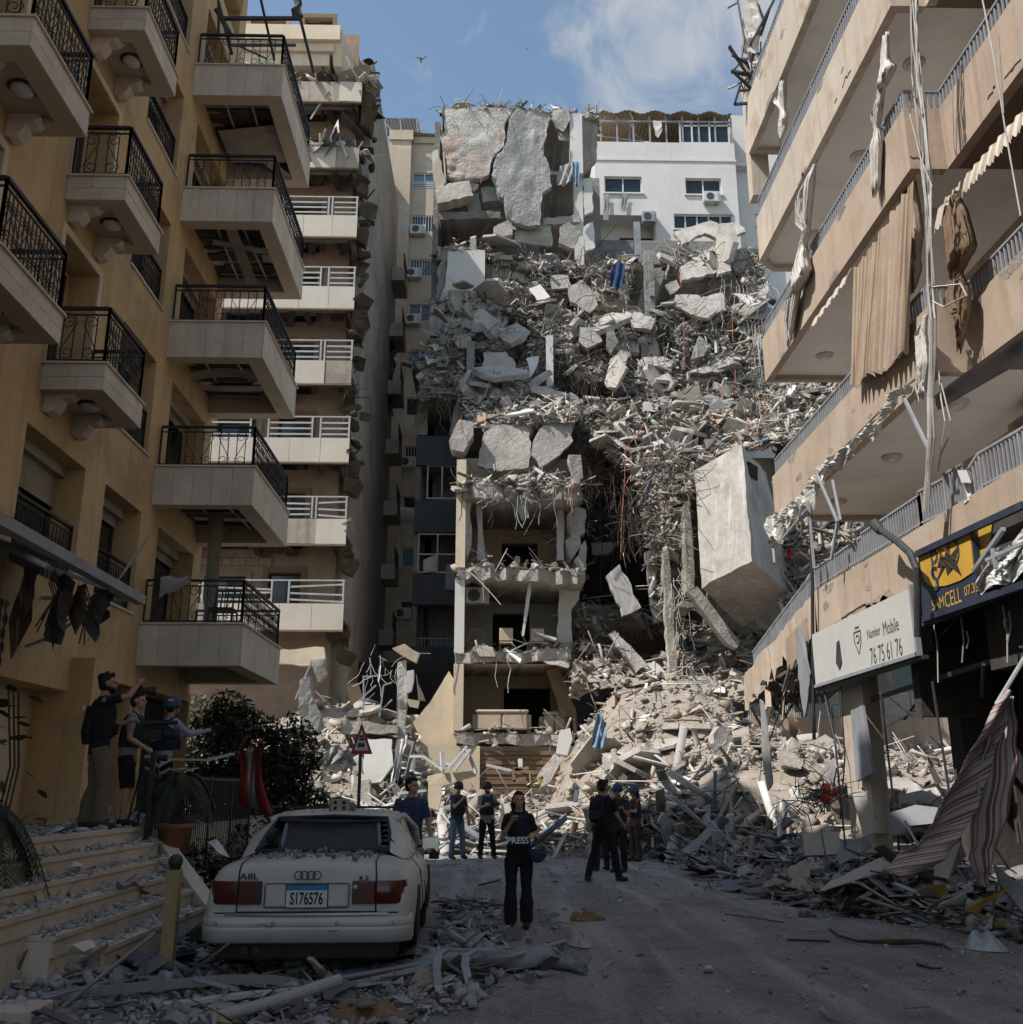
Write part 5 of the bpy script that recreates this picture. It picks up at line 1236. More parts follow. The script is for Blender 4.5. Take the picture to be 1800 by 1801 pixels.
patch([[(1120,790,36.2),(1175,790,35.8),(1232,800,35)],[(1128,850,35.6),(1170,850,35),(1215,850,34.6)],[(1140,920,35.3),(1170,930,34.8),(1200,930,34.6)],[(1148,975,35.2),(1170,990,34.9),(1205,1000,34.7)],[(1172,1070,35.0),(1195,1070,34.8),(1212,1070,34.6)]],40,SL,.45,.6,2,void=.5)
patch([[(1003,735,38.6),(1070,745,38.6),(1130,780,38)],[(1020,830,40.2),(1070,840,41),(1128,850,39.6)],[(1030,920,41.6),(1080,920,42.5),(1150,930,40.5)],[(1025,1010,41.2),(1090,1010,42),(1170,1010,40.4)],[(1015,1080,37.5),(1100,1085,38.2),(1185,1090,37.5)],[(1008,1150,35.4),(1100,1140,36),(1190,1150,36)],[(1005,1215,34.3),(1100,1210,34.4),(1205,1195,34.3)]],15,SL,.9,.85,3,scrap=.5,void=3.2)
patch([[(1360,700,39),(1480,680,38)],[(1370,830,36),(1500,800,36)],[(1375,950,34.4),(1510,930,33.8)],[(1385,1060,33),(1530,1050,32.4)],[(1335,1200,32.6),(1530,1200,31.5)]],26,SL,.6,.8,4,scrap=.45)
patch([[(1185,1100,38),(1345,1120,36)],[(1190,1160,36.5),(1345,1170,35)],[(1185,1215,34.6),(1345,1240,33)]],18,SL,.5,.7,5)
patch([[(785,590,41.6),(900,596,42),(1005,600,42)],[(790,650,40.6),(900,650,40.6),(1005,655,40.6)],[(812,705,39.0),(900,702,39),(1012,722,39)]],24,UP,.7,.95,6,void=3.4)
patch([[(815,700,38.9),(1012,718,38.9)],[(835,752,36.8),(1010,748,36.6)]],45,UP,.4,.6,7)
patch([[(1000,470,43),(1075,470,43),(1148,460,43)],[(990,560,41.9),(1075,570,42.6),(1150,585,42.2)],[(1000,650,41.4),(1075,650,42),(1150,665,41.4)]],15,UP,.8,1.0,8,scrap=.4,void=4.2)
patch([[(850,500,42.9),(1000,482,43)],[(850,540,41.8),(1000,575,41.6)]],24,UP,.4,.7,9,void=3.2)
patch([[(930,565,41.6),(1100,590,42)],[(960,640,41),(1090,655,41.2)]],22,UP,.5,.8,10,void=3.4)
patch([[(755,600,41.4),(820,596,41.3)],[(738,645,41.2),(815,640,41.2)],[(738,690,40.9),(812,692,40.6)]],24,UP,.4,.6,11,scrap=.5)
patch([[(1160,470,43.2),(1250,480,43.6)],[(1165,560,42.3),(1230,566,42.3)]],10,UP,.5,.6,12,void=3.2)
patch([[(1180,575,42.3),(1340,570,42.3)],[(1165,650,41.1),(1335,645,41.1)]],10,UP,.4,.5,13,scrap=.6,base=False)
patch([[(1310,440,43.4),(1345,440,43.4)],[(1320,700,40.6),(1352,700,40.6)]],14,UP,.4,.6,14,scrap=.6,void=2)
# ---- the hill of rubble at the end of the street ----
HX=np.array([-12,-8,-6,-4,-2.4,-1.2,.2,2.0,3.0,4.3,6.4,8.4,10.8,13.8,20]); HZ=np.array([3.2,3.6,4.2,4.2,3.2,1.7,1.2,1.6,3.4,5.0,5.4,3.7,3.0,2.7,2.6])
HY=np.array([34.5,34.5,34.5,34.6,34.6,34.7,34.8,34.8,34.6,34.4,34.2,32.5,31.5,31,31]); TY=np.array([26.5,26.5,27.5,28.6,29.0,28.8,28.2,27.4,27.0,26.6,24.5,22.0,19.5,19.0,19.0])
def hill(x,y):
 h=np.interp(x,HX,HZ); t=(y-np.interp(x,HX,TY))/(np.interp(x,HX,HY)-np.interp(x,HX,TY)); t=np.clip(t,0,1.0)
 z=h*(t**1.15)*(1-.0*t); P=np.stack([x,y,np.zeros_like(x)],1)
 return z+np.clip(t*6,0,1)*(fbm(P*.45,4,21)*1.1+np.abs(fbm(P*1.3,3,22))*.5)-.03*(t<=0)
gx=np.arange(-12,19.01,.2); gy=np.arange(19,40,.2); X,Y=np.meshgrid(gx,gy); Z=hill(X.ravel(),Y.ravel()).reshape(X.shape)
V=np.stack([X.ravel(),Y.ravel(),Z.ravel()],1); nc=len(gx); idx=np.arange(len(gx)*len(gy)).reshape(len(gy),nc)
q=np.stack([idx[:-1,:-1].ravel(),idx[:-1,1:].ravel(),idx[1:,1:].ravel(),idx[1:,:-1].ravel()],1); keep=V[q][:,:,2].max(1)>.005
big_mesh('rubble_hill',V,q[keep],M['dust'],kind='stuff',label='pale mound of dust and crushed concrete filling the end of the street',cat='rubble',smooth=True)
n=30000; x=NR.uniform(-9,17,n); y=NR.uniform(19,36,n); P=np.stack([x,y,np.zeros(n)],1); z=hill(x,y); toe=np.interp(x,HX,TY)
ok=(y>toe-.6*NR.uniform(0,1,n)**3)&~((x>6.0)&(x<9.2)&(y<18))&(NR.uniform(0,1,n)<.12+1.7*np.clip(fbm(P*.55,3,33)+.22,0,1)); P[:,2]=np.maximum(z,0); P=P[ok]
fill(P,1,HI,.03,.9,scrap=.12)
# crisp pale bars, pipes and profiles in front of the shutter and along the toe of the hill
n=420; x=NR.uniform(-4,7,n); y=np.interp(x,HX,TY)+NR.uniform(-.3,4.0,n)*NR.uniform(0,1,n)**.6; P=np.stack([x,y,np.maximum(hill(x,y),0)+NR.uniform(.02,.5,n)],1)
bars=Soup(); bars.add(soup([PLANK,PLANK,PIPE],P,NR.uniform(.5,2.4,n),1.0),0)
bars.build('metal_profiles',[M['scrap']],kind='stuff',label='tangle of pale window profiles, pipes and boards at the foot of the rubble hill',cat='debris')
# large pieces: things of their own, on shared meshes
BIG.sort(key=lambda b:-b[1]/(b[0][1]**1.0))
CM=[piece_mesh(v,M['chunk'],'concrete_chunk')for v in BLOCKS]; SM=[piece_mesh(v,M['chunk'],'concrete_slab')for v in SLABS]
def zone(p,reg):
 if reg==UP:return('smashed floors above the opened rooms' if p[0]<3.4 else 'smashed floors below the white building')if p[2]<22 else('ledges under the great cracked wall panel' if p[0]<4 else 'ledges level with the white building')
 if reg==SL:return 'steep slide left of the tilted box' if p[0]<6.6 else 'slide behind the tilted box'
 x,y,z=p
 if x<-3.4:return 'heap beside the warning sign'
 if x<-.6:return 'heap between warning sign and shutter'
 if x<2.6:return 'low heap in front of the shutter'
 hgt='crest of the hill' if z>3 else('flank of the hill' if z>1.3 else 'foot of the hill')
 if x<5:return hgt+' right of the shutter'
 if x<8:return hgt+' below the tilted box'
 return hgt+' behind the shop piers'
nb={0:0,1:0}; restb=[]
for(p,s,reg)in BIG:
 kk=rng.random()<.5
 if nb[kk]>=240:restb.append((p,s)); continue
 nb[kk]+=1
 rot=(rng.gauss(0,.5),rng.gauss(0,.5),rng.uniform(0,6.28)); f=lambda:rng.uniform(.8,1.25)
 zn=zone(p,reg); sz='large' if s>.66 else 'middling'
 if kk:o=inst(rng.choice(SM),'concrete_plate',None,p,rot,(s*1.7*f(),s*1.5*f(),s*1.2*f())); la=(sz+' flat broken concrete plate on the '+zn,sz+' plates, '+zn)
 else:o=inst(rng.choice(CM),'concrete_chunk',None,p,rot,(s*f()*1.15,s*f(),s*f()*.9)); la=(sz+' blocky lump of broken concrete on the '+zn,sz+' lumps, '+zn)
 tag(o,la[0],'concrete plate' if kk else 'concrete chunk',la[1])
BM=[piece_mesh((V*np.array([1,1,.55]),F),M['concrete'],'broken_slab')for V,F in SLABS]
for i in range(170):
 if i<78:
  pts,heap,dep,dens,spill=LEDGES[rng.choice((1,2,3,4,5,6,7,8,9,10,6,9,7))]; k=rng.randrange(len(pts)-1); p=pts[k]+Vector((0,rng.uniform(-.35,.7),rng.uniform(-.5,.9))); lab='on the smashed upper floors'; hang_=p.z<pts[k].z
  rot=(rng.gauss(1.35,.35)if hang_ else rng.gauss(.55,.5),rng.gauss(0,.45),rng.gauss(0,.7)); s_=rng.uniform(.9,2.3)
 elif i>=120:
  x=rng.uniform(-6,12); y=float(np.interp(x,HX,TY))+rng.uniform(1,7.5); p=Vector((x,y,float(hill(np.array([x]),np.array([y]))[0])+.15)); lab='on the rubble hill '+('left of the shutter' if x<-.5 else 'right of the shutter' if x<6 else 'by the shop piers'); rot=(rng.gauss(.35,.4),rng.gauss(0,.35),rng.uniform(0,6)); s_=rng.uniform(.7,2.0)
 else:
  u,v=rng.uniform(1020,1450),rng.uniform(705,800); Yv=40.2-(v-700)*.04; p=atY(u,v,Yv-.3); lab='on the steep rubble slide'; rot=(rng.gauss(.5,.45),rng.gauss(0,.4),rng.uniform(0,6)); s_=rng.uniform(.7,1.6)
 o=inst(rng.choice(BM),'broken_slab',None,p,rot,(s_*rng.uniform(.9,1.4),s_,s_)); tag(o,('wide' if s_>1.5 else 'small')+' jagged piece of floor slab '+('hanging' if i<78 and hang_ else 'lying')+' '+lab,'broken slab','jagged floor slabs '+lab,'thing')
if restb:ruin.add(soup(BLOCKS,[b[0]for b in restb],[b[1]for b in restb],.8))
ruin.build('concrete_rubble',[M['chunk']],kind='stuff',label='countless smaller lumps of broken concrete over ruin and hill',cat='rubble')
ruinscrap.build('household_scrap',[M['scrap']],kind='stuff',label='scattered boards, pipes, cloth and sheet scraps over ruin and hill',cat='debris')
build('dust_heaps',dustm,M['dust'],kind='stuff',smooth=True,label='dust and crushed concrete heaped on the broken floors',cat='rubble')
# ---- wires, rebar and conduits ----
wr=MB(); wp=MB()
def hang(mb,p,ln,r=.012,sway=.25,n=6):
 q=Vector(p); pts=[q]; dx,dy=rng.gauss(0,sway),rng.gauss(0,sway)*.5-.1
 for i in range(1,n):t=i/(n-1); pts.append(Vector(p)+Vector((dx*t*t+rng.gauss(0,.05),dy*t,-ln*t)))
 mb.tube(pts,r,3,0,False)
def curl(mb,p,ln,r=.012):
 a=rng.uniform(0,6.28); el=rng.uniform(-.4,1.2); d=Vector((math.cos(a)*math.cos(el),-abs(math.sin(a)*math.cos(el)),math.sin(el))); pts=[Vector(p)]; v=d*ln/6
 bend=Vector((rng.gauss(0,.4),rng.gauss(0,.4),rng.gauss(-.5,.4)))*ln/9
 for i in range(6):pts.append(pts[-1]+v); v=v+bend*.35
 mb.tube(pts,r,3,0,False)
for pts,heap,dep,dens,spill in LEDGES:
 for i in range(int(58*dens*spill)):
  k=rng.randrange(len(pts)-1); p=pts[k].lerp(pts[k+1],rng.random())-Vector((0,.05,rng.uniform(0,.3)))
  if rng.random()<.5:hang(wr if rng.random()<.6 else wp,p,rng.uniform(.3,1.8),rng.uniform(.008,.018))
  else:curl(wr if rng.random()<.7 else wp,p,rng.uniform(.4,1.5),rng.uniform(.008,.016))
for(u0,u1,v0,v1,Y,n,lmin,lmax,mbx)in[(1312,1340,560,600,41,26,2,5.2,wp),(1265,1310,490,520,41.8,20,.8,2.6,wp),(1020,1130,820,900,36.8,46,1,3.5,wr),(1090,1180,840,930,35,60,.6,2.2,wr),(1010,1040,700,800,37.5,40,.5,2.0,wr),(1180,1215,960,1100,34.2,26,.5,1.6,wp),(1185,1240,1150,1190,34,20,.3,1.0,wp),(970,1060,640,720,39,40,.5,1.8,wr),(1200,1330,590,690,40,40,.5,2.2,wr),(640,700,1150,1190,31.5,16,.4,1.6,wp),(840,1010,850,880,34.3,20,.2,.8,wp),(1380,1470,700,780,36,30,.4,1.5,wr)]:
 for i in range(n):
  p=atY(rng.uniform(u0,u1),rng.uniform(v0,v1),Y+rng.uniform(-.4,.4))
  if rng.random()<.7:hang(mbx,p,rng.uniform(lmin,lmax),rng.uniform(.008,.016),.35)
  else:curl(mbx,p,rng.uniform(lmin,lmax)*.7,rng.uniform(.008,.016))
for(u0,u1,v0,v1,Y0)in((850,1150,470,700,41),(1150,1340,470,690,41),(1010,1180,720,980,37.6),(1130,1240,800,1000,34.4)):
 for i in range(130):
  if i%13==0:c=atY(rng.uniform(u0,u1),rng.uniform(v0,v1),Y0+rng.uniform(-.8,.6)); sp_=rng.uniform(.15,.5)
  curl(wr if i%13<9 else wp,c+Vector((rng.gauss(0,sp_),rng.gauss(0,.15),rng.gauss(0,sp_*.6))),rng.uniform(.6,2.2),rng.uniform(.008,.015))
for i in range(240):
 x=rng.uniform(-5,14); y=float(np.interp(x,HX,TY))+rng.uniform(.5,8); z=float(hill(np.array([x]),np.array([y]))[0]); curl(rng.choice((wr,wp)),(x,y,z+.05),rng.uniform(.4,1.6),.011)
build('rebar_strands',wr,M['rebar'],kind='stuff',label='dark bent rebar and cables sticking out of the ruin',cat='rebar')
build('cable_strands',wp,M['wire'],kind='stuff',label='pale cables and wires dangling from the ruin',cat='cable')
for(pix,Y)in[([(1028,460),(1031,475),(1026,495)],41),([(1135,745),(1100,790),(1098,850),(1093,920),(1091,985)],36),([(1202,558),(1204,600),(1206,655)],41),([(1202,578),(1228,576)],41),([(1195,480),(1200,505)],41.8),([(1110,800),(1112,830),(1100,850)],36),([(1315,740),(1330,770),(1350,795)],35.4),([(1288,560),(1289,600)],41),([(1350,700),(1345,750),(1352,790)],36.5),([(1293,650),(1293,700)],40),([(1050,540),(1054,550)],41),([(810,735),(815,755),(820,770)],35.3),([(1003,850),(1006,868),(1008,900)],34.6),([(875,205),(878,222),(884,245)],42.6),([(850,305),(846,322)],42.4),([(1095,728),(1088,745)],37.6),([(1020,640),(1032,650)],40)]:
 mb=MB(); pts=[atY(u,v,Y)for u,v in pix]; pts=[p+Vector((rng.gauss(0,.02),rng.gauss(0,.03),0))for p in pts]; mb.tube(pts,.018,5)
 build('orange_conduit',mb,M['orange'],label='bare orange electrical conduit hanging out of the ruin',cat='conduit',group='orange conduits in the ruin')
def rag(pix,Y,m,label,amp=.12,cat='cloth'):
 top=[atY(u,v,Y)for u,v in pix[0]]; bot=[atY(u,v,Y-.15)for u,v in pix[1]]; mb=MB(); r=random.Random(int(pix[0][0][0])); n=8; P=[]
 for i in range(n+1):
  t=i/n; row=[]
  for j in range(9):
   s=j/8*(len(top)-1); a=min(int(s),len(top)-2); f=s-a
   p=top[a].lerp(top[a+1],f).lerp(bot[a].lerp(bot[a+1],f),t); row.append(p+Vector((.03*math.sin(j*2+i),-amp*math.sin(j*1.7+i*.4)*(.3+t),r.uniform(-.03,.03))))
  P.append(row)
 mb.grid(P); return build('hanging_cloth',mb,m,smooth=True,label=label,cat=cat)
rag([[(1005,690-405),(1022,285)],[(1010,325),(1018,330)]],42.6,M['cloth_blue'],'bright blue cloth hanging at the top right of the cracked wall panel')
rag([[(985,292),(1000,287),(1010,292)],[(978,325),(990,328),(1005,318)]],42.8,M['cloth_grey'],'dark cloth draped beside the bright blue one at the top of the ruin')
rag([[(1048,1255),(1060,1258),(1068,1275)],[(1040,1310),(1050,1318),(1064,1315)]],30.5,M['cloth_blue'],'light blue shirt lying on the sunlit rubble hill',.1,'shirt')
rag([[(1075,470),(1090,455),(1100,470)],[(1072,500),(1085,510),(1098,500)]],41.3,pmat('navy cloth',(.03,.05,.12),.95),'navy clothing caught between broken slabs of the upper floors')
rag([[(1385,960),(1392,965)],[(1383,985),(1393,978)]],32.5,pmat('red cloth',(.42,.05,.05),.9),'red cloth in the rubble seen under the right balconies')
rag([[(605,1325),(590,1310),(575,1320)],[(552,1370),(565,1375),(572,1365)]],27,M['cloth_grey'],'grey cloth flung over the shrub beside the warning sign')
rag([[(718,1290),(712,1300),(700,1300)],[(700,1370),(690,1380),(688,1375)]],31,M['white_metal'],'crumpled silver foil hanging over the rubble behind the warning sign',.15,'foil')
# special large plates on the hill
for(pix,Y,th,m,lab,tl,ln)in[([(642,1300),(690,1300),(692,1345),(670,1375),(640,1375)],31.2,.2,'whitewall','large white concrete slab leaning behind the warning sign',0,.15),([(622,1375),(650,1370),(655,1415),(625,1425)],30.2,.5,'concrete','brown rounded concrete lump at the foot of the warning sign',0,.2),([(985,1285),(1003,1280),(1007,1300),(998,1328),(978,1325)],32.5,.25,'whitewall','white slab standing upright beside the shutter',.1,.2),([(945,1365),(975,1325),(990,1335),(968,1375),(950,1385)],31,.3,'concrete','long pale slab leaning on the rubble in front of the shutter',.1,.5),([(1165,1300),(1175,1272),(1195,1272),(1197,1300),(1185,1325),(1168,1320)],31.5,.3,'concrete','upright pale slab in the middle of the rubble hill',.1,.3),([(1150,1370),(1190,1360),(1225,1385),(1215,1400),(1170,1395)],28.3,.3,'concrete','grey slab lying low on the right of the rubble hill',.1,.8),([(1372,1320),(1390,1318),(1414,1340),(1408,1352),(1378,1345)],27.5,.35,'concrete','tilted grey slab on the rubble under the shop balcony',.1,.8),([(1060,1330),(1082,1320),(1090,1345),(1065,1355)],30,.3,'concrete','grey slab below the light blue shirt',.1,.5),([(1238,1305),(1260,1290),(1275,1300),(1262,1320),(1245,1322)],30.5,.4,'concrete','square concrete block right of the upright pale slab',.1,.4),([(1180,1185),(1255,1190),(1280,1215),(1215,1225)],33.6,.35,'concrete','broad slab on the crest of the rubble hill below the tilted box',.1,.9),([(752,1365),(830,1355),(838,1362),(778,1382),(772,1425),(757,1420)],28.3,.12,'cream','cream door frame corner lying against the rubble hill',.0,.1)]:
 q=[atY(u,v,Y)for u,v in pix]; x0=min(p.x for p in q); z0=min(p.z for p in q)
 out=jag([atY(u,v,Y+tl*(p.x-x0)+ln*(p.z-z0))for(u,v),p in zip(pix,q)],.04,int(pix[0][0])); mb=MB().prism(out,(0,th,-.05))
 build('concrete_plate',mb,M[m],label=lab,cat='concrete plate')
wl=thing('boundary_wall',(13,33.2,3.2),'tan boundary wall topped with a white bar railing beyond the shop piers','wall')
a=atY(1345,1262,33.2); c=atY(1760,1282,33.2); zt=a.z
build('wall',MB().box(a.x-.6,c.x,33.2,33.4,2.0,zt),M['tan'],wl)
for i in range(9):
 x=a.x-.5+(c.x-a.x)*i/8.5; b=MB(); w_=(c.x-a.x)/8.5-.12
 for j in range(13):b.bar((x+w_*j/12,33.3,zt),(x+w_*j/12,33.3,zt+.82),.035)
 b.bar((x,33.3,zt+.80),(x+w_,33.3,zt+.80),.05); b.bar((x,33.3,zt+.42),(x+w_,33.3,zt+.42),.035); build('railing_panel',b,M['white_metal'],wl)
hs=thing('house',(15,38,0),'plain dim house behind the boundary wall, mostly hidden by the right building','building')
hol=[(9.5+i*2.6,10.7+i*2.6,z,z+1.5)for i in range(5)for z in(5.2,8.3,11.4)]
mb=MB(); wall_holes(mb,'y',36.5,8.4,24,0,14,hol,.3); mb.quad((8.4,36.5,0),(8.4,46,0),(8.4,46,14),(8.4,36.5,14)); build('wall',mb,M['sidewall'],hs)
build('room',MB().box(8.6,23.9,37,45,0,13.9),M['void'],hs)
for h in hol:build('pane',MB().box(h[0],h[1],36.75,36.78,h[2],h[3]),M['glass'],hs)
# broken wall end and pillar left of the opened rooms
for i,(px,Y,th,m,tl,rl)in enumerate([([(690,1140),(712,1132),(738,1148),(732,1165),(705,1150)],33,.4,'cream',.2,0),([(700,1165),(714,1160),(716,1230),(712,1312),(700,1312)],33.2,.35,'panelA',.1,.04),([(716,1180),(728,1178),(724,1215),(714,1220)],33,.3,'whitewall',.1,.02),([(732,1185),(742,1215),(748,1232),(736,1230)],33.4,.3,'cream',.2,.03),([(715,1228),(738,1232),(735,1245),(720,1242)],33,.3,'cream',.2,.03),([(610,1205),(630,1200),(638,1225),(618,1240)],33.5,.1,'cloth_brown',.2,0),([(528,1195),(545,1190),(550,1245),(565,1255),(560,1290),(528,1290)],31.5,.6,'panelB',.2,.1),([(480,1142),(570,1138),(573,1160),(545,1170),(482,1168)],33.6,.3,'cream',.05,0),([(600,1265),(700,1275),(700,1290),(600,1290)],32.6,1.5,'concrete',.05,.05),([(545,1160),(572,1158),(575,1185),(560,1200)],33.2,.4,'concrete',.2,.06)]):
 panel('broken_wall',rb_,px,Y,th,M[m],.04,300+i,tl,0,relief=rl)
panel('shade_backing',rb_,[(545,1165),(805,1165),(805,1300),(545,1300)],39.5,.2,M['void'],.02,320)  # flat near-black backing sheet, the gap's shade put into its colour
mb=MB()
for a,b,Y in(((640,1190),(640,1250),33),((668,1260),(675,1205),33),((675,1205),(690,1200),33),((632,1232),(662,1205),32.6),((690,1230),(665,1255),32.8),((638,1190),(672,1188),33),((520,1230),(548,1165),32),((585,1245),(555,1215),32.4)):mb.bar(atY(*a,Y),atY(*b,Y),.07,.05)
build('broken_frame',mb,M['grey_metal'],rb_)
# wreckage heaped on the upper balconies of the damaged building
uw=Soup(); n=190; P=np.stack([NR.uniform(-9.6,-4.9,n),Y3+NR.uniform(-.1,1.3,n),np.where(NR.uniform(0,1,n)<.5,7.0+3.06*6+.92,7.0+3.06*7+.92)+NR.uniform(0,.35,n)],1)
uw.add(soup(SLABS,P[:90],NR.uniform(.15,.75,90),1.0),0); uw.add(soup([PLANK,SHEET,PIPE],P[90:],NR.uniform(.4,1.6,100),1.2),1)
m=60; P=np.stack([NR.uniform(-5.4,-4.75,m),Y3+NR.uniform(0,1.4,m),NR.uniform(10,31,m)],1); uw.add(soup([PLANK,SHEET,SLABS[1]],P,NR.uniform(.3,.9,m),1.4),2)
uw.build('wreckage',[M['panelA'],M['scrap'],M['wood_dark']],parent=b3,kind='stuff')
# ================= the dusty parked car =================
CARP=pmat('dusty pale gold car paint',(.54,.53,.505),.42,.07,3,.10,40,.002,spec=.5,dirtamt=.35,dirts=1.6,dirt=(.30,.285,.26),dust=.6,dustc=(.38,.365,.34))
M['rubber']=pmat('black rubber',(.018,.018,.018),.8,.3,6,.2,30,.004)
M['black_plastic']=pmat('black plastic',(.022,.022,.024),.6,.2,4,0)
M['tail_red']=pmat('red tail lamp',(.085,.009,.009),.22,.2,6,0,spec=.6,dirtamt=.25,dirts=3)
M['tail_dark']=pmat('dark tail lamp section',(.03,.02,.02),.25,.2,6,0,spec=.6)
M['chrome']=pmat('dull chrome',(.55,.55,.56),.25,.1,3,0,metal=1)
car=thing('parked_car',(-1.66,12.1,0),'dusty pale sedan with smashed rear window parked beside the entrance steps','car',rz=R_(1.2))
#  y, z_sill, z_mid, z_belt, z_top, w_sill, w_mid, w_belt, w_top
ST=[(-2.50,.40,.50,.92,.94,.60,.66,.60,.50),(-2.485,.36,.52,.985,1.0,.80,.85,.72,.60),(-2.42,.33,.54,1.0,1.025,.86,.915,.77,.62),(-2.2,.30,.55,1.005,1.04,.89,.935,.80,.64),(-1.6,.26,.55,.99,1.05,.90,.945,.83,.67),(-.9,.24,.55,.965,.99,.90,.945,.845,.75),(.2,.24,.55,.945,.97,.90,.945,.845,.76),(1.2,.25,.55,.92,.965,.90,.945,.83,.72),(1.8,.27,.53,.86,.93,.89,.935,.80,.66),(2.25,.32,.50,.76,.84,.84,.88,.74,.60),(2.48,.36,.48,.66,.70,.66,.70,.60,.45)]
def prof(s):
 y,a,b,c,d,ws,wm,wb,wt=s
 h=[(0,a),(ws*.6,a),(ws*.96,a+.02),(ws+.02,a+.08),(wm,b),(wm,(b+c)/2-.02),(wm*.45+wb*.55,c-.06),(wb,c-.01),(wt,d),(wt*.5,d+.012),(0,d+.016)]
 return[(x,y,z)for x,z in h]+[(-x,y,z)for x,z in h[-2:0:-1]]
mb=MB(); mb.grid([prof(s)for s in ST],0,True); n0=len(prof(ST[0])); mb.f.append(tuple(range(n0-1,-1,-1))); mb.m.append(0); mb.f.append(tuple(range(len(mb.v)-n0,len(mb.v)))); mb.m.append(0)
body=build('body',mb,CARP,car,True,True)
ss=body.modifiers.new('sub','SUBSURF'); ss.levels=1; ss.render_levels=2
# bumper
mb=MB(); BP=[]
for(z,o)in((.345,0.0),(.36,.05),(.46,.085),(.482,.085),(.486,.078),(.49,.085),(.555,.075),(.575,.035),(.58,.0)):
 row=[]
 for t in np.linspace(-1,1,21):
  x=.93*math.copysign(abs(t)**.9,t); y=-2.47-o+.30*max(0,abs(t)-.72)**2*12*.55
  row.append((x*(1-.0),y,z))
 BP.append([(row[0][0]-.0,-1.95,z)]+row+[(row[-1][0],-1.95,z)])
mb.grid(BP,0,False,True); build('rear_bumper',mb,CARP,car,True,True)
mb=MB().box(-.80,.80,-2.42,-2.0,.20,.36); build('lower_valance',mb,M['black_plastic'],car,True,bevel=.02)
mb=MB();
for t0,t1 in zip(np.linspace(-1,1,15)[:-1],np.linspace(-1,1,15)[1:]):
 f=lambda t:Vector((.72*t,-2.535+.03*t*t,.592)); mb.bar(f(t0),f(t1),.012,.018)
build('chrome_strip',mb,M['chrome'],car,True)
mb=MB();
for z in(.606,):mb.bar((-.63,-2.506,z),(.63,-2.506,z),.008,.014)
for sx in(-1,1):
 mb.tube([(sx*.615,-2.513,.60),(sx*.615,-2.512,.80),(sx*.61,-2.505,.955),(sx*.60,-2.46,1.022),(sx*.585,-2.1,1.052),(sx*.60,-1.62,1.066)],.0065,4)
 mb.tube([(sx*.60,-2.512,.60),(sx*.80,-2.49,.60),(sx*.90,-2.40,.60)],.0055,4)
mb.tube([(-.37,-2.519,.645),(.37,-2.519,.645),(.375,-2.519,.655),(.375,-2.516,.83),(.36,-2.515,.845),(-.36,-2.515,.845),(-.375,-2.516,.83),(-.375,-2.519,.655),(-.37,-2.519,.645)],.0042,4)
for u in(-.78,-.28,.28,.76):mb.tube([(u+.015*math.cos(a),-2.556+(.02 if abs(u)>.5 else 0),.515+.015*math.sin(a))for a in np.linspace(0,6.28,9)],.003,3)
mb.tube([(-.42,-2.562,.50),(-.39,-2.562,.515),(-.33,-2.562,.495),(-.27,-2.562,.49)],.003,3); mb.tube([(.2,-2.562,.465),(.24,-2.562,.45),(.3,-2.562,.46)],.003,3)
build('panel_gap',mb,M['black_plastic'],car,True)
# tail lamps (outer on the wing, inner on the lid)
for sx in(-1,1):
 mb=MB(); P=[]
 for z in(.672,.685,.855,.868):P.append([(sx*x,y-(0 if z in(.672,.868)else .012),z)for x,y in((.622,-2.512),(.72,-2.512),(.80,-2.49),(.855,-2.44),(.885,-2.36))])
 mb.grid(P); l=build('tail_lamp',mb,M['tail_red'],car,True,True)
 mb=MB().box(sx*.40,sx*.608,-2.532,-2.50,.672,.868); build('inner_tail_lamp',mb,M['tail_red'],car,True,bevel=.01)
 mb=MB().box(sx*.405,sx*.452,-2.5355,-2.533,.69,.852); build('reversing_lamp',mb,M['tail_dark'],car,True)
mb=MB().lathe([(.001,0),(.018,0),(.018,.004),(.001,.004)],n=14); mb.v=[(x+.43,-2.5375-z,y+.82)for x,y,z in mb.v]; build('round_sticker',mb,M['white_metal'],car,True)
# number plate
mb=MB().box(-.36,.36,-2.516,-2.505,.655,.835); build('plate_recess',mb,CARP,car,True,bevel=.012)
pl=build('number_plate',MB().box(-.19,.19,-2.53,-2.522,.638,.838),M['black_plastic'],car,True)
build('plate_face',MB().box(-.182,.182,-2.5345,-2.5305,.648,.79),flat('plate white',(.62,.62,.60),.5),pl,True)
build('plate_band',MB().box(-.182,.182,-2.5345,-2.5305,.791,.832),flat('plate blue',(.03,.20,.42),.5),pl,True)
TXT=flat('lettering black',(.012,.012,.014),.6)
def text(name,body_,size,m,parent,loc,rot,align='CENTER',sx=1.0,ext=.0008,bold=0):
 c=bpy.data.curves.new(name,'FONT'); c.body=body_; c.size=size; c.align_x=align; c.align_y='CENTER'; c.extrude=ext; c.offset=bold; c.resolution_u=3
 tmp=bpy.data.objects.new(name,c); me=bpy.data.meshes.new_from_object(tmp); bpy.data.objects.remove(tmp); bpy.data.curves.remove(c)
 me.materials.clear(); me.materials.append(m); o=bpy.data.objects.new(name,me); COL.objects.link(o); o.parent=parent; o.location=loc; o.rotation_euler=rot; o.scale=(sx,1,1); return o
text('plate_lettering','S176576',.142,TXT,pl,(0,-2.536,.716),(R_(90),0,0),sx=.60,bold=.0032)
text('model_badge','A8L',.075,TXT,car,(-.52,-2.522,.905),(R_(82),0,0),sx=1.35,bold=.001)
text('engine_badge','4.2',.055,TXT,car,(.50,-2.524,.888),(R_(85),0,0),sx=1.4,bold=.001)
mb=MB()
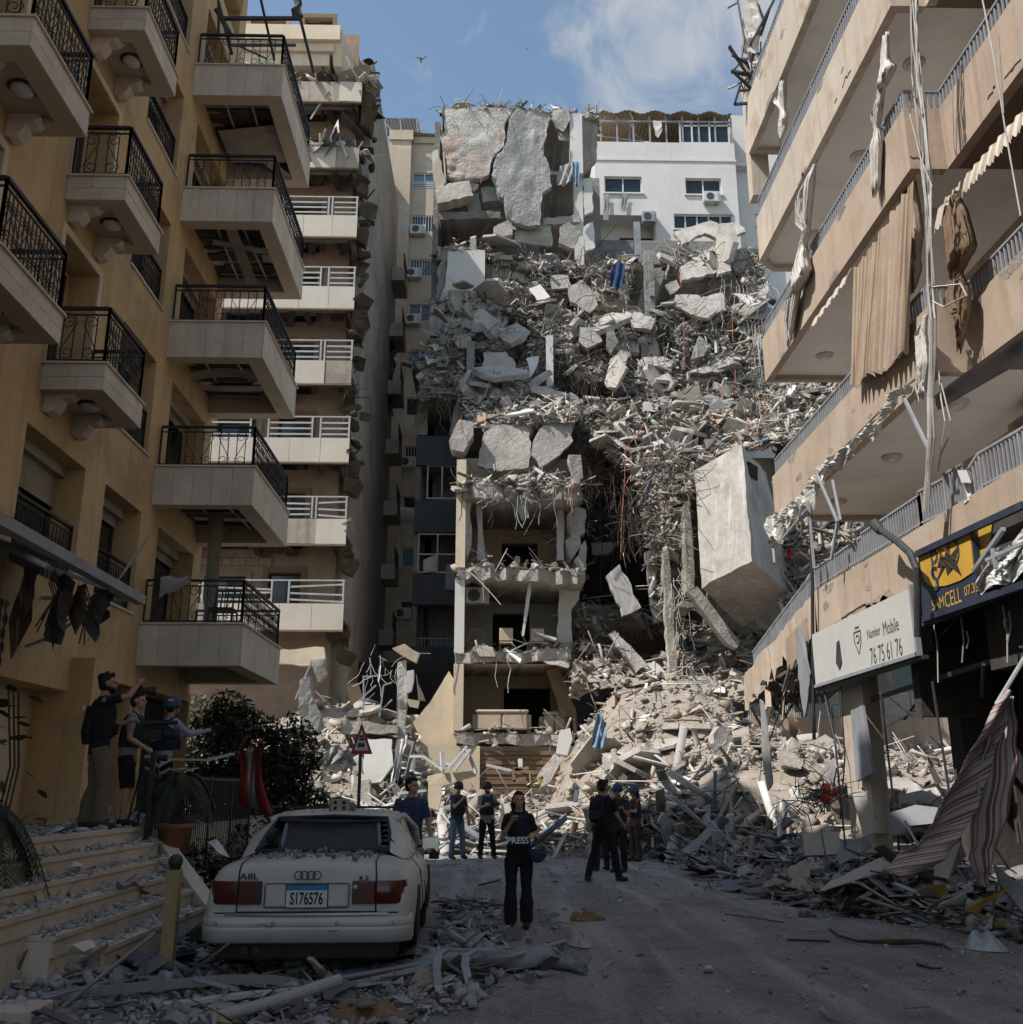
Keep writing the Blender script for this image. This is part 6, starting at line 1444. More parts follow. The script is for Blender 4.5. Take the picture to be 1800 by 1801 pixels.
for i in range(4):mb.tube([(-.083+.055*i+.036*math.cos(a),-2.522+.012*math.sin(a),.915+.035*math.sin(a))for a in np.linspace(0,6.283,17)],.0045,5,0,False)
build('ring_emblem',mb,M['black_plastic'],car,True)
# greenhouse: pillars, roof, glass
def pillar(mb,pts,w=.05,t=.03,mi=0):
 for a,b in zip(pts[:-1],pts[1:]):mb.bar(a,b,w,t,mi)
mb=MB(); RZ=1.405
ry=[(-.86,1.36,.535),(-.70,1.40,.56),(-.1,1.425,.575),(.4,1.40,.56),(.52,1.375,.55)]
mb.grid([[(-w_-.02,y,z-.035),(-w_,y,z-.004),(-w_*.6,y,z+.018),(0,y,z+.025),(w_*.6,y,z+.018),(w_,y,z-.004),(w_+.02,y,z-.035)]for y,z,w_ in ry])
mb.grid([[(-w_-.02,y,z-.036),(0,y,z-.03),(w_+.02,y,z-.036)]for y,z,w_ in ry])
for sx in(-1,1):
 mb.grid([[(sx*.60,-1.60,1.06),(sx*.77,-1.62,1.0),(sx*.825,-1.35,.985),(sx*.835,-1.02,.975)],[(sx*.57,-1.22,1.22),(sx*.68,-1.20,1.20),(sx*.725,-1.05,1.19),(sx*.74,-.86,1.16)],[(sx*.525,-.86,1.365),(sx*.56,-.84,1.355),(sx*.585,-.75,1.345),(sx*.605,-.62,1.335)]])
 mb.grid([[(sx*.835,-.10,.97),(sx*.835,.02,.97)],[(sx*.62,-.08,1.36),(sx*.62,.0,1.36)]]); mb.grid([[(sx*.835,-.62,.975),(sx*.835,-.55,.975)],[(sx*.61,-.50,1.35),(sx*.61,-.44,1.35)]])
 pillar(mb,[(sx*.80,1.22,.965),(sx*.70,.85,1.20),(sx*.575,.50,1.372)],.075,.05); pillar(mb,[(sx*.585,-.8,1.35),(sx*.62,-.1,1.375),(sx*.60,.5,1.355)],.05,.045)
build('roof',mb,CARP,car,True,True)
for sx in(-1,1):
 mb=MB(); mb.quad((sx*.832,-1.0,.975),(sx*.832,-.62,.975),(sx*.612,-.52,1.33),(sx*.612,-.66,1.33)); mb.quad((sx*.832,-.55,.975),(sx*.832,-.10,.97),(sx*.62,-.08,1.355),(sx*.612,-.44,1.345)); mb.quad((sx*.832,.02,.97),(sx*.81,1.1,.96),(sx*.60,.47,1.35),(sx*.62,.0,1.36))
 build('side_window',mb,pmat('dusty car glass',(.05,.055,.06),.25,.1,2,0,spec=.5,dirtamt=.3,dirt=(.2,.2,.19)),car,True)
mb=MB().quad((-.79,1.22,.975),(.79,1.22,.975),(.56,.51,1.37),(-.56,.51,1.37)); build('windscreen',mb,M['glass'],car,True)
mb=MB().box(-.62,.62,-1.56,-.95,1.0,1.03); build('rear_shelf',mb,M['black_plastic'],car,True)
mb=MB(); mb.box(-.60,.60,-1.0,-.88,.6,1.07); build('rear_seat',mb,M['void'],car,True,bevel=.03)
mb=MB().quad((-.5,-1.02,1.05),(.5,-1.02,1.05),(.44,-.86,1.335),(-.44,-.86,1.335)); build('rear_sunblind',mb,pmat('grey sunblind',(.05,.052,.058),.6,.2,3,.2,12,.01),car,True)
mb=MB(); mb.box(-.8,.8,-1.5,1.2,.55,.9); build('cabin_floor',mb,M['void'],car,True)
# window seal of the smashed pane with splintered rim, crumpled headliner
mb=MB(); mb.tube([(-.585,-1.585,1.075),(.585,-1.585,1.075),(.56,-1.2,1.235),(.515,-.88,1.365),(0,-.85,1.385),(-.515,-.88,1.365),(-.56,-1.2,1.235),(-.585,-1.585,1.075)],.018,5)
r2=random.Random(3)
for i in range(16):
 t=r2.random(); sx=r2.choice((-1,1)); p=Vector((sx*(.585-.07*t),-1.585+.7*t,1.075+.29*t)); mb.prism([p,p+Vector((-sx*.01,.05,.03)),p+Vector((-sx*r2.uniform(.03,.09),.02,.01))],(0,.003,.003))
mb.tube([(-.50,-.9,1.355),(-.2,-.92,1.34),(.1,-.91,1.335),(.3,-.93,1.325),(.5,-.9,1.345)],.02,5); mb.tube([(-.48,-.93,1.34),(0,-.95,1.32),(.48,-.92,1.335)],.012,4)
mb.tube([(.565,-1.3,1.2),(.585,-1.35,1.17),(.63,-1.4,1.12)],.009,4)
build('broken_window_seal',mb,M['black_plastic'],car,True)
for sx in(-1,1):build('seat_belt',MB().bar((sx*.47,-1.0,1.05),(sx*.43,-.9,1.33),.03,.02),M['grey_metal'],car,True)
for o_ in car.children:
 if o_.name.split('.')[0]in('roof','side_window','windscreen','broken_window_seal','rear_sunblind','rear_shelf','seat_belt'):
  for v in o_.data.vertices:v.co.x*=1+.115*min(1,max(0,(v.co.z-.98)/.09))*(1 if abs(v.co.x)<.78 else .0)
WR=.325
for sx in(-1,1):
 for y in(-1.36,1.50):
  mb=MB().lathe([(.20,-.11),(.28,-.115),(.315,-.10),(WR,-.05),(WR,.05),(.315,.10),(.28,.115),(.20,.11)],n=28); mb.v=[(sx*.80+z,y+a,WR-.005+c)for a,c,z in mb.v]
  t=build('tyre',mb,M['rubber'],car,True,True)
  mb=MB().lathe([(.001,.07),(.06,.085),(.10,.07),(.19,.09),(.21,.11)],n=20); mb.v=[(sx*(.80+z),y+a,WR-.005+c)for a,c,z in mb.v]; build('rim',mb,M['grey_metal'],t,True,True)
  mb=MB(); P=[]
  for a in np.linspace(-.25,math.pi+.25,18):P.append([(sx*x,y+r*math.cos(a),WR+.03+r*math.sin(a))for r,x in((.30,.80),(.375,.90),(.385,.952))])
  mb.grid(P); build('wheel_arch',mb,M['black_plastic'],car,True,True)
  mb=MB(); c0=[(sx*.948,y+.372*math.cos(a),WR+.03+.372*math.sin(a))for a in np.linspace(-.55,math.pi+.55,24)]; mb.add([(sx*.948,y,.3)]+c0,[(0,i,i+1)for i in range(1,len(c0))]); build('arch_shadow_disc',mb,M['rubber'],car,True)  # flat black disc, shade of the wheel opening painted as a surface
mb=MB()
for x in(-.53,-.43):mb.tube([(x,-2.35,.29),(x,-2.46,.285)],.038,10)
build('exhaust_pipe',mb,M['dark_metal'],car,True)
mb=MB().ell((0,0,0),(.115,.06,.075),14,8); mb.v=[(x+.985,y+.80,z+1.03)for x,y,z in mb.v]; mi=build('wing_mirror',mb,CARP,car,True,True)
mb=MB().box(.885,1.085,.737,.743,.968,1.09); build('mirror_glass',mb,M['chrome'],mi,True,bevel=.01)
mb=MB().bar((.82,.86,.985),(.93,.83,1.0),.05,.03); build('mirror_arm',mb,M['black_plastic'],mi,True)
for y in(-.62,.42):build('door_handle',MB().box(.925,.955,y-.09,y+.09,.80,.83),CARP,car,True,bevel=.01)
mb=MB(); mb.tube([(.955,-.75,.28),(.958,-.70,.60),(.935,-.85,.85),(.85,-1.02,.97)],.005,4); mb.tube([(.955,.10,.28),(.96,.08,.60),(.85,-.04,.96)],.005,4); build('door_gap',mb,M['black_plastic'],car,True)
# debris lying on the car
cx=car.matrix_basis if False else Matrix.Translation((-1.66,12.1,0))@Matrix.Rotation(R_(1.2),4,'Z')
ns=420; x=NR.uniform(-.55,.55,ns); y=NR.uniform(-2.42,-1.0,ns); P=np.stack([x,y,np.where(y<-1.55,1.062+(y+2.42)*.015,1.036)],1); P=np.where((y>-1.6)[:,None]|(NR.uniform(0,1,ns)<.45)[:,None],P,P)
x2=NR.uniform(-.5,.5,160); y2=NR.uniform(-.7,.3,160); P2=np.stack([x2,y2,np.full(160,1.435)-.03*np.abs(x2/.5)**2],1)
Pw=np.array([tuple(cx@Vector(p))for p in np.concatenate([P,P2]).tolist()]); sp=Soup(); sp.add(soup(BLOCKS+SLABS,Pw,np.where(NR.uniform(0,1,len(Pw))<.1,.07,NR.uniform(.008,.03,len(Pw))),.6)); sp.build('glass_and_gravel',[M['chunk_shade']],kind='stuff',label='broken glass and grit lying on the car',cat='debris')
hb=thing('hollow_block',tuple(cx@Vector((.03,-.45,1.428))),'broken grey hollow block lying on the car roof','concrete block',rz=.3)
bo=build('block_shell',MB().box(-.19,.12,-.10,.10,0,.19),M['concrete'],hb,True,bevel=.015);
for x in(-.12,.02):
 for z in(.05,.135):build('block_void',MB().tube([(x,-.104,z),(x,-.08,z)],.03,10),M['void'],hb,True)  # dark plugs painted for the shade in the block's holes
build('crumb',MB().ell((.16,.02,.07),(.09,.09,.08),7,5),M['concrete_d'],hb,True)
hb.scale=(.68,.68,.68)
pl_=tuple(cx@Vector((.1,-.05,1.46))); mb=MB().box(pl_[0]-.75,pl_[0]+.75,pl_[1],pl_[1]+.12,1.45,1.475); build('roof_plank',mb,M['black_plastic'],label='black plank lying across the car roof',cat='plank')
# ================= people =================
SKIN={k:pmat('skin '+k,c,.6,.08,8,.15,60,.002)for k,c in(('a',(.36,.20,.13)),('b',(.42,.25,.17)),('c',(.27,.145,.09)))}
CL={k:pmat('cloth '+k,c,.95,.14,4,.3,60,.004)for k,c in(('black',(.014,.014,.016)),('navy',(.018,.024,.045)),('charcoal',(.03,.03,.033)),('khaki',(.13,.10,.07)),('grey',(.22,.21,.22)),('blue',(.035,.055,.11)),('jeans',(.11,.17,.24)),('beige',(.30,.26,.20)),('palegrey',(.27,.29,.36)),('brown',(.05,.042,.035)),('rust',(.15,.045,.022)),('olive',(.045,.043,.03)))}
HAIR=pmat('dark hair',(.012,.010,.009),.55,.3,30,.5,60,.01)
SHOE=pmat('dark shoe',(.03,.028,.027),.8,.2,6,0)
WHITE=flat('white print',(.75,.75,.75),.7)
HELM={k:pmat('helmet '+k,c,.6,.1,4,.1,30,.003)for k,c in(('black',(.018,.018,.02)),('blue',(.03,.055,.10)))}
def remesh(o,vox,smooth=2,wrinkle=0):
 m=o.modifiers.new('remesh','REMESH'); m.mode='VOXEL'; m.voxel_size=vox; m.use_smooth_shade=True
 s=o.modifiers.new('smooth','SMOOTH'); s.factor=.5; s.iterations=smooth
 if wrinkle:
  d=o.modifiers.new('folds','DISPLACE'); d.texture=FOLD; d.strength=wrinkle; d.mid_level=.5; d.texture_coords='LOCAL'
FOLD=bpy.data.textures.new('folds','CLOUDS'); FOLD.noise_scale=.09; FOLD.noise_depth=2
def rings(mb,rs,n=14):
 """rs: (centre, rx, ry) with horizontal ellipses"""
 P=[[(c[0]+rx*math.cos(2*math.pi*k/n),c[1]+ry*math.sin(2*math.pi*k/n),c[2])for k in range(n)]for c,rx,ry in rs]
 b=len(mb.v); mb.grid(P,0,True); mb.f.append(tuple(b+i for i in range(n-1,-1,-1))); mb.m.append(0); e=len(mb.v); mb.f.append(tuple(range(e-n,e))); mb.m.append(0)
def hand(mb,wrist,d,side,curl_=.7,up=Vector((0,0,1))):
 """palm, four bent fingers of different lengths and a thumb"""
 d=d.normalized(); s=d.cross(up); s=s.normalized()if s.length>.1 else Vector((1,0,0)); u=s.cross(d).normalized()
 mb.tube([wrist,wrist+d*.035,wrist+d*.075,wrist+d*.095],[.025,.035,.038,.03],8)
 for i,(o,L0)in enumerate(((-.030,.062),(-.010,.075),(.010,.070),(.029,.055))):
  b0=wrist+d*.088+s*o; k1=b0+(d*math.cos(curl_*.5)-u*math.sin(curl_*.5))*L0*.45; k2=k1+(d*math.cos(curl_*1.3)-u*math.sin(curl_*1.3))*L0*.33; k3=k2+(d*math.cos(curl_*2.1)-u*math.sin(curl_*2.1))*L0*.3
  mb.tube([b0-d*.03,b0,k1,k2,k3],[.010,.010,.009,.008,.007],6)
 t0=wrist+d*.03+s*(-.03*side); t1=t0+d*.03-s*(.03*side)-u*.01; t2=t1+d*.03-s*.006*side-u*.012; mb.tube([wrist+d*.02,t0,t1,t2],[.014,.013,.011,.008],6)
def person(loc,rz,label,cl,skin='a',h=1.75,lean=(0,0),feet=((-.11,0),(.11,0)),arms=None,head=(0,0),hair='short',shirt='tee',legs='long',vest=None,helmet=None,beard=False,vox=.010,female=False,knees=None,group=None,shoe=None,footdir=(0,0),flare=1.0):
 """feet: (x, y) of each foot; arms: two pairs (elbow, wrist) as offsets from the shoulder and from the elbow; +y is forward, side -1 first"""
 k=h/1.75; t=thing('person',loc,label,'person',group,rz); t.scale=(k,k,k)
 lx,ly=lean; hipz=.90-.35*max(0,max(abs(f[1])for f in feet)-.1)**1.5; sw=.150 if female else .178; pw=.10 if female else .092
 pel=Vector((0,0,hipz)); chest=Vector((lx*.75,ly*.75,hipz+.38)); neck=Vector((lx,ly,hipz+.57)); hd=neck+Vector((0,.02+.02*abs(head[1]),.135))
 sh=[neck+Vector((-sw,0,-.075)),neck+Vector((sw,0,-.075))]
 arms=arms or[((-.04,.0,-.28),(0,.04,-.25)),((.04,.0,-.28),(0,.04,-.25))]
 el=[sh[i]+Vector(arms[i][0])for i in(0,1)]; wr_=[el[i]+Vector(arms[i][1])for i in(0,1)]
 hip=[Vector((-pw,0,hipz-.04)),Vector((pw,0,hipz-.04))]; ank=[Vector((f[0],f[1]-.02,.085))for f in feet]
 kn=[(hip[i]+ank[i])/2+Vector((0,.035+(knees[i]if knees else 0),.01))for i in(0,1)]
 R=Euler((head[1],0,head[0])).to_matrix()
 b=MB()
 wch,wws=(.135,.115)if female else(.158,.135)
 rings(b,[((0,0,hipz-.06),pw+.055,.09),((0,0,hipz+.04),pw+.065,.10),((lx*.3,ly*.3,hipz+.17),wws,.09),((chest.x,chest.y,chest.z-.03),wch,.105),((lx*.9,ly*.9,hipz+.47),wch+.01,.095),((lx,ly,hipz+.53),.10,.065),((lx,ly,hipz+.565),.056,.056),((lx,ly+.01,hipz+.63),.05,.054)])
 for i in(0,1):
  b.tube([sh[i]*.8+neck*.2,sh[i],(sh[i]+el[i])/2,el[i],el[i].lerp(wr_[i],.3),wr_[i]],[.045,.052,.044,.037,.038,.024],10)
  b.ell(sh[i],.055,10,6); b.ell(el[i],.037,8,6); d_=wr_[i]-el[i]; hand(b,wr_[i]-d_.normalized()*.01,d_,-1 if i==0 else 1)
  b.tube([hip[i],hip[i].lerp(kn[i],.4),kn[i],kn[i].lerp(ank[i],.35),ank[i]],[.085,.075,.054,.052,.034],10); b.ell(kn[i],.054,8,6)
  b.tube([ank[i],ank[i]+Vector((0,.08,-.045)),ank[i]+Vector((0,.17,-.06))],[.036,.036,.026],8)
 def hp(x,y,z):return hd+R@Vector((x,y,z))
 def hell(c,r,n=12,m=9):
  e=MB().ell((0,0,0),r,n,m); e.v=[tuple(hp(p[0]+c[0],p[1]+c[1],p[2]+c[2]))for p in e.v]; b.merge(e)
 hell((0,-.005,.035),(.074,.093,.085)); hell((0,.028,-.025),(.058,.066,.075)); hell((0,.055,-.075),(.034,.032,.028))
 b.tube([hp(0,.088,.03),hp(0,.108,-.005),hp(0,.112,-.018),hp(0,.085,-.025)],[.008,.012,.014,.01],6)
 hell((0,.09,-.052),(.024,.010,.009),8,5)
 for s in(-1,1):hell((s*.076,-.005,.0),(.010,.020,.032),8,5); hell((s*.03,.083,.028),(.022,.012,.007),8,4)
 bo=build('body',b,SKIN[skin],t,True); remesh(bo,min(vox,.009),2)
 for s in(-1,1):
  e=MB().ell((0,0,0),.0115,8,6); e.v=[tuple(hp(p[0]+s*.031,p[1]+.083,p[2]+.012))for p in e.v]; build('eye',e,TXT,t,True,True)
 c=MB(); gp=.016
 rings(c,[((0,0,hipz-.10),pw+.075,.112),((0,0,hipz),pw+.078,.116),((lx*.3,ly*.3,hipz+.17),wws+gp+.012,.112),((chest.x,chest.y,chest.z-.03),wch+gp,.122),((lx*.9,ly*.9,hipz+.47),wch+.012+gp,.11),((lx,ly,hipz+.535),.115,.078),((lx,ly,hipz+.565),.070,.068)])
 for i in(0,1):
  e_=el[i]if shirt=='long' else sh[i].lerp(el[i],.72)
  pts=[sh[i]*.75+neck*.25,sh[i],(sh[i]+e_)/2,e_]; rr=[.052,.058,.055,.054]
  if shirt=='long':pts+=[el[i].lerp(wr_[i],.5),el[i].lerp(wr_[i],.92)]; rr=[.052,.057,.052,.048,.043,.036]
  c.tube(pts,rr,10); c.ell(sh[i],.057,10,6)
 so_=build('shirt',c,CL[cl[0]],t,True); remesh(so_,.014,3,.018)
 c=MB(); rings(c,[((0,0,hipz-.10),pw+.072,.108),((0,0,hipz+.02),pw+.074,.110),((0,0,hipz+.10),pw+.05,.104)])
 for i in(0,1):
  if legs=='long':c.tube([hip[i]+Vector((0,0,.02)),hip[i].lerp(kn[i],.45),kn[i],kn[i].lerp(ank[i],.5),ank[i]+Vector((0,.01,-.015))],[.098,.088,.070,.068*flare,.062*flare],12)
  else:c.tube([hip[i]+Vector((0,0,.02)),hip[i].lerp(kn[i],.5),hip[i].lerp(kn[i],1.0)],[.102,.096,.088],12)
 tr=build('trousers' if legs=='long' else 'shorts',c,CL[cl[1]],t,True); remesh(tr,.013,3,.022)
 for i in(0,1):
  c=MB(); a=ank[i]; fd=Vector((math.sin(footdir[i]),math.cos(footdir[i]),0)); c.tube([a-fd*.055+Vector((0,0,-.045)),a+fd*.02+Vector((0,0,-.03)),a+fd*.11+Vector((0,0,-.05)),a+fd*.19+Vector((0,0,-.058))],[.038,.052,.044,.030],10); c.ell(a+Vector((0,0,-.03)),(.048,.055,.05),10,6)
  o=build('shoe',c,shoe or SHOE,t,True); remesh(o,.010,2)
 if vest:
  c=MB(); rings(c,[((lx*.25,ly*.25,hipz+.10),wws+.05,.142),((lx*.5,ly*.5,hipz+.22),wws+.045,.148),((chest.x,chest.y,chest.z),wch+.03,.152),((lx*.9,ly*.9,hipz+.47),wch-.005,.138),((lx*.97,ly*.97,hipz+.53),.125,.10)])
  for s in(-1,1):c.tube([neck+Vector((s*.085,.09,-.10)),neck+Vector((s*.095,.0,-.02)),neck+Vector((s*.085,-.09,-.10))],.036,8)
  v=build('vest',c,CL[vest],t,True); remesh(v,.014,2,.012)
  for s in(-1,1):build('vest_pouch',MB().box(s*.05,s*.125,ly*.4+.13,ly*.4+.175,hipz+.13,hipz+.25),CL[vest],v,True,bevel=.012)
 c=MB()
 def cell(cc,r,n=12,m=8):
  e=MB().ell((0,0,0),r,n,m); e.v=[tuple(hp(p[0]+cc[0],p[1]+cc[1],p[2]+cc[2]))for p in e.v]; c.merge(e)
 if helmet:
  e=MB(); P=[]
  for a in np.linspace(0,1,8):
   z=.135*math.cos(a*1.75); r_=math.sin(a*1.75); P.append([tuple(hp(.108*r_*math.cos(q),-.008+.128*r_*math.sin(q),.03+z+(-.015*(1-math.sin(q))*.5 if a>.8 else 0)))for q in np.linspace(0,2*math.pi,20)[:-1]])
  e.grid(P,0,True); ho=build('helmet',e,HELM[helmet],t,True,True); sm=ho.modifiers.new('thick','SOLIDIFY'); sm.thickness=.012
  for s in(-1,1):e2=MB().tube([hp(s*.085,.02,-.01),hp(s*.06,.05,-.09),hp(0,.06,-.115)],.006,4); build('chin_strap',e2,CL['black'],ho,True)
  cell((0,-.03,.0),(.072,.075,.07))
 else:
  cell((0,-.018,.055),(.081,.092,.080)); cell((0,.04,.095),(.055,.045,.035)); cell((0,-.05,.0),(.070,.055,.075))
  if hair=='messy':
   for i in range(22):a=rng.uniform(0,6.28); cell((.065*math.cos(a),-.015+.075*math.sin(a),.08+rng.uniform(0,.05)),(.028,.028,.026),7,5)
 if hair in('long','longback'):
  for i in range(9):
   q=-math.pi*.5+(i-4)*.27; bx,by=.072*math.cos(q),-.02+.07*math.sin(q); c.tube([hp(bx,by,.05),hp(bx*1.1,by*1.15,-.05),hp(bx*1.05,by*1.1-.01,-.16),hp(bx*.9,by*1.0-.01,-.25-.03*(i%2))],[.03,.032,.028,.012],7)
 hr=build('hair',c,HAIR,t,True); remesh(hr,.011,1,.012)
 if beard:
  c=MB(); cell((0,.055,-.072),(.050,.042,.040)); cell((0,.02,-.05),(.066,.06,.05)); bd=build('beard',c,HAIR,t,True); remesh(bd,.010,1)
 t['_j']=0; del t['_j']
 return t,dict(el=el,wr=wr_,sh=sh,hd=hd,hp=hp,hipz=hipz,neck=neck,k=k)
def held(name,mb,m,t,label,cat):
 """a thing held by a person: built in the person's own frame, but a thing of its own"""
 k=t.scale[0]; Mx=Matrix.Translation(t.location)@Matrix.Rotation(t.rotation_euler[2],4,'Z')@Matrix.Scale(k,4)
 mb.v=[tuple(Mx@Vector(p))for p in mb.v]; return build(name,mb,m,label=label,cat=cat,bevel=.004)
def camera_thing(t,at,d,label,big=False):
 """photo camera: body, lens, hood"""
 k=t.scale[0]; Mx=Matrix.Translation(t.location)@Matrix.Rotation(t.rotation_euler[2],4,'Z')@Matrix.Scale(k,4)
 w_=Mx@Vector(at); r=thing('camera',w_,label,'camera',rz=t.rotation_euler[2]+math.atan2(-d[0],d[1])); s=1.2 if big else 1
 build('camera_body',MB().box(-.07*s,.07*s,-.035*s,.035*s,-.05*s,.05*s).box(-.03*s,.03*s,-.03*s,.03*s,.05*s,.075*s),M['black_plastic'],r,True,bevel=.008)
 l=MB().tube([(0,.035*s,0),(0,.10*s,0),(0,.105*s,0),(0,.17*s,0)],[.036*s,.036*s,.042*s,.044*s],14); build('lens',l,M['black_plastic'],r,True); return r
A_DOWN=((.03,.0,-.29),(.0,.06,-.25))
# 1 woman with phone in the middle of the street, facing the camera (rz=180)
p7,j=person((.40,13.4,0),R_(178),'woman in dark press vest and flared black trousers holding a phone to her mouth',('black','black'),'b',1.66,(0,.0),((-.10,.0),(.11,.14)),[((-.09,.04,-.26),(.05,.23,.03)),((.07,.07,-.255),(-.12,.12,.20))],(.12,.10),'long','tee','long','navy',None,False,.009,True,flare=1.35)
text('print','PRESS',.115,WHITE,p7,(.012,.176,j['hipz']+.20),(R_(90),0,R_(180)),bold=.003,ext=.003)
w_=j['wr'][1]; held('phone',MB().box(w_.x-.01,w_.x+.015,w_.y+.06,w_.y+.20,w_.z+.045,w_.z+.06),M['black_plastic'],p7,'black phone held to the mouth of the woman in the street','phone')
w_=j['wr'][0]; hm=MB(); P=[]
for a in np.linspace(0,1,8):
 P.append([(w_.x-.06+.125*math.sin(a*1.7)*math.cos(q),w_.y-.05+.125*math.sin(a*1.7)*math.sin(q),w_.z-.34+.15*(1-math.cos(a*1.7)))for q in np.linspace(0,2*math.pi,20)[:-1]])
hm.grid(P,0,True); hm.tube([(w_.x-.17,w_.y-.05,w_.z-.19),(w_.x-.05,w_.y-.02,w_.z-.03),(w_.x+.05,w_.y-.05,w_.z-.19)],.006,4); ho=held('helmet',hm,HELM['blue'],p7,'blue helmet hanging upside down from the arm of the woman in the street','helmet')
sm=ho.modifiers.new('thick','SOLIDIFY'); sm.thickness=.012
# 2 man in blue shirt beyond the car
p4,j=person((-1.13,15.5,0),R_(190),'man in dark blue polo shirt and pale shorts looking aside beyond the parked car',('blue','beige'),'b',1.86,(0,.02),((-.13,0),(.12,.05)),[((-.07,-.02,-.29),(-.05,.06,-.25)),((.06,-.03,-.28),(.03,.02,-.26))],(.9,0),'short','tee','short',None,None)
w_=j['wr'][0]; camera_thing(p4,(w_.x-.02,w_.y+.06,w_.z-.16),(0,1),'black camera hanging from the hand of the man in blue')
# 3 helmeted man in jeans
p5,j=person((-.76,26.2,.02),R_(215),'helmeted man in black vest and blue jeans standing near the rubble',('blue','jeans'),'b',1.82,(0,.03),((-.16,.05),(.14,-.02)),[((-.05,.05,-.28),(.0,.08,-.24)),((.02,.16,-.22),(-.12,.12,.17))],(-.7,0),'short','tee','long','charcoal','black',vox=.012)
# 4 cameraman
p6,j=person((-.02,26.2,.02),R_(195),'bearded helmeted man in grey shirt and black vest aiming a camera',('grey','black'),'b',1.82,(0,.02),((-.17,.06),(.15,-.03)),[((-.06,.12,-.24),(.16,.19,.06)),((.04,.14,-.23),(-.12,.2,.06))],(.1,0),'short','tee','long','charcoal','black',True,.012)
camera_thing(p6,(-.03,.46,j['wr'][1].z+.03),(-.4,1),'black camera held by the bearded helmeted cameraman',True)
text('print','PRESS',.07,WHITE,p6,(0,.176,j['hipz']+.36),(R_(90),0,R_(180)),ext=.002)
# 5 man with backpack, striding, seen from behind
p8,j=person((2.22,20.0,0),R_(-35),'dark haired man all in black with a backpack, standing legs apart',('black','black'),'a',1.86,(0,.02),((-.26,-.16),(.20,.16)),[((-.05,.06,-.28),(.02,.16,-.2)),((.06,.05,-.28),(-.0,.2,-.14))],(-.25,0),'messy','tee','long',None,None,footdir=(-.2,.5))
bp=thing('backpack',p8.location+Vector((0,0,0)),'black backpack worn by the man standing with legs apart','backpack',rz=p8.rotation_euler[2]); z0=(j['hipz']+.10)*j['k']
c=MB(); rings(c,[((-.02,-.20,z0),.13,.07),((-.02,-.24,z0+.12),.165,.11),((-.02,-.23,z0+.32),.155,.10),((-.02,-.19,z0+.46),.11,.06)]); o=build('pack',c,CL['black'],bp,True); remesh(o,.013,3,.01)
build('front_pocket',MB().box(-.12,.09,-.37,-.325,z0+.06,z0+.22),CL['charcoal'],bp,True,bevel=.02)
for s in(-1,1):build('strap',MB().tube([(s*.10,-.13,z0+.44),(s*.11,.0,z0+.50),(s*.11,.125,z0+.40),(s*.12,.12,z0+.2)],.02,6),CL['charcoal'],bp,True)
# 6, 7 two half hidden behind him
p9,j=person((atY(1056,1385,22.6).x,22.6,0),R_(20),'short haired man in dark brown shirt half hidden behind the backpacker',('brown','charcoal'),'a',1.86,(0,.0),((-.12,0),(.12,.02)),None,(.1,0),'short','tee','long',vox=.012)
p10,j=person((atY(1087,1385,22.2).x,22.2,0),R_(150),'helmeted person in dark clothes with a microphone, partly hidden on the right of the backpacker',('charcoal','black'),'a',1.78,(0,.0),((-.1,0),(.12,.03)),[((-.05,.06,-.27),(.02,.2,.12)),((.05,.05,-.28),(-.1,.22,.0))],(.4,0),'short','tee','long','charcoal','blue',vox=.012)
w_=j['wr'][0]; held('microphone',MB().tube([w_+Vector((0,.09,.0)),w_+Vector((0,.11,.14)),w_+Vector((0,.115,.2))],[.014,.014,.026],8),M['black_plastic'],p10,'black microphone raised beside the backpacker','microphone')
# 8 woman with blue helmet, rust sleeves and white bag
p11,j=person((3.62,25.6,0),R_(110),'woman with blue helmet, rust sleeves and dark vest standing in profile',('rust','olive'),'b',1.74,(0,.0),((-.10,-.03),(.10,.06)),[((-.04,.1,-.25),(.04,.22,.06)),((.05,.06,-.26),(-.06,.24,.04))],(-.1,-.1),'longback','tee','long','navy','blue',False,.012,True)
bg_=thing('tote_bag',p11.location,'pale tote bag hanging from the arm of the woman with the blue helmet','bag',rz=p11.rotation_euler[2]); w_=j['el'][1]*j['k']
b=MB(); P=[[(w_.x+.03+xx*(1+.3*t)-.0,w_.y+.16+yy,w_.z-.26-.24*t)for xx,yy in((-.05,-.13*(1-.55*t*t)),(.03,-.13*(1-.55*t*t)),(.05,0),(.03,.13*(1-.55*t*t)),(-.05,.13*(1-.55*t*t)),(-.06,0))]for t in np.linspace(0,1,6)]
b.grid(P,0,True); build('bag',b,CL['palegrey'],bg_,True,True); b=MB()
for yy in(-.1,.1):b.tube([(w_.x+.03,w_.y+.16+yy,w_.z-.27),(w_.x+.02,w_.y+.14,w_.z+.02)],.009,4)
build('handle',b,CL['palegrey'],bg_,True)
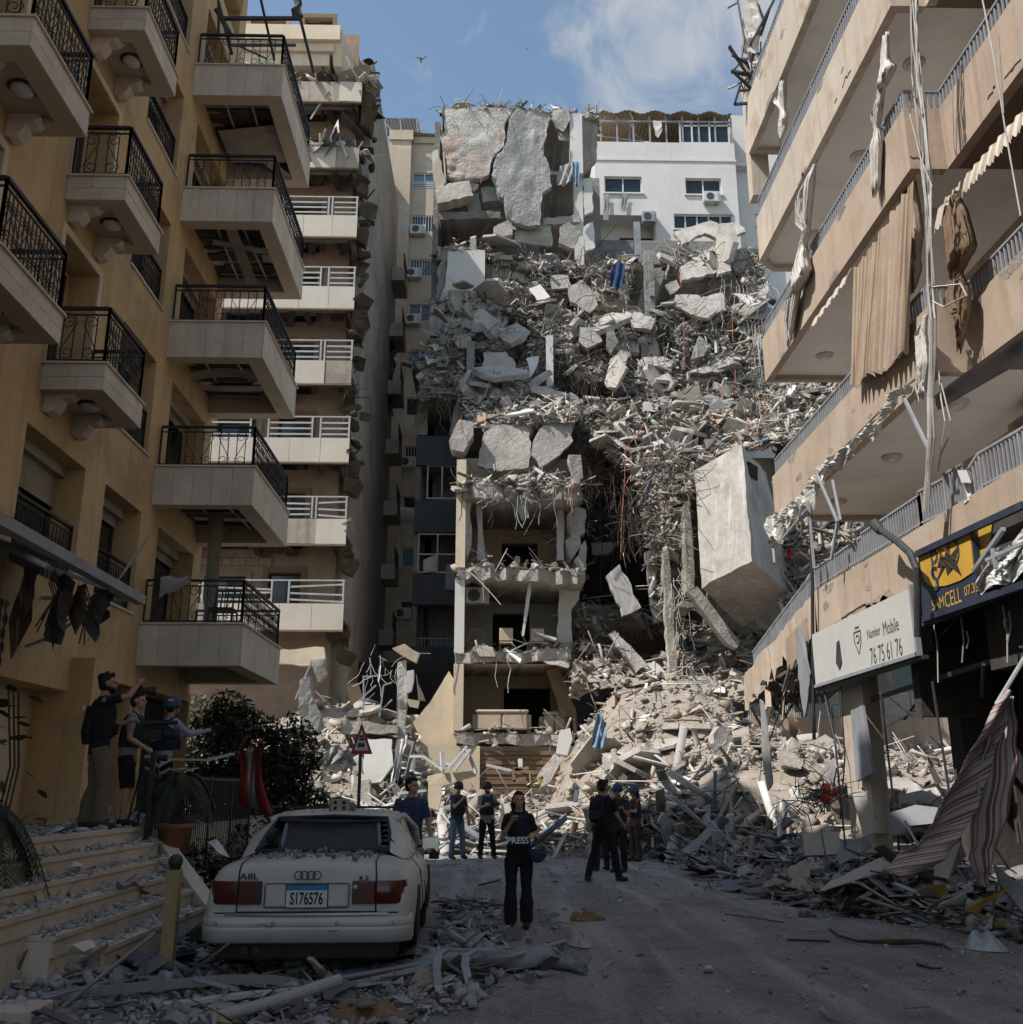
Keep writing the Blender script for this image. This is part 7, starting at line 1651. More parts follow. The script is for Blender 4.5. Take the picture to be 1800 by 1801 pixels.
# 9 tall man filming on the landing, seen from behind
LZ=1.205
q=atZ(160,1458,LZ); p1,j=person((q.x,q.y,LZ),R_(-62),'tall dark haired man in black vest and khaki trousers raising a camera',('black','khaki'),'a',1.86,(0,.0),((-.13,-.05),(.12,.08)),[((-.02,.12,-.26),(.08,.18,.06)),((.10,.22,.06),(-.08,.10,.14))],(-.1,.1),'messy','tee','long','black',None,True,flare=1.25)
camera_thing(p1,(.05,.36,j['hd'].z-.06),(.2,1),'black camera with long lens raised by the tall man on the landing',True)
text('print','PRESS',.085,WHITE,p1,(0,-.212,j['hipz']+.42),(R_(90),0,0),ext=.003)
bt=MB().tube([(-.20,-.06,j['hipz']-.16),(-.20,-.06,j['hipz']+.0),(-.20,-.06,j['hipz']+.04)],[.032,.032,.015],10); held('water_bottle',bt,pmat('clear plastic',(.3,.33,.36),.2,.1,4,0),p1,'small water bottle in the pocket of the tall man on the landing','bottle')
c=MB(); rings(c,[((0,-.14,j['hipz']+.02),.10,.05),((0,-.155,j['hipz']+.16),.15,.06),((0,-.13,j['hipz']+.45),.14,.05)]); o=build('back_plate',c,CL['black'],p1,True); remesh(o,.014,2)
# 10 man in grey tee and black shorts
q=atZ(212,1453,LZ); p2,j=person((q.x,q.y,LZ),R_(-82),'man in grey T-shirt, black vest and black shorts standing in profile on the landing',('grey','black'),'b',1.72,(0,.05),((-.12,.0),(.12,.06)),[((-.04,.02,-.28),(.04,.18,-.16)),((.05,.0,-.28),(-.02,.22,-.13))],(-.1,.05),'short','tee','short','charcoal',None)
w_=j['wr'][1]; camera_thing(p2,(w_.x-.06,w_.y+.1,w_.z-.12),(0,1),'black camera hanging at the hip of the man in black shorts')
# 11 man with press vest and helmet filming with a phone further along the landing
q=atY(292,1280,14.6); p3,j=person((q.x,q.y,LZ),R_(-48),'helmeted man with pale grey sleeves holding out a phone behind the rail',('palegrey','black'),'b',1.72,(0,.06),((-.12,.0),(.12,.06)),[((-.02,.22,-.16),(.04,.25,.05)),((.04,.2,-.17),(-.05,.27,.06))],(0,0),'short','long','long','navy','blue',False,.011)
text('print','PRESS',.085,WHITE,p3,(0,-.162,j['hipz']+.26),(R_(90),0,0),ext=.003)
text('print','PRESS',.035,WHITE,p3,(.105,.0,j['hd'].z+.10),(R_(80),0,R_(90)),ext=.001)
w_=j['wr'][1]; held('phone',MB().box(w_.x-.1,w_.x+.06,w_.y+.11,w_.y+.125,w_.z-.03,w_.z+.05),M['black_plastic'],p3,'black phone held out by the helmeted man behind the landing rail','phone')
# video camera on a tripod
q=atY(262,1292,13.6); vc=thing('video_camera',(q.x,q.y,LZ),'black video camera on a tripod between the men on the landing','video camera',rz=R_(-80)); z=q.z-LZ
build('camera_body',MB().box(-.06,.06,-.17,.15,z-.065,z+.065),M['black_plastic'],vc,True,bevel=.015)
build('handle',MB().tube([(0,-.12,z+.09),(0,-.10,z+.17),(0,.14,z+.17),(0,.16,z+.09)],.016,6),M['black_plastic'],vc,True)
build('lens',MB().tube([(0,.2,z),(0,.3,z),(0,.31,z),(0,.40,z)],[.05,.05,.065,.07],14),M['black_plastic'],vc,True)
build('microphone',MB().tube([(.05,-.05,z+.14),(.05,.36,z+.16)],[.022,.026],8),M['black_plastic'],vc,True)
for a in(0,2.1,4.2):build('tripod_leg',MB().tube([(0,0,z-.1),(.2*math.cos(a),.2*math.sin(a),.01)],.013,6),M['black_plastic'],vc,True)
# ================= signs, cloths, cables on the right =================
RX=Matrix(((0,0,-1),(-1,0,0),(0,1,0))).to_euler()
def xtext(name,s,u0,u1,v0,v1,X,m,parent,bold=.0):
 """lettering fitted between photo pixels (u0,v0 mid-left) and (u1,v1 mid-right) on the plane x = X"""
 a=atX(u0,v0,X); b=atX(u1,v1,X); o=text(name,s,1.0,m,parent,(0,0,0),RX,'CENTER',1,.0)
 xs=[v.co.x for v in o.data.vertices]; ys=[v.co.y for v in o.data.vertices]; wd=max(xs)-min(xs); cx_=(max(xs)+min(xs))/2; cy_=(max(ys)+min(ys))/2
 for v in o.data.vertices:v.co.x-=cx_; v.co.y-=cy_
 L0=abs(a.y-b.y); o.scale=(L0/wd,L0/wd,1); o.location=Vector((X,(a.y+b.y)/2,(a.z+b.z)/2))-wloc(parent); return o
ws=thing('shop_sign',(6.4,17.1,3.6),'long white shop sign reading Number Mobile with a telephone number','sign')
m_sw=pmat('white sign sheet',(.50,.495,.47),.55,.05,1.0,.15,3,.02,dirtamt=.25,streak=.12,dirt=(.30,.28,.25))
build('sign_face',MB().box(6.36,6.40,14.80,19.55,3.63,4.60),m_sw,ws)
build('sign_box',MB().box(6.402,6.62,14.82,19.53,3.66,4.57),M['dark_metal'],ws)
mb=MB(); mb.box(6.34,6.42,14.75,19.6,3.57,3.628); mb.box(6.34,6.42,14.72,14.795,3.57,4.64); build('sign_rim',mb,M['grey_metal'],ws)
INK=flat('faded black lettering',(.06,.06,.062),.7)
for nm,s,q in(('lettering','Number',(1525,1561,1116,1107)),('lettering','Mobile',(1553,1580,1107,1095)),('lettering','76 75 61 76',(1531,1586,1158,1133))):
 if s=='Number':q=(1525,1548,1116,1107)
 o=xtext(nm,s,q[0],q[1],q[2],q[3],6.356,INK,ws); o.scale=(o.scale[0],o.scale[1]*(1.35 if s[0]!='7' else 1.45),1)
mb=MB(); p=atX(1509,1128,6.356); pts=[(p.y+y,p.z+z)for y,z in((.16,.17),(-.16,.17),(-.15,-.02),(0,-.22),(.15,-.02),(.16,.17))]
for a,b in zip(pts[:-1],pts[1:]):mb.bar((6.356,a[0],a[1]),(6.356,b[0],b[1]),.004,.022,0,(0,0,1))
mb.bar((6.356,p.y+.10,p.z+.24),(6.356,p.y-.10,p.z+.24),.004,.03); mb.tube([(6.356,p.y+.07*math.cos(a),p.z+.04+.07*math.sin(a))for a in np.linspace(.6,5.6,12)],.012,4)
build('crest',mb,INK,ws)
mb=MB(); q=[atX(u,v,6.354)for u,v in((1472,1130),(1476,1126),(1481,1165),(1477,1178),(1471,1166))]; mb.prism(q,(-.01,0,0)); build('torn_flap',mb,M['dark_metal'],ws)
ys=thing('shop_sign',(6.4,13.6,4.1),'torn yellow and navy shop sign with a hole through its big letters','sign')
Y_=lambda u,v,x=6.40:atX(u,v,x)
navy=pmat('navy sign sheet',(.028,.037,.06),.5,.15,2,.1,4,.02,dirtamt=.2,dirt=(.12,.12,.12)); yel=pmat('yellow sign sheet',(.52,.31,.045),.5,.10,2,.1,4,.02,dirtamt=.25,dirt=(.3,.2,.08))
mb=MB().prism([Y_(1614,973),Y_(1709,928),Y_(1721,1049),Y_(1623,1087)],(.10,0,0)); build('sign_board',mb,navy,ys)
pts=[(1618,977),(1707,934),(1714,1005),(1690,1021),(1665,1030),(1640,1032),(1628,1022),(1621,1000)]
mb=MB().prism([Y_(u,v,6.396)for u,v in pts],(-.012,0,0)); build('yellow_panel',mb,yel,ys)
DK=flat('dark blue lettering',(.035,.045,.075),.6)
for s,q in(('P',(1638,1650,991,986)),('D',(1668,1687,975,966)),('s',(1638,1650,1020,1015))):
 o=xtext('lettering',s,*q,6.379,DK,ys);
 if s!='s':o.scale=(o.scale[0],o.scale[0]*1.1,1)
o=xtext('lettering','SAM',1639,1660,1064,1058,6.392,yel,ys); o=xtext('lettering','CELL',1662,1690,1057,1044,6.392,yel,ys); o.scale=(o.scale[0],o.scale[0]*1.3,1); o=xtext('lettering','07.35',1696,1720,1041,1030,6.392,yel,ys)
mb=MB(); st_=[(1648,998),(1654,972),(1660,982),(1665,962),(1672,976),(1686,958),(1680,985),(1692,1014),(1676,1000),(1666,1012),(1662,996),(1644,1030),(1655,998)]
cc=Y_(1667,988,6.378); P=[Y_(u,v,6.378)for u,v in st_]; mb.add([cc]+P,[(0,i+1,(i+1)%len(P)+1)for i in range(len(P))]); build('torn_hole',mb,M['void'],ys)  # flat near-black star, the hole's darkness painted on
r=random.Random(4); mb=MB()
for i in range(6):p=P[i*2]; mb.prism([p,p+Vector((-.03,.05,.06)),p+Vector((-.09,.02,.12))],(.004,0,0))
build('torn_flap',mb,yel,ys,kind='stuff')
mb=MB(); mb.bar(Y_(1612,975,6.36),Y_(1800,888,6.36),.06,.09); mb.bar(Y_(1622,1090,6.36),Y_(1850,1012,6.36),.08,.09); build('sign_rim',mb,navy,ys)
ss_=thing('shop_sign',(6.4,12.0,4.2),'crumpled silver sign sheet torn from its yellow box at the right edge','sign')
mb=MB().prism([Y_(1712,930,6.5),Y_(1860,870,6.5),Y_(1870,1000,6.5),Y_(1722,1040,6.5)],(.10,0,0)); build('sign_box',mb,M['shade_black'],ss_)
mb=MB().prism([Y_(1712,932,6.48),Y_(1745,917,6.48),Y_(1735,1000,6.48),Y_(1722,1036,6.48)],(.012,0,0)); build('yellow_remnant',mb,yel,ss_)
P=[]; r=random.Random(8)
for i in range(16):
 t=i/15; P.append([Y_(1722+s*98+6*math.sin(t*7),985-70*s*.9+t*(62+10*s)-8*math.sin(s*9),6.42-.10*abs(math.sin(s*6+t*3))-r.uniform(0,.05))for s in np.linspace(0,1,18)])
mb=MB().grid(P); build('torn_sheet',mb,pmat('crumpled pale sheet',(.62,.62,.61),.4,.08,3,.3,8,.02),ss_,smooth=False)
mb=MB(); mb.bar(Y_(1712,1005,6.3),Y_(1765,930,6.25),.05); mb.bar(Y_(1735,985,6.2),Y_(1800,955,6.25),.04); mb.bar(Y_(1745,965,6.2),Y_(1752,1000,6.2),.04); build('sign_strut',mb,M['grey_metal'],ss_)
# ---- cloths ----
def tied(path,X,m,label,cat='curtain',n=46):
 """cloth pinched into a hanging bundle: path of (u, v, width in m); sharp gathered folds that meet at the knots"""
 C=[atX(u,v,X)for u,v,w_ in path]; W=[w_ for _,_,w_ in path]; mb=MB(); P=[]; k=len(C)-1; r=random.Random(int(path[0][0])); nf=11; offs=[r.uniform(-.5,.5)for _ in range(nf+2)]; dp=[r.uniform(.4,1)for _ in range(nf+2)]
 for i in range(n+1):
  t=i/n*k; a=min(int(t),k-1); f=t-a; f2=f*f*(3-2*f); c=C[a].lerp(C[a+1],f); w_=1.5*(W[a]*(1-f2)+W[a+1]*f2); row=[]
  for j in range(nf*6+1):
   s=j/(nf*6); q=s*nf; h=abs(math.cos(math.pi*q)); d=dp[int(q)]*(.05+.22*w_)*h
   row.append(c+Vector((-.05-d+r.uniform(-.006,.006),w_*(.5-s)*(1+.15*math.sin(t*2.2+s*4))+.02*offs[int(q)]*math.sin(t*1.7),.05*math.sin(s*9+t)+(-.22*h*dp[int(q)]if i==n else 0))))
  P.append(row)
 mb.grid(P); o=build('hanging_curtain',mb,m,smooth=True,label=label,cat=cat); q=o.modifiers.new('thick','SOLIDIFY'); q.thickness=.005; return o
tied([(1568,64,.08),(1567,110,.14),(1572,135,.34),(1560,155,.12),(1553,195,.22),(1551,228,.08),(1553,262,.22),(1551,328,.16)],6.5,M['cloth_white'],'narrow knotted white curtain hanging from the top slab above the jutting corner')
tied([(1440,295,.08),(1430,335,.5),(1424,385,.42),(1428,402,.18),(1420,440,.28),(1418,470,.5),(1425,490,.55),(1407,520,.4),(1400,560,.35),(1396,594,.12)],6.48,M['cloth_white'],'long knotted white curtain hanging past two balconies on the right')
tied([(1388,128,.1),(1382,165,.36),(1384,195,.14),(1386,212,.26),(1385,230,.2)],6.7,M['cloth_white'],'short tied white curtain under the topmost right balcony')
tied([(1690,345,.12),(1697,390,.36),(1706,450,.42),(1694,480,.2),(1700,520,.34),(1706,560,.22),(1700,597,.1)],6.95,M['cloth_brown'],'brown tied curtain hanging behind the cables near the right edge')
tied([(1610,300,.15),(1612,360,.34),(1617,420,.36),(1622,455,.12),(1618,480,.32),(1616,500,.22)],6.85,M['cloth_beige'],'beige tied curtain beside the cable bundle on the right building')
tied([(1637,560,.06),(1632,590,.14),(1636,640,.18),(1632,682,.14)],6.42,M['cloth_white'],'small white rag hanging from the second right balcony corner','rag')
# wide beige striped curtain over the second balcony
TOP=[(1508,468),(1530,440),(1556,400),(1585,355),(1612,312)]; BOT=[(1506,680),(1522,672),(1548,655),(1575,640),(1600,618)]
P=[]; A=[atX(u,v,6.46)for u,v in TOP]; B=[atX(u,v,6.40)for u,v in BOT]; nc_=90; vals=[]
for i in range(23):
 t=i/22; row=[]
 for j in range(nc_+1):
  s=j/nc_*(len(A)-1); a=min(int(s),len(A)-2); f=s-a; p=A[a].lerp(A[a+1],f).lerp(B[a].lerp(B[a+1],f),t); fo=math.sin(j/nc_*math.pi*22+.9*math.sin(t*3+j*.05))*(.45+.75*abs(math.sin(j*.31)))
  row.append(p+Vector((-.06-.055*fo*(.5+t*.7),0,(.05*math.sin(j*.9)if i==22 else 0)-.10*abs(math.sin(j*.21))*(1-t)**3))); vals.append(j/nc_)
 P.append(row)
mb=MB().grid(P); cst=stripes('striped beige curtain',(.40,.31,.24),[(0,(1,1,1)),(.42,(.72,.64,.55)),(.55,(1,1,1)),(.80,(.62,.50,.40)),(.88,(1,1,1))],12)
o=build('hanging_curtain',mb,cst,smooth=True,label='wide striped beige curtain hanging in folds over the second right balcony',cat='curtain'); set_band(o,vals)
def valance(pa,pb,X,m,label,h=.30,n=34):
 a=atX(*pa,X); b=atX(*pb,X); P=[]; vals=[]
 for i in range(5):
  t=i/4; P.append([a.lerp(b,j/(n*6))+Vector((-.05-.10*t-.02*math.sin(j*.35),0,-h*t*(1+(.18*abs(math.sin(j/6*math.pi))if i==4 else 0))))for j in range(n*6+1)]); vals+=[j/(n*6)for j in range(n*6+1)]
 o=build('valance',MB().grid(P),m,smooth=True,label=label,cat='awning'); set_band(o,vals)
vst=stripes('striped awning cloth',(.50,.46,.42),[(0,(1,1,1)),(.5,(.70,.60,.50))],22)
valance((1668,352),(1830,165),7.0,vst,'scalloped striped awning edge under the near part of the third right balcony')
valance((1437,562),(1504,470),6.48,vst,'scalloped awning edge left of the striped beige curtain',.2,16)
valance((1655,372),(1672,345),6.9,M['cloth_white']and vst,'torn loose end of the scalloped awning',.35,4)
# long crumpled awning rolled along the second balcony edge
pts=[(1352,912),(1375,898),(1400,880),(1420,862),(1436,832),(1445,818),(1490,786),(1530,750),(1565,711),(1580,686),(1600,676)]; C=[atX(u,v,6.40)for u,v in pts]; P=[]; r=random.Random(12)
for i in range(121):
 t=i/120*(len(C)-1); a=min(int(t),len(C)-2); f=t-a; c=C[a].lerp(C[a+1],f); w_=(.48*(1-i/120)**1.3+.10)*(.55+.75*abs(math.sin(i*.11+1))); row=[]
 for j in range(10):
  s=j/9; row.append(c+Vector((-.04-.11*math.sin(s*4.2+i*.45)*s-.05*math.sin(i*.9+s*7)+r.uniform(-.012,.012),.05*math.sin(i*.6+s*5)*s,-w_*s*(1+.25*math.sin(i*1.3))+r.uniform(-.012,.012))))
 P.append(row)
mb=MB().grid(P); build('torn_awning',mb,M['cloth_white'],label='crumpled pale awning cloth sagging along the lower edge of the second right balcony',cat='awning')
mb=MB()
P=[[atX(u,v,X)for(u,v),X in zip(((1352,930),(1440,845),(1500,795),(1585,700),(1640,668)),(6.6,)*5)],[atX(u,v+28,7.3)for u,v in((1352,930),(1440,845),(1500,795),(1585,700),(1640,668))]]
mb.grid(P); build('awning_lining',mb,M['wood_dark'],label='dark awning lining stretched under the second right balcony',cat='awning')
mb=MB().tube([atX(1380,902,6.38),atX(1440,833,6.36),atX(1585,685,6.38),atX(1612,665,6.45)],.022,6)
for a,b in(((1437,835),(1473,918)),((1585,690),(1632,788)),((1422,880),(1432,1000)),((1473,918),(1462,985)),((1376,948),(1420,895)),((1464,845),(1478,915)),((1355,920),(1362,990))):mb.bar(atX(*a,6.34),atX(*b,6.25),.045)
build('broken_awning_frame',mb,M['grey_metal'],label='bent awning arms dangling below the second right balcony',cat='awning frame')
# dark awning sheet at right
mb=MB(); r=random.Random(3); P=[]
for i in range(8):
 t=i/7; P.append([atX(1640+s*190+10*t,698-140*s+t*(24+30*s)-(8 if i in(2,3)else 0),6.3+.55*t+.03*math.sin(s*9+t*5))for s in np.linspace(0,1,14)])
mb.grid(P); build('awning_sheet',mb,pmat('dusty plum awning',(.13,.115,.12),.9,.2,2,.3,12,.01),smooth=True,label='dark plum awning sheet sloping out at the right edge above the air conditioner',cat='awning')
# bundles of cables
cb=MB(); r=random.Random(6)
for i in range(11):
 du=r.uniform(-9,9); pts=[]
 for(u,v)in((1607,-30),(1608,60),(1612,130),(1620,200),(1628,300),(1632,400),(1636,500),(1640,560)):pts.append(atX(u+du*(1-.4*abs(math.sin(v*.02)))+r.uniform(-4,4),v,6.35+r.uniform(-.05,.05)))
 cb.tube(pts,r.uniform(.008,.016),4,0,False)
for i in range(5):
 du=r.uniform(-5,5); pts=[atX(u+du+r.uniform(-2,2),v,6.2)for(u,v)in((1640,560),(1640,640),(1637,700),(1638,770),(1632,840),(1628,900))]; cb.tube(pts,r.uniform(.012,.03),4,0,False)
for path in(((1650,640),(1655,700),(1662,740),(1655,790),(1650,830)),((1640,600),(1652,660),(1672,740),(1668,770),(1655,800)),((1728,0),(1748,100),(1770,240),(1795,380)),((1755,60),(1765,200)),((1640,505),(1690,500),(1700,520),(1660,540),(1640,530)),((1610,130),(1600,200),(1620,280),(1640,330),(1650,300))):cb.tube([atX(u,v,6.3)for u,v in path],.012,4,0,False)
build('cable_bundle',cb,M['wire'],label='bundle of torn pale cables hanging down the face of the right building',cat='cables')
# lamp arm, poles
lp=thing('street_lamp',(6.0,15,4.0),'dark bent street lamp arm reaching from behind the yellow sign','street lamp')
build('arm',MB().tube([atX(u,v,6.1)for u,v in((1614,1120),(1614,1040),(1612,1000),(1600,972),(1578,952),(1552,934),(1543,928))],.055,8),M['dark_metal'],lp)
build('lamp_head',MB().tube([atX(1549,934,6.1),atX(1538,921,6.1)],[.07,.09],8),M['dark_metal'],lp)
mb=MB().tube([atX(u,v,6.38)for u,v in((1424,880),(1427,950),(1429,1040),(1430,1180),(1432,1300))],.035,6); build('pole',mb,M['dark_metal'],label='thin dark pole standing at the left end of the white sign',cat='pole')
for i,path in enumerate((((1478,1205),(1486,1330),(1478,1440)),((1446,1200),(1470,1310),(1480,1430)),((1400,1160),(1345,1330)),((1418,1170),(1440,1220),(1446,1250)))):
 build('broken_rod',MB().tube([atX(u,v,6.45)for u,v in path],.016,5),M['dark_metal'],label=['bent rod dropping from the middle of the white sign','thin rod dropping from the left part of the white sign','dark rod leaning left of the white sign','short rod below the left corner of the white sign'][i],cat='rod')
for(pix,lab,m)in(([(1400,1110),(1409,1105),(1424,1185),(1415,1262),(1404,1190)],'perforated pale metal strip dangling left of the white sign',M['grey_metal']),([(1336,1230),(1342,1235),(1352,1310),(1358,1378),(1350,1390),(1340,1320)],'long dark strip of lining hanging over the rubble',M['cloth_grey']),([(1385,1262),(1393,1255),(1402,1285),(1396,1298),(1386,1290)],'brown panel hanging over the boundary wall',M['cloth_brown']),([(1452,1340),(1466,1335),(1470,1350),(1464,1392),(1455,1395)],'grey sheet hanging beside the shop pier',M['cloth_grey'])):
 q=[atX(u,v,6.3)for u,v in pix]; build('hanging_strip',MB().prism(jag(q,.02,int(pix[0][0]),.15),(.03,0,0)),m,label=lab,cat='strip')
for i,(u0,v0,u1,v1)in enumerate(((1640,1080,1650,1200),(1690,1085,1692,1165),(1763,1065,1772,1165),(1775,1075,1772,1130),(1700,1110,1700,1140))):
 build('loose_wire',MB().tube([atX(u0,v0,6.6),atX((u0+u1)/2+4,(v0+v1)/2,6.6),atX(u1,v1,6.6)],.012,4),M['wire'],label='pale loose wire dangling in the dark shop front',cat='wire',group='loose wires in the shop front')
rg_=thing('striped_rug',(5.6,12,.6),'striped woven rug hanging from a pole at the right edge, its end on the debris','rug')
rst=stripes('striped woven rug',(.36,.315,.30),[(0,(1,1,1)),(.18,(.42,.26,.30)),(.36,(1.15,1.1,1.1)),(.44,(.42,.26,.30)),(.56,(1,1,1)),(.74,(.55,.48,.52)),(.86,(1,1,1))],4.2)
def rugpart(name,rows,nf,amp,along=True,flip=0):
 P=[]; vals=[]; R0=len(rows)-1; n=40
 for i in range(n+1):
  t=i/n*R0; a=min(int(t),R0-1); f=t-a; f2=f
  L0=rows[a][0].lerp(rows[a+1][0],f2); R1=rows[a][1].lerp(rows[a+1][1],f2); row=[]
  for j in range(25):
   s=j/24; row.append(L0.lerp(R1,s)+Vector((-.3*amp*math.sin(s*math.pi*nf),-amp*math.sin(s*math.pi*nf+t*.7)-.03*math.sin(t*5+s*3),0))); vals.append((i/n*2.6+s*.45)if along else s*.62)
  P.append(row)
 o=build(name,MB().grid(P),rst,rg_,smooth=True); set_band(o,vals); q=o.modifiers.new('thick','SOLIDIFY'); q.thickness=.012; return o
a_=lambda u,v,Y=11.8:atY(u,v,Y)
rugpart('rolled_side',[(a_(1768,1212),a_(1778,1222)),(a_(1742,1250),a_(1772,1275)),(a_(1700,1320),a_(1745,1335)),(a_(1668,1380),a_(1722,1400)),(a_(1640,1440),a_(1690,1455)),(a_(1620,1482),a_(1668,1482)),(a_(1590,1500),a_(1650,1510)),(a_(1558,1530),a_(1590,1545))],1.4,.10)
rugpart('hanging_side',[(a_(1765,1225,11.9),a_(1782,1225,11.9)),(a_(1742,1262,11.9),a_(1784,1275,11.9)),(a_(1724,1330,11.9),a_(1788,1330,11.9)),(a_(1708,1420,11.9),a_(1780,1400,11.9)),(a_(1702,1490,11.9),a_(1765,1470,11.9)),(a_(1708,1520,11.9),a_(1745,1520,11.9)),(a_(1728,1560,11.9),a_(1736,1560,11.9))],2.3,.06,False)
build('rug_pole',MB().tube([a_(1752,1240,12.0),a_(1800,1160,12.2),a_(1840,1095,12.4)],.03,7),M['grey_metal'],rg_)
# blown-out end of the topmost balcony
te=thing('wrecked_balcony_end',(6.6,21.8,17),'burnt bundle of debris and bent frames at the broken end of the topmost right balcony','debris'); mb=MB(); r=random.Random(9)
for i in range(34):
 p=atY(r.uniform(1305,1342),r.uniform(95,158),21.7+r.uniform(-.3,.4)); d=Vector((r.gauss(0,.18),r.gauss(0,.18),r.gauss(0,.22))); mb.bar(p-d,p+d,r.uniform(.03,.12),r.uniform(.01,.05),r.randint(0,1))
build('debris_bundle',mb,[M['dark_metal'],M['grey_metal']],te)
mb=MB(); f=lambda u,v:atY(u,v,21.7)
mb.bar(f(1302,152),f(1292,184),.06); mb.bar(f(1292,184),f(1328,181),.06); mb.bar(f(1300,160),f(1335,158),.05); mb.tube([f(1297,0),f(1309,70),f(1303,110),f(1292,122)],.03,5); mb.bar(f(1345,40),f(1330,0),.05); mb.bar(f(1352,20),f(1338,62),.08)
mb.bar(f(1298,5),f(1280,15),.03); mb.bar(f(1362,0),f(1320,80),.2,.05); build('bent_frame',mb,M['dark_metal'],te)
mb=MB(); rough_sheet(mb,[f(1305,-20),f(1318,-20),f(1332,-20)],[f(1306,90),f(1318,95),f(1333,92)],9,.06,0,4); rough_sheet(mb,[f(1318,20),f(1326,20),f(1334,20)],[f(1316,150),f(1330,150),f(1338,140)],9,.06,0,5); build('torn_curtain',mb,M['cloth_white'],te)
mb=MB(); a=f(1305,-60); build('end_pier',MB().box(6.55,7.0,21.92,22.3,16.0,20),M['tan_light'],te)
for i in range(14):
 p=atY(r.uniform(1312,1338),r.uniform(150,185),21.8);
cm=flat('crack_shadow',(.03,.025,.02),.95)  # dark colour painted for the shadow inside the cracks
for k,(path,X)in enumerate([(((1482,155),(1486,140),(1490,135),(1500,122)),6.497),(((1600,280),(1618,276),(1626,280)),6.497),(((1768,140),(1780,122),(1800,95)),7.077),(((1467,180),(1470,178),(1474,170)),6.497),(((1735,175),(1745,160),(1752,150)),7.077),(((1505,1145),(1512,1130),(1528,1120)),6.497),(((1480,1090),(1500,1075),(1520,1066),(1535,1072)),6.497)]):
 pts=[atX(u,v,X)for u,v in path]; mb=MB(); n=len(pts); w_=.03; r=random.Random(k); L0=[]; L1=[]
 for i in range(len(pts)-1):
  for t in(0,.33,.66):p=pts[i].lerp(pts[i+1],t)+Vector((0,r.uniform(-.03,.03),r.uniform(-.03,.03))); L0.append(p+Vector((0,0,w_*r.uniform(.2,1)))); L1.append(p-Vector((0,0,w_*r.uniform(.2,1))))
 mb.grid([L0,L1]); build('crack_shadow',mb,cm,b2)
for i,(u,v)in enumerate(((1545,325),(1690,470))):pass
# ================= plants and street furniture =================
def leafy(name,blobs,n,size,m,parent,seed,flatten=.9,elong=2.0):
 """many small folded leaves spread through overlapping volumes"""
 r=np.random.RandomState(seed); V=[]; F=[]; k=0; tot=sum(b[1]for b in blobs)
 base=np.array([(0,-.5,0),(.28,0,.06),(0,.5,0),(-.28,0,.06)])*np.array([1,elong,1])
 for(c,w_,rad)in blobs:
  q=int(n*w_/tot); d=r.normal(0,1,(q,3)); d/=np.linalg.norm(d,axis=1)[:,None]; rr=r.uniform(.25,1,q)**.5; P=np.array(c)+d*rr[:,None]*np.array(rad)
  keep=fbm(P*2.2,3,seed)>-.06; P=P[keep]; q=len(P); S=size*r.uniform(.5,1.3,q)
  NRs=np.random.get_state(); R=rand_rot(q,1.1); X=np.einsum('nij,kj->nki',R,base)*S[:,None,None]+P[:,None,:]
  V.append(X.reshape(-1,3)); F.append((np.array([(0,1,2),(0,2,3)])[None]+(k+np.arange(q)[:,None,None]*4)).reshape(-1,3)); k+=q*4
 return big_mesh(name,np.concatenate(V),np.concatenate(F),m,parent=parent)
LEAF=pmat('dark dusty leaves',(.030,.036,.016),.7,.3,3,0,isl=.5,hue=.02,dust=.25,dustc=(.12,.115,.09))
LEAF2=pmat('pale dusty leaves',(.115,.12,.07),.7,.3,3,0,isl=.45,hue=.02,dust=.3,dustc=(.25,.24,.20))
BARK=pmat('bark',(.06,.045,.032),.9,.3,6,.4,20,.01)
def shrub(loc,blobs,n,size,m,label,cat='shrub',seed=1,stems=7,h=1.5):
 t=thing('shrub',loc,label,cat); leafy('foliage',blobs,n,size,m,t,seed); mb=MB(); r=random.Random(seed)
 for i in range(stems):
  c=blobs[r.randrange(len(blobs))][0]; q=Vector(c)+Vector((r.gauss(0,.3),r.gauss(0,.3),r.gauss(0,.3))); b0=Vector(loc)+Vector((r.gauss(0,.12),r.gauss(0,.12),0)); m1=b0.lerp(q,.5)+Vector((r.gauss(0,.15),r.gauss(0,.15),.2)); mb.tube([b0,m1,q],[.035,.022,.008],5)
 build('stem',mb,BARK,t); return t
shrub((-5.4,22.8,0),[((-5.5,22.8,2.2),3,(1.25,1.0,1.25)),((-4.7,22.4,1.6),2.4,(1.0,.9,1.0)),((-5.9,23.0,3.1),1.4,(.75,.7,.75)),((-4.25,22.6,2.5),1.2,(.7,.6,.8)),((-3.9,22.4,1.0),1.5,(.8,.7,.8)),((-5.0,22.2,.7),2,(1.2,.9,.7)),((-4.9,22.0,2.3),2.5,(1.0,.8,1.0)),((-5.6,22.0,1.5),2,(.9,.8,.9))],30000,.095,LEAF,'large dark shrub full of shade left of the warning sign',seed=3,stems=12)
shrub((-7.6,27.5,0),[((-7.9,27.4,3.2),2,(.9,.8,1.0)),((-7.2,27.2,2.4),2,(.8,.7,1.0)),((-8.3,27.6,2.2),2,(.8,.7,1.0)),((-7.6,27.3,1.2),2,(1.1,.8,.9))],8000,.085,LEAF2,'sunlit dusty shrub with pale leaves beyond the landing rail',seed=5)
shrub((-4.0,15.6,0),[((-4.1,15.7,.55),2,(.55,.6,.45)),((-3.6,15.0,.40),2,(.45,.6,.38)),((-3.3,16.2,.45),2,(.5,.6,.4)),((-2.9,17.4,.5),2,(.6,.8,.5))],5200,.07,LEAF,'low dark bedding bushes between the steps and the parked car',seed=7,stems=9)
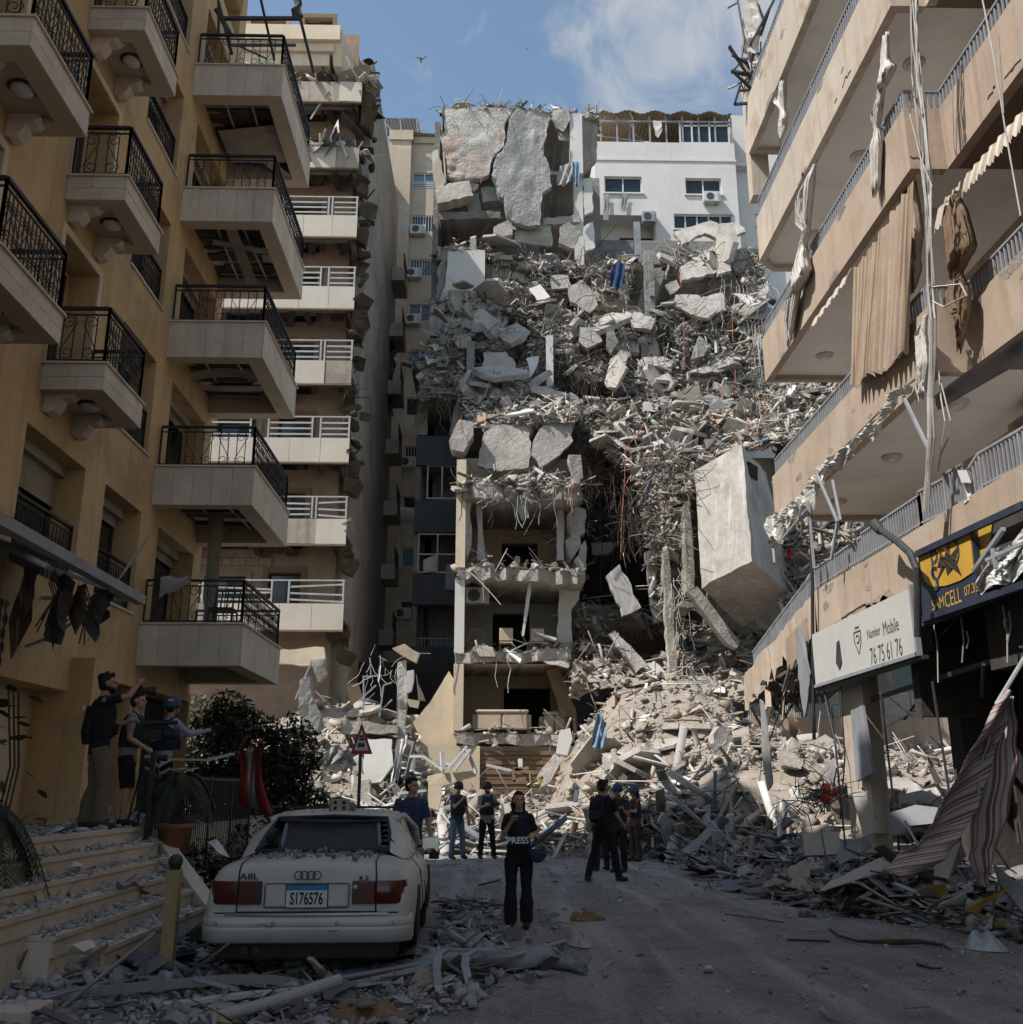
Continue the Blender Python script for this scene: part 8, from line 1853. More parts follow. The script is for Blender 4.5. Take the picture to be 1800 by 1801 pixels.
shrub((-4.0,18.8,0),[((-4.3,18.8,.7),2,(.7,.9,.6)),((-3.7,19.8,.8),2,(.7,.9,.7)),((-4.6,20.4,1.0),2,(.7,.8,.8))],4500,.075,LEAF,'dark bushes at the foot of the landing rail',seed=9)
# palm fronds
def frond(mb,b,d,L0,droop,n=16,wleaf=.16):
 d=Vector(d).normalized(); pts=[]; p=Vector(b); v=d*L0/n;
 for i in range(n+1):
  pts.append(p.copy()); p=p+v; v=v+Vector((0,0,-droop*L0/n/n*2.0))
 mb.tube(pts,[.010*(1-.8*i/n)+.003 for i in range(n+1)],4)
 for i in range(2,n+1):
  t=(pts[i]-pts[i-1]).normalized(); s=t.cross(Vector((0,0,1))); s=s.normalized()if s.length>.05 else Vector((1,0,0))
  for sg in(-1,1):
   for off in(0,.5):
    q=pts[i-1].lerp(pts[i],off); L1=wleaf*(1.1-abs(i/n-.45))*rng.uniform(.8,1.2); e=q+(s*sg*.8+t*.6+Vector((0,0,-.35)))*L1; m_=q.lerp(e,.5)+Vector((0,0,.012)); wv=t*.010; mb.add([q-wv,q+wv,m_+wv,e,m_-wv],[(0,1,2,4),(4,2,3)])
PALM=pmat('palm fronds',(.028,.036,.016),.65,.3,4,0,dust=.2,dustc=(.10,.10,.08))
TERRA=pmat('terracotta',(.26,.115,.065),.85,.12,4,.2,20,.004,dirtamt=.3,dust=.3)
pb=atX(305,1502,-4.06); pp=thing('potted_palm',(pb.x,pb.y,.86),'small palm in a terracotta pot at the end of the entrance steps','potted plant')
mb=MB().lathe([(.001,0),(.17,0),(.215,.30),(.25,.31),(.255,.37),(.225,.375),(.21,.33),(.001,.33)],n=24); build('pot',mb,TERRA,pp,True,True)
mb=MB().tube([(0,0,.3),(.01,0,.55),(.0,.01,.85)],[.09,.075,.06],8)
for i in range(10):mb.bar((.07*math.cos(i*2.4),.07*math.sin(i*2.4),.38+.045*i),(.11*math.cos(i*2.4),.11*math.sin(i*2.4),.46+.045*i),.03,.02)
build('trunk',mb,BARK,pp,True)
mb=MB()
for i in range(22):a=i*2.4; el=rng.uniform(.2,1.25); frond(mb,(0,0,.85),(math.cos(a)*math.cos(el),math.sin(a)*math.cos(el),math.sin(el)),rng.uniform(.55,.85),1.2,13)
build('crown',mb,PALM,pp,True)
q=atX(-40,1462,-4.45); pl2=thing('palm',(q.x,q.y,1.25),'palm fronds drooping into the picture at the left edge of the steps','plant'); mb=MB()
for i in range(12):a=rng.uniform(-1.2,1.0); el=rng.uniform(-.1,.9); frond(mb,(0,0,.25),(math.cos(a)*math.cos(el),math.sin(a)*math.cos(el),math.sin(el)),rng.uniform(.5,.8),1.5,14,.2)
build('crown',mb,PALM,pl2,True); build('stem',MB().tube([(0,0,-.3),(0,0,.3)],[.09,.06],8),BARK,pl2,True)
q=atX(6,1345,-5.2); t_=thing('climbing_plant',(q.x,q.y,LZ),'big-leaved dark plant at the left edge beside the entrance','plant')
mb=MB()
for i in range(26):
 c=Vector((q.x+rng.gauss(0,.12),q.y+rng.gauss(0,.18),1.3+rng.uniform(0,1.4))); d=Vector((rng.gauss(0,1),rng.gauss(0,1),rng.gauss(-.3,.6))).normalized(); s=d.cross(Vector((.1,.2,1))).normalized(); L0=rng.uniform(.12,.2)
 mb.add([c,c+d*L0*.35+s*L0*.42,c+d*L0*.8+s*L0*.3,c+d*L0*1.15,c+d*L0*.8-s*L0*.3,c+d*L0*.35-s*L0*.42],[(0,1,2,3),(0,3,4,5)])
build('leaves',mb,LEAF,t_); mb=MB()
for i in range(3):mb.tube([(q.x+.05*i,q.y,LZ),(q.x+.08,q.y+.1*i,1.9),(q.x,q.y+.12*i-.1,2.7)],.012,4)
build('stem',mb,BARK,t_)
# landing rail
fn=thing('landing_railing',(-4.4,17,LZ),'bent black railing with a buckled pale handrail along the landing','railing')
y0,y1=13.8,19.4; mb=MB(); n=52
for i in range(n+1):y=y0+(y1-y0)*i/n; mb.bar((-4.4,y,.45),(-4.4,y,1.86),.02 if i%13 else .05)
mb.bar((-4.4,y0,.5),(-4.4,y1,.5),.04); mb.bar((-4.4,y0,1.82),(-4.4,y1,1.82),.035); build('baluster',mb,M['iron'],fn)
hr=[atX(u,v,-4.36)for u,v in((259,1330),(268,1340),(276,1348),(285,1342),(300,1335),(330,1336),(350,1336),(362,1337),(385,1332),(410,1325))]; mb=MB()
for a,b in zip(hr[:-1],hr[1:]):mb.bar(a,b,.07,.03)
for a,b in zip(hr[:-4],hr[1:-3]):mb.bar(a-Vector((0,0,.14)),b-Vector((0,0,.12)),.03,.02)
build('handrail',mb,M['grey_metal'],fn)
p0=atX(257,1480,-4.25); mb=MB().bar((-4.25,p0.y,.6),(-4.25,p0.y,2.12),.055); mb.bar((-4.36,13.75,1.2),(-4.36,13.75,2.1),.06); build('post',mb,M['iron'],fn)
# flag
fl=MB(); P=[]; vals=[]
for i in range(19):
 t=i/18; row=[]
 for j in range(17):
  s=j/16; u=416+(s*38)+14*t*s+10*t; v=1322-10*s+t*(92+30*s); row.append(atY(u+4*math.sin(t*5+s*2),v,15.4+.13*math.sin(s*10+t*3)+.08*math.sin(t*7))); vals.append(s)
 P.append(row)
fm=stripes('red and white flag cloth',(.22,.20,.19),[(0,(.95,.14,.11)),(.34,(1,1,1)),(.66,(.95,.14,.11))],.999)
o=build('flag',fl.grid(P),fm,smooth=True,label='crumpled red and white flag hanging from the end of the landing rail',cat='flag'); set_band(o,vals); q=o.modifiers.new('thick','SOLIDIFY'); q.thickness=.006
build('flag_pole',MB().tube([atY(412,1335,15.6),atY(432,1300,15.5),atY(436,1292,15.5)],.02,6),M['wood_dark'],label='short broken stick holding the red and white flag',cat='stick')
# warning sign
wsn=thing('warning_sign',(-2.96,24,0),'red bordered triangular warning sign on a dark post in front of the rubble','sign')
T=[atY(637,1270,24),atY(655.5,1326,24),atY(617,1326,24)]; cc=(T[0]+T[1]+T[2])/3
build('sign_plate',MB().prism(T,(0,.02,0)),pmat('sign red',(.33,.03,.03),.5,.08,4,0,dirtamt=.2),wsn,bevel=.01)
build('sign_field',MB().prism([cc.lerp(p,.66)+Vector((0,-.004,0))for p in T],(0,.003,0)),flat('sign white',(.60,.59,.57),.5),wsn)
mb=MB(); f=lambda u,v:atY(u,v,23.992)
for u0,u1,v in((633,640,1295),(632,642,1300)):mb.bar(f(u0,v),f(u1,v),.002,.05)
for u in(632.5,638.5):mb.tube([f(u,1306),f(u+.5,1310),f(u-.5,1314)],[.02,.045,.02],5); mb.bar(f(u-1.5,1309),f(u-2.5,1313),.012); mb.bar(f(u+1,1309),f(u+3,1307),.012)
build('sign_symbol',mb,TXT,wsn); build('sign_post',MB().tube([(-2.96,24.05,0),(-2.96,24.05,3.1)],.04,8),M['dark_metal'],wsn)
# bollard
bl=thing('bollard',(-2.93,10.05,0),'square yellowish wooden bollard with a dark ball on top in front of the steps','bollard')
build('post',MB().box(-2.99,-2.87,9.99,10.11,0,.93),pmat('painted timber',(.36,.27,.15),.85,.12,5,.3,30,.004,dirtamt=.35),bl,bevel=.006)
build('ball',MB().ell((-2.93,10.05,1.005),(.068,.068,.068),14,10),M['dark_metal'],bl,smooth=True); build('neck',MB().lathe([(.05,.93),(.05,.945),(.03,.95)],(-2.93,10.05,0),12),M['dark_metal'],bl)
# birds
for i,(u,v,s)in enumerate(((741,105,.7),(927,87,.25))):
 c=atY(u,v,60); br=thing('bird',c,['bird with raised wings flying in the blue sky left of the cloud','tiny distant bird flying at the edge of the cloud'][i],'bird'); mb=MB().ell((0,0,0),(.10*s,.25*s,.09*s),8,6); mb.ell((0,-.27*s,.04*s),(.06*s,.08*s,.06*s),7,5); mb.prism([(-.05*s,.2*s,0),(.05*s,.2*s,0),(.09*s,.48*s,0),(-.09*s,.48*s,0)],(0,0,.012)); build('body',mb,M['dark_metal'],br,True,True)
 for sg in(-1,1):build('wing',MB().prism([(sg*.06*s,-.12*s,.03*s),(sg*.35*s,-.16*s,.22*s),(sg*.72*s,.0,.40*s),(sg*.40*s,.12*s,.20*s),(sg*.06*s,.15*s,.03*s)],(0,0,.015)),M['grey_metal'],br,True)
TX=np.array([9.,11.4,12.4,13.5,15.3,18.,21.,24.,26.,28.]); TXX=np.array([6.6,6.45,6.1,5.5,4.85,4.55,4.5,4.5,4.4,4.6])
def kerb(x,y):
 e=np.interp(y,TX,TXX); t=np.clip((x-e)/1.6,0,1); P=np.stack([x,y,np.zeros_like(x)],1)
 return t**.8*(.42+.5*np.clip(fbm(P*.8,3,41)*2.2,-.4,.8))+np.clip(t*6,0,1)*np.abs(fbm(P*2.5,3,42))*.12
gx=np.arange(4.2,9.0,.12); gy=np.arange(8.5,28,.14); X,Y=np.meshgrid(gx,gy); Z=kerb(X.ravel(),Y.ravel()); V=np.stack([X.ravel(),Y.ravel(),Z],1); nc=len(gx); idx=np.arange(len(Z)).reshape(len(gy),nc)
q=np.stack([idx[:-1,:-1].ravel(),idx[:-1,1:].ravel(),idx[1:,1:].ravel(),idx[1:,:-1].ravel()],1); keep=V[q][:,:,2].max(1)>.004
M['dust_shade']=pmat('shaded rubble dust',(.22,.212,.203),.97,.25,1.6,1.0,12,.05,dirt=(.10,.085,.07),dirtamt=.4)  # rubble dust again, darkened and greyed for the shaded kerb
big_mesh('debris_mound',V,q[keep],M['dust_shade'],kind='stuff',label='grey dust and crushed wreckage banked along the right kerb',cat='debris',smooth=True)
g1=Soup(); g2=Soup()
def scat(n,fx,zf,lo,mean,hi,scrap=.4,tilt=.7):
 x,y=fx(n); z=zf(x,y); s=np.minimum(lo+NR.exponential(mean,len(x)),hi); P=np.stack([x,y,z+s*.15],1); k=NR.uniform(0,1,len(x))
 a=k<(1-scrap)*.6; b=(k>=(1-scrap)*.6)&(k<1-scrap); c=k>=1-scrap
 if a.any():g1.add(soup(BLOCKS,P[a],s[a],tilt))
 if b.any():g1.add(soup(SLABS,P[b],s[b]*1.4,tilt*.8))
 if c.any():
  Q=P[c]; S=s[c]; Q[:,2]+=NR.uniform(0,.08,len(Q)); u=NR.uniform(0,1,len(Q))
  for m0,m1,bs,mul in((0,.42,[PLANK],5),(.42,.72,[SHEET],2.6),(.72,1.01,[PIPE],7)):
   w_=(u>=m0)&(u<m1)
   if w_.any():g2.add(soup(bs,Q[w_],np.minimum(S[w_]*mul,1.6),.55))
scat(6500,lambda n:(lambda y:(np.interp(y,TX,TXX)+NR.uniform(-.25,2.6,n)*NR.uniform(.05,1,n),y))(NR.uniform(9,27,n)),lambda x,y:kerb(x,y),.02,.06,.42,.45)
# landing and steps
zst=lambda x,y:np.where(x<noseX[0],noseZ[0],np.where(x<noseX[1],noseZ[1],np.where(x<noseX[2],noseZ[2],np.where(x<noseX[3],noseZ[3],np.where(x<noseX[4],noseZ[4],np.where(x<noseX[5],noseZ[5],0))))))
def onsteps(n):
 i=NR.randint(0,5,n); x=np.array(noseX)[i]+.015+NR.uniform(0,1,n)**1.6*.24; y=NR.uniform(6.5,1,n)*0+NR.uniform(6.5,15,n); ok=(y<np.array(endY)[i+1])&(y>np.array(stepY)[i+1])&(NR.uniform(0,1,n)<.35+1.4*np.clip(fbm(np.stack([x*2,y*.9,i],1),3,51)+.12,0,1)); return x[ok],y[ok]
scat(9000,onsteps,zst,.010,.018,.13,.04)
scat(2600,lambda n:(NR.uniform(-6.1,-4.45,n),NR.uniform(8,18,n)),zst,.012,.024,.16,.08)
# bottom left foreground, under and beside the car
def fg(n):
 x=NR.uniform(-4.9,.6,n); y=NR.uniform(7.2,11.4,n); e=.2-.55*np.abs(y-9.2); ok=(x<e-NR.exponential(.35,n)*0.6)&((x>noseX[5]+.02)|(y<9.2+(x+3.3)*1.6)); return x[ok],y[ok]
scat(7500,fg,lambda x,y:0*x,.010,.030,.28,.10)
scat(1500,lambda n:(NR.uniform(-3.45,-2.62,n),NR.uniform(9.5,16,n)),lambda x,y:0*x,.015,.04,.3,.3)
scat(1100,lambda n:(-.55+NR.exponential(.35,n),NR.uniform(9.4,16,n)),lambda x,y:0*x,.012,.035,.32,.4)
# thin scatter over the whole street, thicker at the edges and by the rubble
def street(n):
 x=NR.uniform(-4,6.5,n); y=7+NR.uniform(0,1,n)**.8*21; P=np.stack([x*.7,y*.35,0*x],1); ok=NR.uniform(0,1,n)<.05+.9*np.clip(fbm(P,4,61)*1.5,0,1)+.5*(np.abs(x-1)/5)**3+.5*np.clip((y-24)/4,0,1); return x[ok],y[ok]
scat(24000,street,lambda x,y:0*x,.006,.013,.12,.06)
def moundend(n):
 x=NR.uniform(-4.7,-3.05,n); y=8.0+NR.uniform(0,1,n)*1.9+(x+3.9)*.7; return x,y
scat(1500,moundend,lambda x,y:NR.uniform(0,.32,len(x))*np.clip(1-np.abs(y-9.0-(x+3.9)*.7)/.9,0,1)*np.clip((-3.1-x)/.6,0,1),.02,.045,.3,.12)
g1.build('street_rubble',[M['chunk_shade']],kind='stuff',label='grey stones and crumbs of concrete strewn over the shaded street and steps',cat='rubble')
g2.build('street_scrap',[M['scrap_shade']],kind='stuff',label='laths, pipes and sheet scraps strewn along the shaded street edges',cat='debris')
# larger single pieces in the right bank
def plate(name,pix,zs,th,m,label,cat,seed=1,amp=.02):
 """plate whose corners rest at given heights: (u, v, z)"""
 q=[atZ(u,v,z)for(u,v),z in zip(pix,zs)]; n=(q[1]-q[0]).cross(q[2]-q[0]).normalized(); n=n if n.z>0 else-n
 return build(name,MB().prism(jag(q,amp,seed,.2),-n*th),m,label=label,cat=cat)
def plateY(name,pix,Ys,th,m,label,cat,seed=1,amp=.02):
 q=[atY(u,v,Y)for(u,v),Y in zip(pix,Ys)]; return build(name,MB().prism(jag(q,amp,seed,.2),(0,th,-.01)),m,label=label,cat=cat)
PALE=pmat('pale board',(.36,.34,.30),.85,.1,2,.2,12,.006,dirtamt=.25); GREYB=pmat('grey board',(.20,.205,.21),.85,.15,2,.3,12,.01,dirtamt=.3,dirt=(.1,.09,.08))
YEL=pmat('torn yellow plastic',(.42,.28,.05),.6,.1,3,.1,12,.004,dirtamt=.2)
plateY('board',[(1412,1467),(1476,1462),(1478,1502),(1416,1504)],(17,17,16.8,16.8),.06,PALE,'square pale board propped up in the debris beside the shop pier','board',1)
plateY('board',[(1474,1492),(1530,1466),(1534,1490),(1478,1520)],(16.5,17,16.7,16.0),.05,GREYB,'grey board leaning behind the square pale board','board',2)
plateY('board',[(1440,1568),(1462,1548),(1500,1530),(1548,1508),(1568,1520),(1540,1535),(1500,1550),(1460,1562)],(14.4,14.8,15.1,15.3,15.0,14.8,14.5,14.4),.05,PALE,'long curved pale board sliding out of the right bank of debris','board',3)
plateY('board',[(1198,1497),(1230,1470),(1258,1440),(1262,1452),(1240,1482),(1212,1502)],(23,23.4,23.8,23.6,23.2,22.9),.06,GREYB,'dark grey sheet tilted at the far end of the right bank','board',4)
plateY('board',[(1500,1395),(1515,1385),(1545,1395),(1560,1465),(1520,1470)],(18.5,18.5,18.3,18,18),.05,PALE,'pale board standing behind the shop pier','board',5)
plateY('board',[(1560,1430),(1610,1415),(1650,1420),(1640,1448),(1600,1452),(1575,1470)],(16.5,16.5,16.2,16,16.2,16.3),.04,GREYB,'curled dark sheet at the foot of the shop pier','board',6)
plateY('board',[(1648,1500),(1690,1480),(1700,1505),(1668,1545),(1645,1540)],(12.6,12.8,12.8,12.3,12.3),.05,PALE,'dusty board lying under the striped rug','board',7)
plateY('board',[(1750,1520),(1800,1560),(1830,1600),(1800,1605),(1760,1555)],(12.2,12,11.8,11.8,12),.05,GREYB,'grey board at the right edge below the rug','board',8)
for i,(pix,Y,lab)in enumerate((([(1698,1600),(1715,1585),(1735,1578),(1776,1558),(1760,1575),(1730,1590),(1722,1606)],11.6,'long torn strip of yellow plastic in the right bank'),([(1643,1556),(1662,1554),(1668,1568),(1655,1576),(1646,1572)],12.6,'small folded yellow piece left of the long yellow strip'),([(1718,1614),(1735,1609),(1742,1614),(1728,1618)],11.4,'flat yellow scrap below the long yellow strip'),([(1745,1622),(1768,1616),(1774,1620),(1755,1626)],11.3,'yellow scrap nearest the right edge'))):plateY('plastic_scrap',pix,[Y+.02*j for j in range(len(pix))],.012,YEL,lab,'scrap',20+i,.01)
def stick(name,pts,r,m,label,cat,n=6,z=.03,rect=None):
 q=[atZ(u,v,zz)for u,v,zz in pts]; mb=MB()
 if rect:
  for a,b in zip(q[:-1],q[1:]):mb.bar(a,b,rect[0],rect[1])
 else:mb.tube(q,r,n)
 return build(name,mb,m,label=label,cat=cat)
stick('metal_bar',[(1580,1600,.03),(1712,1630,.03)],.02,M['grey_metal'],'grey metal bar lying at the edge of the right bank','bar',rect=(.06,.04))
stick('timber',[(1640,1595,.1),(1690,1610,.08),(1815,1645,.05)],.03,M['wood_dark'],'long timber lying at the edge of the right bank','timber',rect=(.09,.06))
stick('timber',[(1470,1580,.05),(1520,1600,.05)],.03,PALE,'short pale lath at the edge of the right bank','timber',rect=(.1,.03))
stick('profile',[(1205,1465,.35),(1280,1440,.5),(1340,1428,.55),(1400,1418,.6)],.03,M['grey_metal'],'long grey profile lying across the far end of the right bank','bar',rect=(.09,.04))
stick('profile',[(1105,1410,1.1),(1160,1420,1.0),(1210,1425,.9),(1260,1432,.7)],.03,M['white_metal'],'curved pale profile in front of the rubble behind the backpacker','bar',rect=(.14,.05))
stick('profile',[(960,1545,.02),(1075,1410,1.2)][:0]or[(935,1480,.35),(1000,1440,.75),(1075,1405,1.15)],.03,M['white_metal'],'long straight pale profile rising beside the woman in the street','bar',rect=(.10,.05))
stick('branch',[(1458,1632,.02),(1475,1645,.03),(1510,1655,.04),(1570,1657,.05),(1620,1656,.05),(1660,1662,.03),(1675,1670,.02)],[.008,.012,.018,.035,.03,.015,.006],BARK,'long bare branch lying across the right side of the street','branch')
stick('branch',[(1385,1652,.01),(1460,1655,.01)],.012,BARK,'thin dark stick left of the long branch','branch'); stick('branch',[(1613,1695,.01),(1640,1703,.02),(1655,1702,.01)],.012,BARK,'short crooked twig near the bottom right','branch')
stick('wire_strand',[(1275,1607,.01),(1330,1614,.01),(1378,1622,.01)],.007,M['rebar'],'long thin wire on the street below the dark scrap','wire')
def heap_cloth(name,u,v,w_,d_,h_,m,label,cat,seed=1):
 c=atZ(u,v,0); r=random.Random(seed); P=[]
 for i in range(13):
  row=[]
  for j in range(17):
   a0,b0=i/12*2-1,j/16*2-1; a,b=a0*math.sqrt(1-b0*b0/2),b0*math.sqrt(1-a0*a0/2); rr=math.sqrt(a*a+b*b); z=max(0.0,1-rr**2)**.6*h_*(.6+.5*math.sin(a*5+seed)*math.cos(b*6)+r.uniform(-.12,.2)); sc=1+.13*math.sin(3*math.atan2(a,b)+seed); row.append((c.x+b*w_*sc,c.y+a*d_*sc,.004+max(0,z)))
  P.append(row)
 return build(name,MB().grid(P),m,smooth=True,label=label,cat=cat)
heap_cloth('rag',1030,1616,.24,.30,.10,pmat('mustard cloth',(.17,.105,.045),.95,.2,5,.3,30,.006),'crumpled brown rag lying on the street right of the woman','rag',2)
heap_cloth('rag',1418,1611,.12,.18,.07,M['dark_metal'],'dark scrap lying in the middle of the street','rag',3)
heap_cloth('plastic_bag',1732,1668,.19,.28,.20,pmat('pale blue plastic',(.33,.37,.40),.35,.1,4,.2,20,.01,spec=.5),'pale blue plastic bag lying on the street at the right','plastic bag',4)
heap_cloth('rag',1020,1660,.14,.3,.10,M['cloth_grey'],'grey bundle lying at the end of the tarpaulin','rag',5)
heap_cloth('rag',1500,1604,.2,.2,.12,M['cloth_grey'],'dusty cloth at the edge of the right bank','rag',6)
heap_cloth('rag',30,1795,.25,.25,.16,PALE,'pale broken stone at the bottom left corner','stone',7)
heap_cloth('rag',640,1790,.32,.22,.14,M['cloth_brown'],'brown crumpled cloth at the bottom of the picture below the car','rag',8)
heap_cloth('rag',835,1625,.2,.3,.16,M['concrete_d'],'grey heap beside the right side of the car','rubble',9)
heap_cloth('rag',760,1690,.14,.22,.15,M['cloth_grey'],'grey cloth bundle behind the rear wheel of the car','rag',10)
# tarpaulin and bent channels in front of the car
tp=thing('tarpaulin',(.1,9.7,0),'crumpled grey tarpaulin rolled round metal poles in front of the car','tarpaulin')
C=[atZ(u,v,.06)for u,v in((590,1712),(690,1700),(760,1690),(840,1678),(900,1690),(960,1682),(1030,1700))]; W=[.06,.10,.16,.24,.26,.22,.05]; P=[]; r=random.Random(5)
for i in range(49):
 t=i/48*(len(C)-1); a=min(int(t),len(C)-2); f=t-a; c=C[a].lerp(C[a+1],f); w_=W[a]*(1-f)+W[a+1]*f
 P.append([c+Vector((r.uniform(-.03,.03),w_*math.cos(q)*1.1+r.uniform(-.03,.03),max(-.05,-.02+w_*.55*math.sin(q)+r.uniform(-.03,.03))))for q in np.linspace(0,2*math.pi,15)[:-1]])
build('cloth',MB().grid(P,0,True),pmat('grey tarpaulin',(.25,.26,.27),.8,.12,3,.4,12,.01,dirtamt=.45,dirt=(.12,.105,.09)),tp,smooth=True)
mb=MB(); mb.tube([atZ(590,1722,.08),atZ(720,1698,.12),atZ(900,1682,.16),atZ(995,1655,.06)],.022,7); mb.tube([atZ(560,1745,.05),atZ(760,1700,.1)],.03,7); build('pole',mb,M['grey_metal'],tp)
for k,path in enumerate(([(772,1750,.02),(770,1730,.05),(768,1705,.15),(772,1680,.22),(785,1670,.24),(825,1672,.24),(900,1668,.2)],[(832,1768,.02),(826,1730,.05),(818,1700,.15),(820,1682,.22),(835,1672,.24),(890,1674,.22)])):
 q=[atZ(u,v,z)for u,v,z in path]; mb=MB()
 for a,b in zip(q[:-1],q[1:]):mb.bar(a,b,.07,.025)
 build('bent_channel',mb,M['grey_metal'],label=['left bent metal channel arched over the tarpaulin','right bent metal channel arched over the tarpaulin'][k],cat='metal channel')
stick('metal_strip',[(-20,1775,.05),(120,1748,.08),(250,1735,.1),(400,1722,.11),(480,1722,.08),(550,1735,.03)],.02,M['grey_metal'],'long curved grey metal strip sweeping across the bottom left','metal strip',rect=(.05,.07))
stick('board',[(288,1768,.05),(440,1748,.06),(600,1735,.06),(680,1722,.05)],.02,M['white_metal'],'long pale board under the thick pale pipe','board',rect=(.12,.03))
stick('pipe',[(370,1792,.05),(480,1762,.12),(600,1722,.24)],.045,pmat('dusty pale pipe',(.38,.37,.35),.7,.1,3,.2,12,.004,dirtamt=.4),'thick pale pipe lying askew at the bottom left','pipe',12)
stick('pipe',[(378,1810,.0),(376,1772,.14)],.02,M['white_metal'],'short white pipe stub standing at the bottom left','pipe',8)
stick('profile',[(228,1670,.03),(280,1674,.03)],.02,M['white_metal'],'short white profile on the ground left of the bollard','bar',rect=(.07,.04))
stick('profile',[(330,1600,.10),(366,1584,.12)],.02,M['white_metal'],'white profile between the bollard and the car','bar',rect=(.1,.05))
stick('profile',[(546,1685,.22),(560,1700,.14),(570,1715,.05)],.02,M['white_metal'],'bent white profile under the rear bumper of the car','bar',rect=(.08,.03))
stick('profile',[(70,1555,.6),(14,1560,.62),(22,1580,.55),(32,1610,.45)][1:],.02,M['grey_metal'],'bent grey tube standing on the steps at the left edge','bar',rect=(.05,.04))
stick('profile',[(0,1575,.55),(8,1620,.4)],.02,M['grey_metal'],'grey tube leaning on the steps at the left edge','bar',rect=(.05,.04))
# curved brown panel and stone block at the left
P=[]
for i in range(9):
 t=i/8; P.append([atY(78+s*56-(6*t if s<.5 else-4*t),1742-92*t+(38*s*s if i>5 else 0)*1.0,9.4+.12*math.sin(s*3)+.15*t)for s in np.linspace(0,1,9)])
o=build('curved_panel',MB().grid(P),pmat('brown panel',(.10,.075,.05),.6,.25,2,.2,10,.01),smooth=True,label='curved brown panel standing upright in the debris below the steps',cat='panel'); o.modifiers.new('thick','SOLIDIFY').thickness=.02
plateY('board',[(58,1658),(70,1652),(76,1735),(62,1740)],(9.5,9.5,9.3,9.3),.02,M['grey_metal'],'grey strip leaning on the brown curved panel','strip',31)
plateY('board',[(46,1745),(72,1730),(84,1742),(80,1755),(48,1752)],(9.2,9.3,9.3,9.1,9.1),.04,GREYB,'flat grey fragment below the brown curved panel','fragment',32)
sb=atZ(15,1760,0); build('stone_block',MB().box(sb.x-.35,sb.x+.14,sb.y-.05,sb.y+.55,0,.27),M['stone'],bevel=.015,label='cream stone block lying at the lower left edge',cat='stone')
sb=atZ(45,1800,0); build('stone_block',MB().box(sb.x-.4,sb.x+.1,sb.y-.15,sb.y+.25,0,.12),M['stone'],bevel=.02,label='cream stone slab cut off by the bottom left corner',cat='stone')
plateY('board',[(150,1685),(190,1690),(260,1720),(210,1722)],(9.6,9.7,9.9,9.6),.05,PALE,'pale board running from the panel towards the bollard','board',33)
P=[]; r=random.Random(2)
for i in range(9):P.append([atX(205+s*48+r.uniform(-2,2),1548+i*4.5+10*abs(math.sin(s*5))+(12*s if i>5 else 0),-3.70-.02*i)for s in np.linspace(0,1,9)])
build('metal_sheet',MB().grid(P),M['grey_metal'],label='crumpled grey metal sheet lying on the middle of the steps',cat='metal sheet')
for i,(u,v,X,s,lab)in enumerate(((132,1522,-4.05,.13,'white block lying on the upper steps'),(300,1518,-3.8,.22,'grey block on the right end of the upper steps'),(145,1665,-3.15,.2,'pale chunk at the foot of the steps'))):
 p=atX(u,v,X); V,F=BLOCKS[i]; o=inst(piece_mesh((V,F),M['cloth_white']if i!=1 else M['concrete_d'],'stone'),'stone',None,p,(0,0,i),(s,s,s*.8)); tag(o,lab,'stone')
stick('profile',[(310,1525,.82),(322,1558,.5)],.02,M['white_metal'],'white strip lying down the right end of the steps','bar',rect=(.04,.02))
plateY('board',[(365,1480),(382,1475),(405,1508),(385,1500)],(13.6,13.6,13.3,13.2),.02,M['cloth_white'],'rolled white cloth at the rear corner of the car','cloth',34)
# cream frame and yellow frame on the near rubble
mb=MB(); q=[atY(u,v,28.5)for u,v in((938,1376),(955,1366),(948,1384),(928,1384),(938,1376))]
for a,b in zip(q[:-1],q[1:]):mb.bar(a,b,.07)
build('yellow_frame',mb,YEL,label='small yellow frame lying on the rubble above the woman',cat='frame')
mb=MB(); f=lambda u,v:atY(u,v,28.3)
for a,b in(((902,1352),(905,1375)),((905,1352),(940,1360)),((902,1375),(925,1368)),((905,1354),(930,1350))):mb.bar(f(*a),f(*b),.08)
build('wooden_chair',mb,M['cardboard'],label='broken reddish wooden chair on the rubble above the woman',cat='chair')
for i,(a,b)in enumerate((((722,1330),(745,1330)),((745,1330),(782,1356)),((778,1322),(780,1355)),((790,1350),(822,1312)),((822,1318),(838,1360)),((800,1355),(828,1318)),((856,1345),(900,1355)),((700,1395),(750,1390)),((915,1335),(916,1350)),((1015,1390),(1012,1410)))):
 build('window_profile',MB().bar(atY(*a,28.6-.1*i),atY(*b,28.5-.1*i),.11,.07),M['white_metal'],label='white window profile sticking out of the rubble in front of the shutter',cat='profile',group='white profiles in front of the shutter')
for i,(u,v)in enumerate(((1453,1385),(1465,1393),(1452,1405))):heap_c=atY(u,v,19); build('red_rag',MB().ell(heap_c,(.10,.05,.09),7,5),pmat('red plastic %d'%i,(.45,.04,.025),.7),label='bright red scrap caught in the twigs left of the shop pier',cat='scrap',group='red scraps by the shop pier')
tw=MB(); r=random.Random(15)
for i in range(70):
 p=atY(r.uniform(1395,1475),r.uniform(1375,1440),19+r.uniform(-.5,.5)); d=Vector((r.gauss(0,.3),r.gauss(0,.2),r.gauss(.1,.2))); tw.tube([p,p+d*.5+Vector((0,0,.04)),p+d],[.012,.009,.004],3)
build('fallen_twigs',tw,BARK,label='tangle of dark fallen twigs left of the shop pier',cat='twigs')
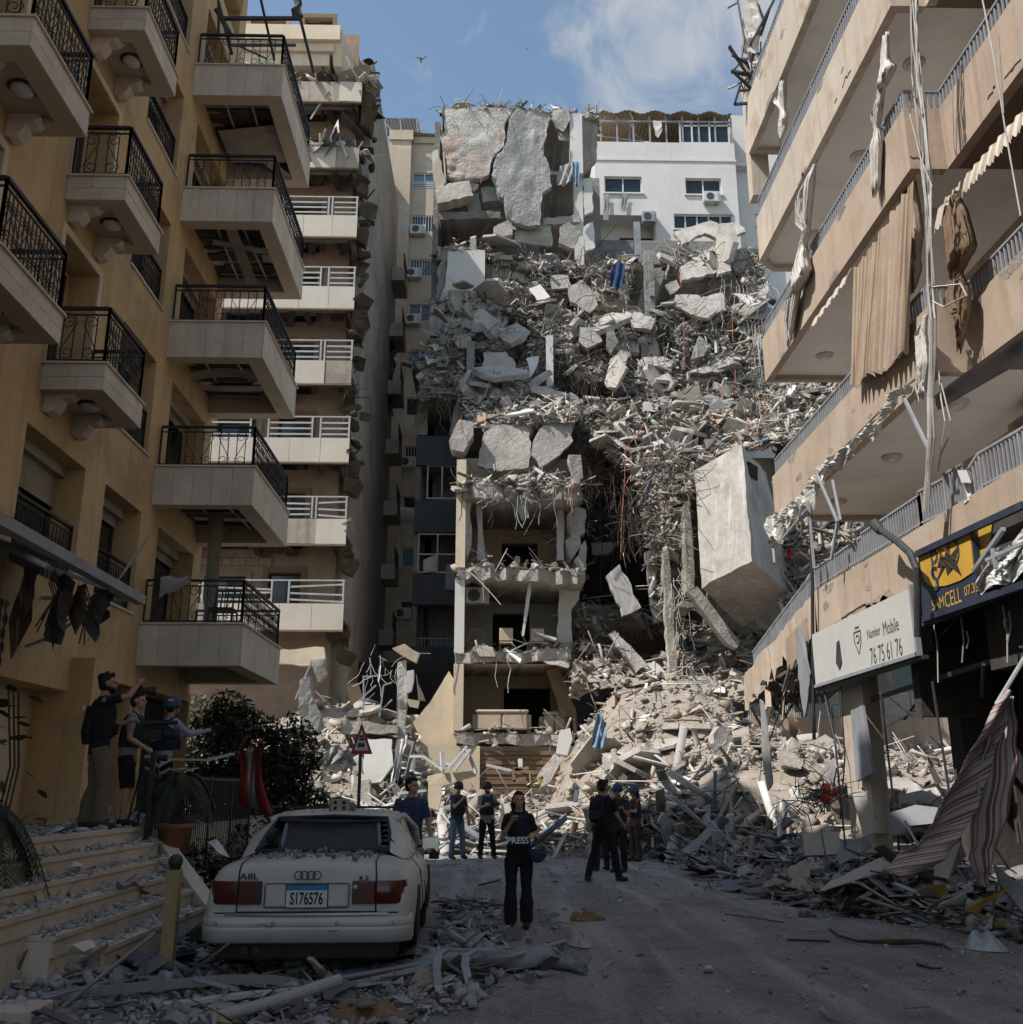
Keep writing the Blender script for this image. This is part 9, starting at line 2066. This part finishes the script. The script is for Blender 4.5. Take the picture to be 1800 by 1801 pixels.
# ================= the ground =================
gmat=pmat('dusty street',(.215,.211,.207),.92,.24,.8,.8,30,.03,dirt=(.10,.09,.08),dirtamt=.7,dirts=.55)
t=gmat.node_tree; N=t.nodes; b=N['Principled BSDF']; src=b.inputs['Base Color'].links[0].from_socket
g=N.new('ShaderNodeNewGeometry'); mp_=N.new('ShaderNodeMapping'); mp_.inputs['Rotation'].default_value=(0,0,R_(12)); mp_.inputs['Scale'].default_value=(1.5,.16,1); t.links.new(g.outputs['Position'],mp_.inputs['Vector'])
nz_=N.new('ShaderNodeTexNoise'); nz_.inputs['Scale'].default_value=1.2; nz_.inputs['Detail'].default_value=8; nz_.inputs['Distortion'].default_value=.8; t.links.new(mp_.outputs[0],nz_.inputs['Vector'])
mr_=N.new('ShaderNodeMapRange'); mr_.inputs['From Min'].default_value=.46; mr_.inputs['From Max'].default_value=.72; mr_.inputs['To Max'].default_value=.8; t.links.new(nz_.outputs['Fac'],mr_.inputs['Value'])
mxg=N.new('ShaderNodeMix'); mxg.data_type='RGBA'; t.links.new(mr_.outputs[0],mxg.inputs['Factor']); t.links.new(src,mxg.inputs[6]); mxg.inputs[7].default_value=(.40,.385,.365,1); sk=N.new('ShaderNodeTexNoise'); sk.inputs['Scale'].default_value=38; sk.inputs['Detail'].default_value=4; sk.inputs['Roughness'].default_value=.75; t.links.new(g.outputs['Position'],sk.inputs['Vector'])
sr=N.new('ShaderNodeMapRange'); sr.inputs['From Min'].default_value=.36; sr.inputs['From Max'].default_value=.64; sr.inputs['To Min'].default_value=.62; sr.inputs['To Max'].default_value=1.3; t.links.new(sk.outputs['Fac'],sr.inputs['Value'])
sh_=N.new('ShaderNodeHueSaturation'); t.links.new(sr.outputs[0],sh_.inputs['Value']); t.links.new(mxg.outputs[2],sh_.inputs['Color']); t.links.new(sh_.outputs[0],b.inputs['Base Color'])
xs=list(np.arange(-7,9.01,.16)); ys_=list(np.arange(6,30.01,.16)); X,Y=np.meshgrid(xs,ys_); P=np.stack([X.ravel(),Y.ravel(),0*X.ravel()],1)
Z=fbm(P*.35,3,71)*.05+np.abs(fbm(P*1.6,3,72))*.018; ed=np.minimum.reduce([(P[:,0]+7)/1.5,(9-P[:,0])/1.5,(P[:,1]-6)/1.5,(30-P[:,1])/1.5]).clip(0,1); P[:,2]=Z*ed-.012*(1-ed)*0-.012
nc=len(xs); idx=np.arange(len(P)).reshape(len(ys_),nc); q=np.stack([idx[:-1,:-1].ravel(),idx[:-1,1:].ravel(),idx[1:,1:].ravel(),idx[1:,:-1].ravel()],1)
big_mesh('road',P,q,gmat,kind='structure',smooth=True)
gm=MB(); gm.quad((-900,-900,-.06),(900,-900,-.06),(900,1500,-.06),(-900,1500,-.06)); build('ground',gm,gmat,kind='structure')
